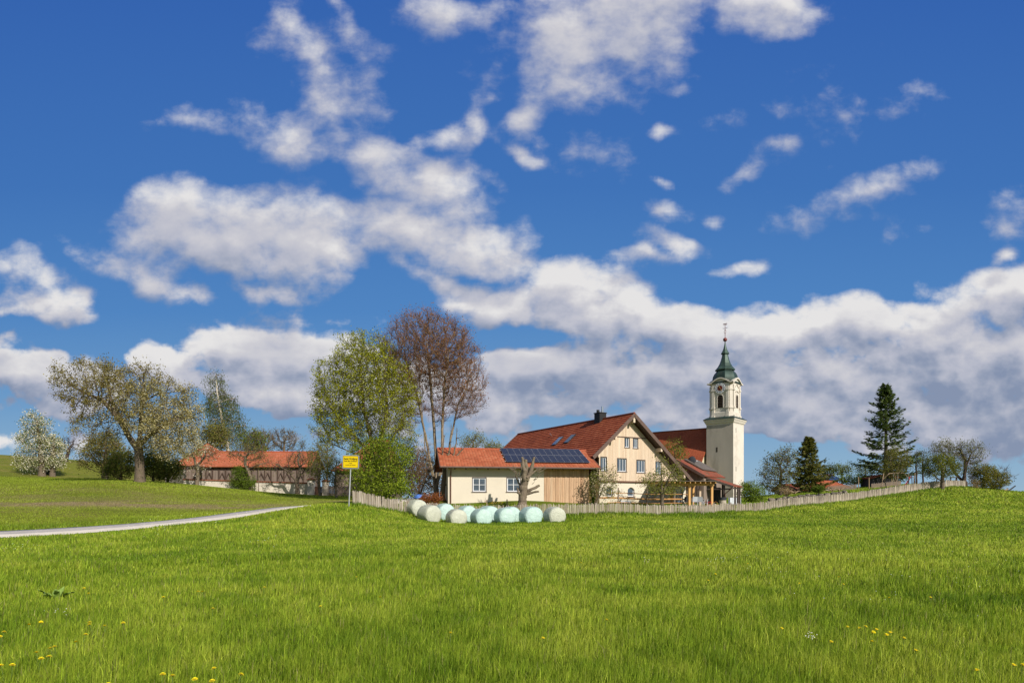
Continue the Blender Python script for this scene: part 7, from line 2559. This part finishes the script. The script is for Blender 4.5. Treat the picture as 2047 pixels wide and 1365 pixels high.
def playground():
    Y = 92.0
    b = ground(1766, Y)
    o = Vector(b)
    r = empty('swing_frame', b, 0, 'wooden pole swing frame with bent crossbar in front of the dark shed', 'swing frame')
    L = lambda px, py, y=Y: at(px, py, y) - o
    g_ = lambda px, y=Y: ground(px, y, -.2) - o
    MB().tube([g_(1760.5, Y - .6), L(1766.5, 946)], [.075, .06], 8).build('leg', M['cut'], r)
    MB().tube([g_(1773, Y + .9), L(1766.0, 950)], [.07, .06], 8).build('leg', M['grey_post'], r)
    MB().tube([L(1765.5, 957), L(1777.5, 946.2), L(1806, 944.8), L(1815.5, 954)], [.06, .065, .065, .05], 8).build('crossbar', M['cut'], r)
    MB().tube([g_(1817.0), L(1815.5, 946)], [.07, .06], 8).build('leg', M['grey_post'], r)
    MB().tube([g_(1826.5), L(1829.0, 944.5)], [.07, .06], 8).build('leg', M['cut'], r)
    for px in (1786, 1794):
        MB().tube([L(px, 945.6), L(px, 971)], .012, 4).build('rope', M['grey_metal'], r)
    MB().box(L(1785, 971).x, L(1795, 971).x, -.12, .12, L(1790, 971).z - .04, L(1790, 971).z).build('seat', M['dark_wood'], r)
    # slide
    b2 = ground(1812, Y + .5)
    o2 = Vector(b2)
    r = empty('slide', b2, 0, 'red plastic slide leading down to the left behind the fence', 'slide')
    def L2(px, py, y):
        return at(px, py, y) - o2
    top, bot = L2(1820, 953.5, Y + .9), L2(1806.5, 973.5, Y - .6)
    m_ = MB()
    n = 10
    side = Vector((.30, .40, 0)).normalized() * .42
    prev = None
    rows = []
    for i in range(n + 1):
        t = i / n
        p = top.lerp(bot, t) + Vector((0, 0, -.25 * math.sin(math.pi * t) * .6))
        rows.append([p - side + Vector((0, 0, .16)), p - side, p + side, p + side + Vector((0, 0, .16)), p + side + Vector((0, 0, .20)) + side * .08, p + side * 1.08 + Vector((0, 0, -.05)), p - side * 1.08 + Vector((0, 0, -.05)), p - side * 1.08 + Vector((0, 0, .20))])
    m_.loft(rows)
    m_.build('chute', M['slide'], r)
    pf = MB()
    pf.beam(top + Vector((0.1, -.4, 0)), top + Vector((.1, .4, 0)), .5, .05)
    pf.build('platform', M['dark_wood'], r)
    for s in (-.35, .35):
        q = top + Vector((.35, s, 0))
        MB().tube([Vector((q.x + .15, q.y, g1(q.x + o2.x, q.y + o2.y) - o2.z - .1)), q + Vector((0, 0, .5))], .045, 6).build('ladder_post', M['dark_wood'], r)
    for k in range(4):
        z = top.z - .2 - k * .3
        MB().beam((top.x + .42, top.y - .35, z), (top.x + .42, top.y + .35, z), .05).build('rung', M['dark_wood'], r)
    # dark shed
    Ys = 100.0
    fr = Frame(ground(1744.5, Ys), R(-4))
    r = empty('garden_shed', fr.o, fr.a, 'dark grey garden shed with low red gabled roof behind the swing frame', 'shed')
    x0 = 0.0
    x1 = fr.hit(1786, 1000)[0]
    xa, za = fr.hit(1768, 947.5)
    xl, zl = fr.hit(1740, 955.0)
    xr, zr = fr.hit(1799.5, 955.0)
    zl = (zl + zr) / 2
    D = 4.0
    w = MB()
    sl1 = (za - zl) / (xa - xl)
    sl2 = (za - zl) / (xr - xa)
    x1 = xr - .5
    w.prism([(x0, -.3), (x1 - .9, -.3), (x1 - .9, za - (x1 - .9 - xa) * sl2 - .12), (xa, za - .12), (x0, za - (xa - x0) * sl1 - .12)], 0, D)
    w.build('wall', M['slate'], r)
    MB().prism([(x1 - .9, -.3), (x1, -.3), (x1, za - (x1 - xa) * sl2 - .14), (x1 - .9, za - (x1 - .9 - xa) * sl2 - .12)], 0.001, D - .1).build('side_wall', M['grey_post'], r)
    rf = MB()
    tiled_slope(rf, (xl, D + .3, zl), (xl, -.4, zl), (xa, -.4, za), (xa, D + .3, za), .34)
    tiled_slope(rf, (xr, -.4, zl), (xr, D + .3, zl), (xa, D + .3, za), (xa, -.4, za), .34)
    rf.build('roof', M['tile_old'], r)
    # garden fence behind and its posts
    pa, pb = ground(1742, 97), ground(1800, 97)
    r = empty('garden_fence', pa, 0, 'dark weathered board fence in front of the garden shed', 'fence')
    g_ = MB()
    n = 44
    for i in range(n):
        q = pa.lerp(pb, i / (n - 1))
        z = g1(q.x, q.y) - pa.z
        x = q.x - pa.x
        g_.box(x, x + .075, 0, .03, z - .1, z + .72 + .05 * math.sin(i * 1.9))
    g_.build('boards', M['grey_post'], r)
    MB().beam((0, .05, g1(pa.x, pa.y) - pa.z + .55), (pb.x - pa.x, .05, g1(pb.x, pb.y) - pa.z + .6), .04, .08).build('crosspiece', M['dark_wood'], r)
    pa, pb = ground(1655, 92), ground(1712, 96)
    r = empty('garden_fence', pa, 0, 'low picket fence of thin grey sticks behind the boulders and below the red roof', 'fence')
    g_ = MB()
    n = 60
    for i in range(n):
        q = pa.lerp(pb, i / (n - 1))
        z = g1(q.x, q.y) - pa.z
        x = q.x - pa.x
        y = q.y - pa.y
        g_.box(x, x + .04, y, y + .03, z - .1, z + .85 + .08 * math.sin(i * 2.9))
    g_.build('sticks', M['grey_post'], r)
    w_ = MB()
    w_.beam((0, .05, .6), (pb.x - pa.x, pb.y - pa.y + .05, g1(pb.x, pb.y) - pa.z + .6), .03)
    w_.build('wire', M['grey_metal'], r)
    for k, (px, pt_, Y_, lab) in enumerate(((1716.2, 953, 92, 'tall pale garden post at the right end of the picket fence'), (1737.2, 954.5, 92, 'tall pale garden post left of the shed'))):
        p = ground(px, Y_)
        rr = empty('garden_post', p, 0, lab, 'post', 'tall pale garden posts')
        h = at(px, pt_, Y_).z - p.z
        MB().tube([(0, 0, -.2), (0, 0, h)], [.075, .065], 8).build('shaft', M['cut'], rr)
    # low roofs between the trees
    hip_house('long_shed', 'low brown tiled shed roof under the small spruce', 'shed', 1572, 1648, 979.0, 968.5, 96.0, 4.0, 5.0, 0.0, 0.0, M['tile_old'], M['stone_pale'], ov=.4)
    hip_house('red_shed', 'low bright red roof between small spruce and tall pale posts', 'shed', 1640, 1700, 973.5, 962.0, 100.0, 4.0, 5.0, 0.0, 1.5, M['tile_bright'], M['stone_pale'], ov=.4)
    hip_house('solar_barn', 'distant barn roof covered with blue modules behind the small green trees', 'barn', 1652, 1682, 958.5, 949.5, 125.0, 0.0, 6.0, 0.0, 0.0, M['blueroof'], M['slate'], ov=.4)
    # dark frame at the end of the fence and the beam on the crest
    p = ground(1912, 86.5)
    r = empty('goal_frame', p, 0, 'dark wooden frame with flat top bar right of the fence end', 'frame')
    h = at(1912, 953, 86.5).z - p.z
    w = 12 * 86.5 / F
    MB().box(-w, .25, -.1, .1, h - .12, h).build('crossbar', M['dark_wood'], r)
    MB().beam((.0, 0, h - .12), (-.25, 0, -.1), .12).build('post', M['dark_wood'], r)
    MB().beam((.05, 0.02, h - .12), (.33, 0.3, -.1), .12).build('post', M['dark_wood'], r)
    MB().beam((-w + .06, 0.02, h - .12), (-w, 0.0, -.1), .1).build('post', M['dark_wood'], r)
    p = ground(2012, 86.5)
    r = empty('tilted_beam', p, 0, 'dark blue grey bar jutting up to the right from the crest at the far right', 'beam')
    e = at(2030, 970.5, 86.5) - p
    P = [Vector((0, 0, -.1)), Vector((e.x * .45, 0, e.z * .33)), e]
    MB().tube(P, [.10, .09, .08], 8).build('bar', M['slate'], r)
    MB().tube([(-.6, .1, -.05), (.1, .05, .25), (.25, 0, .35)], [.12, .10, .06], 7).build('prop', M['cut'], r)
    # beech sapling posts behind the right fence
    for k, (px, lab) in enumerate(((1872, 'short dark post leaning behind the right end of the paling fence'), )):
        p = ground(px, 84)
        rr = empty('fence_post', p, 0, lab, 'post')
        MB().tube([(0, 0, -.1), (.04, 0, 1.2)], [.07, .06], 7).build('shaft', M['dark_wood'], rr)


paling_fence()
town_sign()
bales()
rail_fence()
furniture()
boulders()
playground()
# ------------------------------------------------------------------ meadow
def grass_cols(x, y, rng, n):
    p1 = vnoise(x, y, 7.0, 41, 3)
    p2 = vnoise(x, y, 1.3, 42, 3)
    p3 = vnoise(x, y, 22.0, 43, 2)
    p4 = vnoise(x, y, 0.28, 44, 2)
    t = np.clip(0.56 + 0.50 * p1 + 0.42 * p2 + 0.25 * p3 + 0.35 * p4 + rng.normal(0, 0.20, n), 0, 1)[:, None]
    dark, mid, lite = np.array((0.118, 0.205, 0.013)), np.array((0.240, 0.335, 0.024)), np.array((0.410, 0.460, 0.058))
    c = np.where(t < 0.5, dark + (mid - dark) * t * 2, mid + (lite - mid) * (t * 2 - 1))
    straw = rng.random(n) < 0.035
    c[straw] = np.array((0.33, 0.30, 0.12)) * rng.uniform(0.6, 1.1, (straw.sum(), 1))
    return c * np.exp(rng.normal(0, 0.27, (n, 1)))


def blades(n, r0, r1, rng, th=0.92):
    r_ = np.exp(rng.uniform(math.log(r0), math.log(r1), n))
    a = rng.uniform(-th, th, n)
    return r_ * np.sin(a), r_ * np.cos(a), r_


def keep(x, y, r_):
    """nothing grows on the road, under walls or on the terrace"""
    rd, side, gard, hill, dry = zones(x, y)
    k = rd > 1.33 + vnoise(x, y, 0.7, 77, 2) * 0.22
    k &= ~((x > -6) & (x < 22) & (behind_fence(x, y) > 3.8) & (y > 53.6))
    return k, rd, side, gard, hill, dry


def meadow():
    rng = np.random.default_rng(21)
    # near: two-part blades
    N1, N2 = 740000, 70000
    N = N1 + N2
    x, y, r_ = blades(N1, 4.3, 19.0, rng, 1.22)
    x2, y2, r2 = blades(N2, 1.5, 4.3, rng, 1.5)
    x, y, r_ = np.concatenate([x, x2]), np.concatenate([y, y2]), np.concatenate([r_, r2])
    hn = vnoise(x, y, 1.1, 51, 3)
    h = (0.145 + 0.06 * hn + 0.05 * vnoise(x, y, 5, 52, 2) + 0.04 * vnoise(x, y, .3, 55, 2)) * rng.uniform(0.45, 1.45, N)
    tall = rng.random(N) < 0.02
    h[tall] *= 1.45
    w = np.maximum(0.0045, r_ * 0.0007) * rng.uniform(0.7, 1.4, N)
    k, rd, side, gard, hill, dry = keep(x, y, r_)
    x, y, r_, h, w = x[k], y[k], r_[k], h[k], w[k]
    n = len(x)
    z = G(x, y)
    az = rng.uniform(0, 2 * np.pi, n)
    lean = rng.uniform(0.0, 0.8, n) ** 1.7
    wind = np.array([0.05, 0.0])
    lx, ly = np.cos(az) * lean * 0.7 + wind[0], np.sin(az) * lean * 0.7 + wind[1]
    fa = rng.uniform(0, np.pi, n)
    sx, sy = np.cos(fa), np.sin(fa)
    P0 = np.stack([x, y, z - 0.02], 1)
    P1 = P0 + np.stack([lx * h * 0.35, ly * h * 0.35, h * 0.62], 1)
    P2 = P0 + np.stack([lx * h * 1.15, ly * h * 1.15, h * (1.0 - 0.25 * lean)], 1)
    S = np.stack([sx * w * 0.5, sy * w * 0.5, np.zeros(n)], 1)
    V = np.stack([P0 - S, P0 + S, P1 + S * 0.85, P1 - S * 0.85, P2 + S * 0.12, P2 - S * 0.12], 1).reshape(-1, 3)
    o = np.arange(n)[:, None] * 6
    Fq = np.concatenate([o + np.array([[0, 1, 2, 3]]), o + np.array([[3, 2, 4, 5]])])
    c = grass_cols(x, y, rng, n)
    C = np.repeat(c, 6, axis=0)
    # far: single tapered blades, wider with distance
    N = 1120000
    x, y, r_ = blades(N, 18.0, 118.0, rng, 1.08)
    k, rd, side, gard, hill, dry = keep(x, y, r_)
    x, y, r_, rd, gard, hill, dry = [q[k] for q in (x, y, r_, rd, gard, hill, dry)]
    kk = ~((dry > 0.45) & (rng.random(len(x)) < 0.75))
    x, y, r_, rd, gard, hill, dry = [q[kk] for q in (x, y, r_, rd, gard, hill, dry)]
    n = len(x)
    z = G(x, y)
    bf = behind_fence(x, y)
    lush = np.exp(-((bf + 0.6) / 0.9) ** 2) * (np.abs(bf) < 20) + 0.0 * rd
    h = (0.185 + 0.07 * vnoise(x, y, 2.0, 53, 3)) * rng.uniform(0.55, 1.35, n) * (1 + 0.5 * lush) * (1 - 0.62 * hill) * (1 - 0.55 * gard) * (1 - 0.5 * dry)
    verge = hill * np.exp(-((rd - 3.0) / 2.6) ** 2)
    h *= 1 + 1.4 * verge
    h *= np.clip((rd - 1.2) / 1.6, 0.35, 1)
    h *= 1 - 0.5 * dry
    w = r_ * 0.00062 * rng.uniform(0.7, 1.4, n)
    h = np.maximum(h, w * 2.0)
    az = rng.uniform(0, 2 * np.pi, n)
    lean = rng.uniform(0.0, 0.55, n)
    fa = rng.normal(0, 0.8, n)
    S = np.stack([np.cos(fa) * w, np.sin(fa) * w, np.zeros(n)], 1)
    P0 = np.stack([x, y, z - 0.03], 1)
    P2 = P0 + np.stack([(np.cos(az) * lean + .05) * h, np.sin(az) * lean * h, h], 1)
    V2 = np.stack([P0 - S, P0 + S, P2 + S * 0.25, P2 - S * 0.25], 1).reshape(-1, 3)
    F2 = np.arange(4 * n).reshape(-1, 4) + len(V)
    c2 = grass_cols(x, y, rng, n)
    hc = np.array((0.250, 0.315, 0.032)) * (1 + 0.3 * vnoise(x * 0.5, y * 1.6, 3.0, 61, 3))[:, None] * rng.uniform(0.75, 1.25, (n, 1))
    hh = (hill * (1 - 0.75 * verge))[:, None]
    c2 = c2 * (1 - hh) + hc * hh
    dc = np.array((0.34, 0.26, 0.15)) * rng.uniform(0.6, 1.2, (n, 1))
    c2 = c2 * (1 - dry[:, None] * 0.8) + dc * dry[:, None] * 0.8
    lu = np.clip(lush, 0, 1)[:, None] * 0.55
    c2 = c2 * (1 - lu) + np.array((0.10, 0.19, 0.014)) * rng.uniform(0.7, 1.3, (n, 1)) * lu
    C2 = np.repeat(c2, 4, axis=0)
    o = np_mesh('meadow_grass', np.concatenate([V, V2]), np.concatenate([Fq, F2]), M['grass'], col=np.concatenate([C, C2]))
    tag(o, 'tall fresh green meadow grass with yellowish patches', 'grass', kind='stuff')


def flower_positions():
    A = [(625, 100), (805, 135), (345, 270), (340, 247), (790, 262), (817, 262), (662, 282), (850, 330), (152, 378), (360, 385), (378, 390), (420, 400), (487, 385), (8, 437), (3, 424), (315, 432), (315, 462), (215, 487), (235, 480), (140, 507), (155, 527), (178, 522), (18, 553), (30, 553),
         (683, 600), (785, 605), (648, 590), (930, 592), (857, 615), (435, 628), (1055, 245), (1297, 318), (1525, 284), (1800, 428), (1087, 105), (1147, 107), (885, 562), (1435, 203), (8, 145), (103, 395)]
    B = [(268, 147), (948, 150), (803, 190), (780, 217), (1155, 230), (1307, 205), (1315, 232), (1520, 287), (1070, 408), (1355, 403), (1400, 400), (1415, 405), (1432, 413), (1465, 413), (1500, 430), (1522, 423), (1570, 448), (1440, 462), (1280, 462), (1612, 497), (2000, 553), (2027, 553), (1885, 576), (1675, 285), (370, 375), (130, 447)]
    return [(x / 2, 1050 + y / 2) for x, y in A] + [(1024 + x / 2, 1050 + y / 2) for x, y in B]


def dandelions():
    rng = random.Random(9)
    r0 = None
    for (px, py) in flower_positions():
        h = 0.22
        Y = (ZC - h) * F / (py - HZ)
        x = (px - CX) / F * Y
        z = g1(x, Y)
        Y = (ZC - z - h) * F / (py - HZ)
        x = (px - CX) / F * Y
        if Y > 30:
            Y = 30
        if r0 is None:
            r0 = empty('dandelion', (0, 0, 0), 0, 'yellow dandelion in bloom in the meadow grass', 'dandelion', 'dandelions in the meadow')
            MB().tube([(0, 0, 0), (.01, 0, .14), (.0, .0, h - .012)], [.004, .0035, .003], 5).build('stem', M['stem'], r0)
            m_ = MB()
            for ring, (n, rr, dz) in enumerate(((14, .024, 0.0), (12, .019, .006), (8, .012, .011))):
                for i in range(n):
                    a = 2 * math.pi * i / n + ring * .2
                    d = Vector((math.cos(a), math.sin(a), 0))
                    s = Vector((-d.y, d.x, 0))
                    z0 = h - .01 + dz
                    m_.add([s * -.003 + Vector((0, 0, z0)), s * .003 + Vector((0, 0, z0)), d * rr + s * .0045 + Vector((0, 0, z0 + .006)), d * rr - s * .0045 + Vector((0, 0, z0 + .006))], [(0, 1, 2, 3)])
            m_.build('flower_head', M['petal_yellow'], r0)
            t = r0
        else:
            t = copy_tree(r0)
        t.location = (x, Y, g1(x, Y))
        t.rotation_euler = (rng.uniform(-.35, .1), rng.uniform(-.15, .15), rng.uniform(0, 6))
        if 1670 < px < 1850 and 1240 < py < 1295:
            t['label'] = 'yellow dandelion in the dense patch of dandelions at the right'
        elif px < 270 and py > 1150:
            t['label'] = 'yellow dandelion in the loose group at the lower left of the meadow'
        elif py > 1320 and 300 < px < 500:
            t['label'] = 'yellow dandelion near the bottom edge, left of the centre'
        elif py < 1180:
            t['label'] = 'small far yellow dandelion in the upper half of the meadow'
    # daisies and dandelion clocks: beyond counting
    rg = np.random.default_rng(3)
    P = []
    def cluster(px, py, n, sx, sy):
        for _ in range(n):
            a, b = px + rg.normal(0, sx), py + rg.normal(0, sy)
            if b < 1030:
                continue
            P.append((a, b))
    for c in [(310, 1058, 60, 26, 4), (30, 1090, 22, 18, 8), (118, 1213, 9, 14, 4), (1296, 1115, 8, 12, 3), (1445, 1115, 18, 14, 5), (1540, 1140, 10, 40, 10), (1617, 1266, 14, 9, 3), (1680, 1190, 8, 60, 14),
              (1960, 1140, 16, 50, 30), (1400, 1100, 24, 120, 22), (1200, 1090, 12, 60, 16), (470, 1050, 24, 50, 5), (1700, 1120, 24, 120, 25), (520, 1075, 12, 100, 8), (1850, 1090, 14, 90, 18)]:
        cluster(*c)
    V, Fq = [], []
    VS, FS = [], []
    for (px, py) in P:
        h = 0.19
        z = 0
        for _ in range(3):
            Y = (ZC - z - h) * F / (py - HZ)
            x = (px - CX) / F * Y
            z = g1(x, Y)
        rr = rg.uniform(.007, .012) * max(.7, Y / 20)
        c = np.array([x, Y, z + h * rg.uniform(.75, 1.05)])
        n = 7
        nr = np.array([rg.normal(0, .4), -0.6, 1.0]); nr /= np.linalg.norm(nr)
        u = np.cross(nr, [1, 0, 0]); u /= np.linalg.norm(u)
        v = np.cross(nr, u)
        b = len(V)
        for i in range(n):
            a = 2 * math.pi * i / n
            V.append(tuple(c + (u * math.cos(a) + v * math.sin(a)) * rr))
        V.append(tuple(c + nr * rr * .5))
        for i in range(n):
            Fq.append((b + i, b + (i + 1) % n, b + n))
        s0 = len(VS)
        g0 = np.array([x, Y, z])
        VS += [tuple(g0 + (-.003, 0, 0)), tuple(g0 + (.003, 0, 0)), tuple(c - nr * .004)]
        FS.append((s0, s0 + 1, s0 + 2))
    m_ = MB()
    m_.add(V, Fq)
    o = m_.build('small_white_flowers', M['petal_white'])
    m2 = MB()
    m2.add(VS, FS)
    m2.build('stems', M['stem'], o)
    tag(o, 'scattered small white daisies and seed heads in the meadow', 'flowers', kind='stuff')


def dock_plant():
    Y = 10.6
    b = ground(112, Y)
    r = empty('dock_plant', b, 0, 'broad leaved dark green dock plant in the grass at the left', 'plant')
    rng = random.Random(4)
    for i in range(9):
        a = i * 0.75 + rng.uniform(-.2, .2)
        L = rng.uniform(.16, .25)
        el = rng.uniform(.9, 1.35)
        d = Vector((math.cos(a) * math.cos(el), math.sin(a) * math.cos(el), math.sin(el)))
        s = Vector((-math.sin(a), math.cos(a), 0))
        m_ = MB()
        rows = []
        base = Vector((math.cos(a) * .09, math.sin(a) * .06, 0))
        for k in range(8):
            t = k / 7
            w = 0.045 * math.sin(math.pi * min(1, t * .93 + .05)) ** .7 * (1 if t < .98 else .1)
            c = base + d * L * t + Vector((math.cos(a), math.sin(a), -.6)) * .10 * t * t
            wav = .012 * math.sin(k * 2.2 + i)
            rows.append([c - s * w + Vector((0, 0, .02 + wav)), c, c + s * w + Vector((0, 0, .02 - wav))])
        for k in range(7):
            m_.add(rows[k] + rows[k + 1], [(0, 1, 4, 3), (1, 2, 5, 4)])
        m_.build('leaf', M['dock'], r, smooth=True)


def tall_tufts():
    """taller clumps of grass, each with its own shape, where the photo has them: along fence and verge, around the bales"""
    rng = np.random.default_rng(8)
    VV, FF, CC = [], [], []
    off = 0
    spots = []
    for s in np.linspace(0, len(FENCEL) - 1, 420):
        i = int(s)
        a = FENCEL[i]
        b = FENCEL[min(i + 1, len(FENCEL) - 1)]
        p = a + (b - a) * (s - i)
        spots.append((p[0] + rng.normal(0, .15), p[1] - abs(rng.normal(.15, .25)), rng.uniform(.18, .42)))
    for _ in range(260):
        px = rng.uniform(815, 1135)
        Y = rng.uniform(43.0, 44.2)
        spots.append(((px - CX) / F * Y, Y, rng.uniform(.16, .30)))
    for i in range(len(ROADL)):
        p = ROADL[i]
        if 46 < p[1] < 50:
            for _ in range(8):
                spots.append((p[0] + 1.9 + rng.uniform(0, .9), p[1] + rng.normal(0, .5), rng.uniform(.2, .35)))
    for (x, y, h) in spots:
        n = int(rng.integers(14, 34))
        bx = x + rng.normal(0, .12, n); by = y + rng.normal(0, .10, n)
        z = g1(x, y)
        hh = h * rng.uniform(.5, 1.2, n)
        w = 0.028 * rng.uniform(.6, 1.3, n)
        fa = rng.normal(0, .8, n)
        S = np.stack([np.cos(fa) * w, np.sin(fa) * w, np.zeros(n)], 1)
        P0 = np.stack([bx, by, np.full(n, z - .04)], 1)
        P2 = P0 + np.stack([rng.normal(.08, .3, n) * hh, rng.normal(0, .3, n) * hh, hh], 1)
        VV.append(np.stack([P0 - S, P0 + S, P2 + S * .2, P2 - S * .2], 1).reshape(-1, 3))
        FF.append(np.arange(4 * n).reshape(-1, 4) + off)
        off += 4 * n
        c = np.array((0.12, 0.20, 0.014)) * rng.uniform(.7, 1.4) * rng.uniform(.75, 1.25, (n, 1))
        CC.append(np.repeat(c, 4, axis=0))
    o = np_mesh('tall_grass', np.concatenate(VV), np.concatenate(FF), M['grass'], col=np.concatenate(CC))
    tag(o, 'taller dark green grass along the fence and in front of the bales', 'grass', kind='stuff')


M['grass'] = leaf_mat('grass_blade', 0.36, 0.55, 1.1, spec=0.2)
M['stem'] = mat('flower_stem', (0.12, 0.18, 0.03), 0.6)
M['petal_yellow'] = mat('dandelion_yellow', (0.92, 0.78, 0.01), 0.6, 0.08)
M['petal_white'] = mat('daisy_white', (0.70, 0.70, 0.64), 0.7, 0.05)
M['dock'] = mat('dock_leaf', (0.20, 0.30, 0.06), 0.45, 0.2, 6)
meadow()
tall_tufts()
dandelions()
dock_plant()
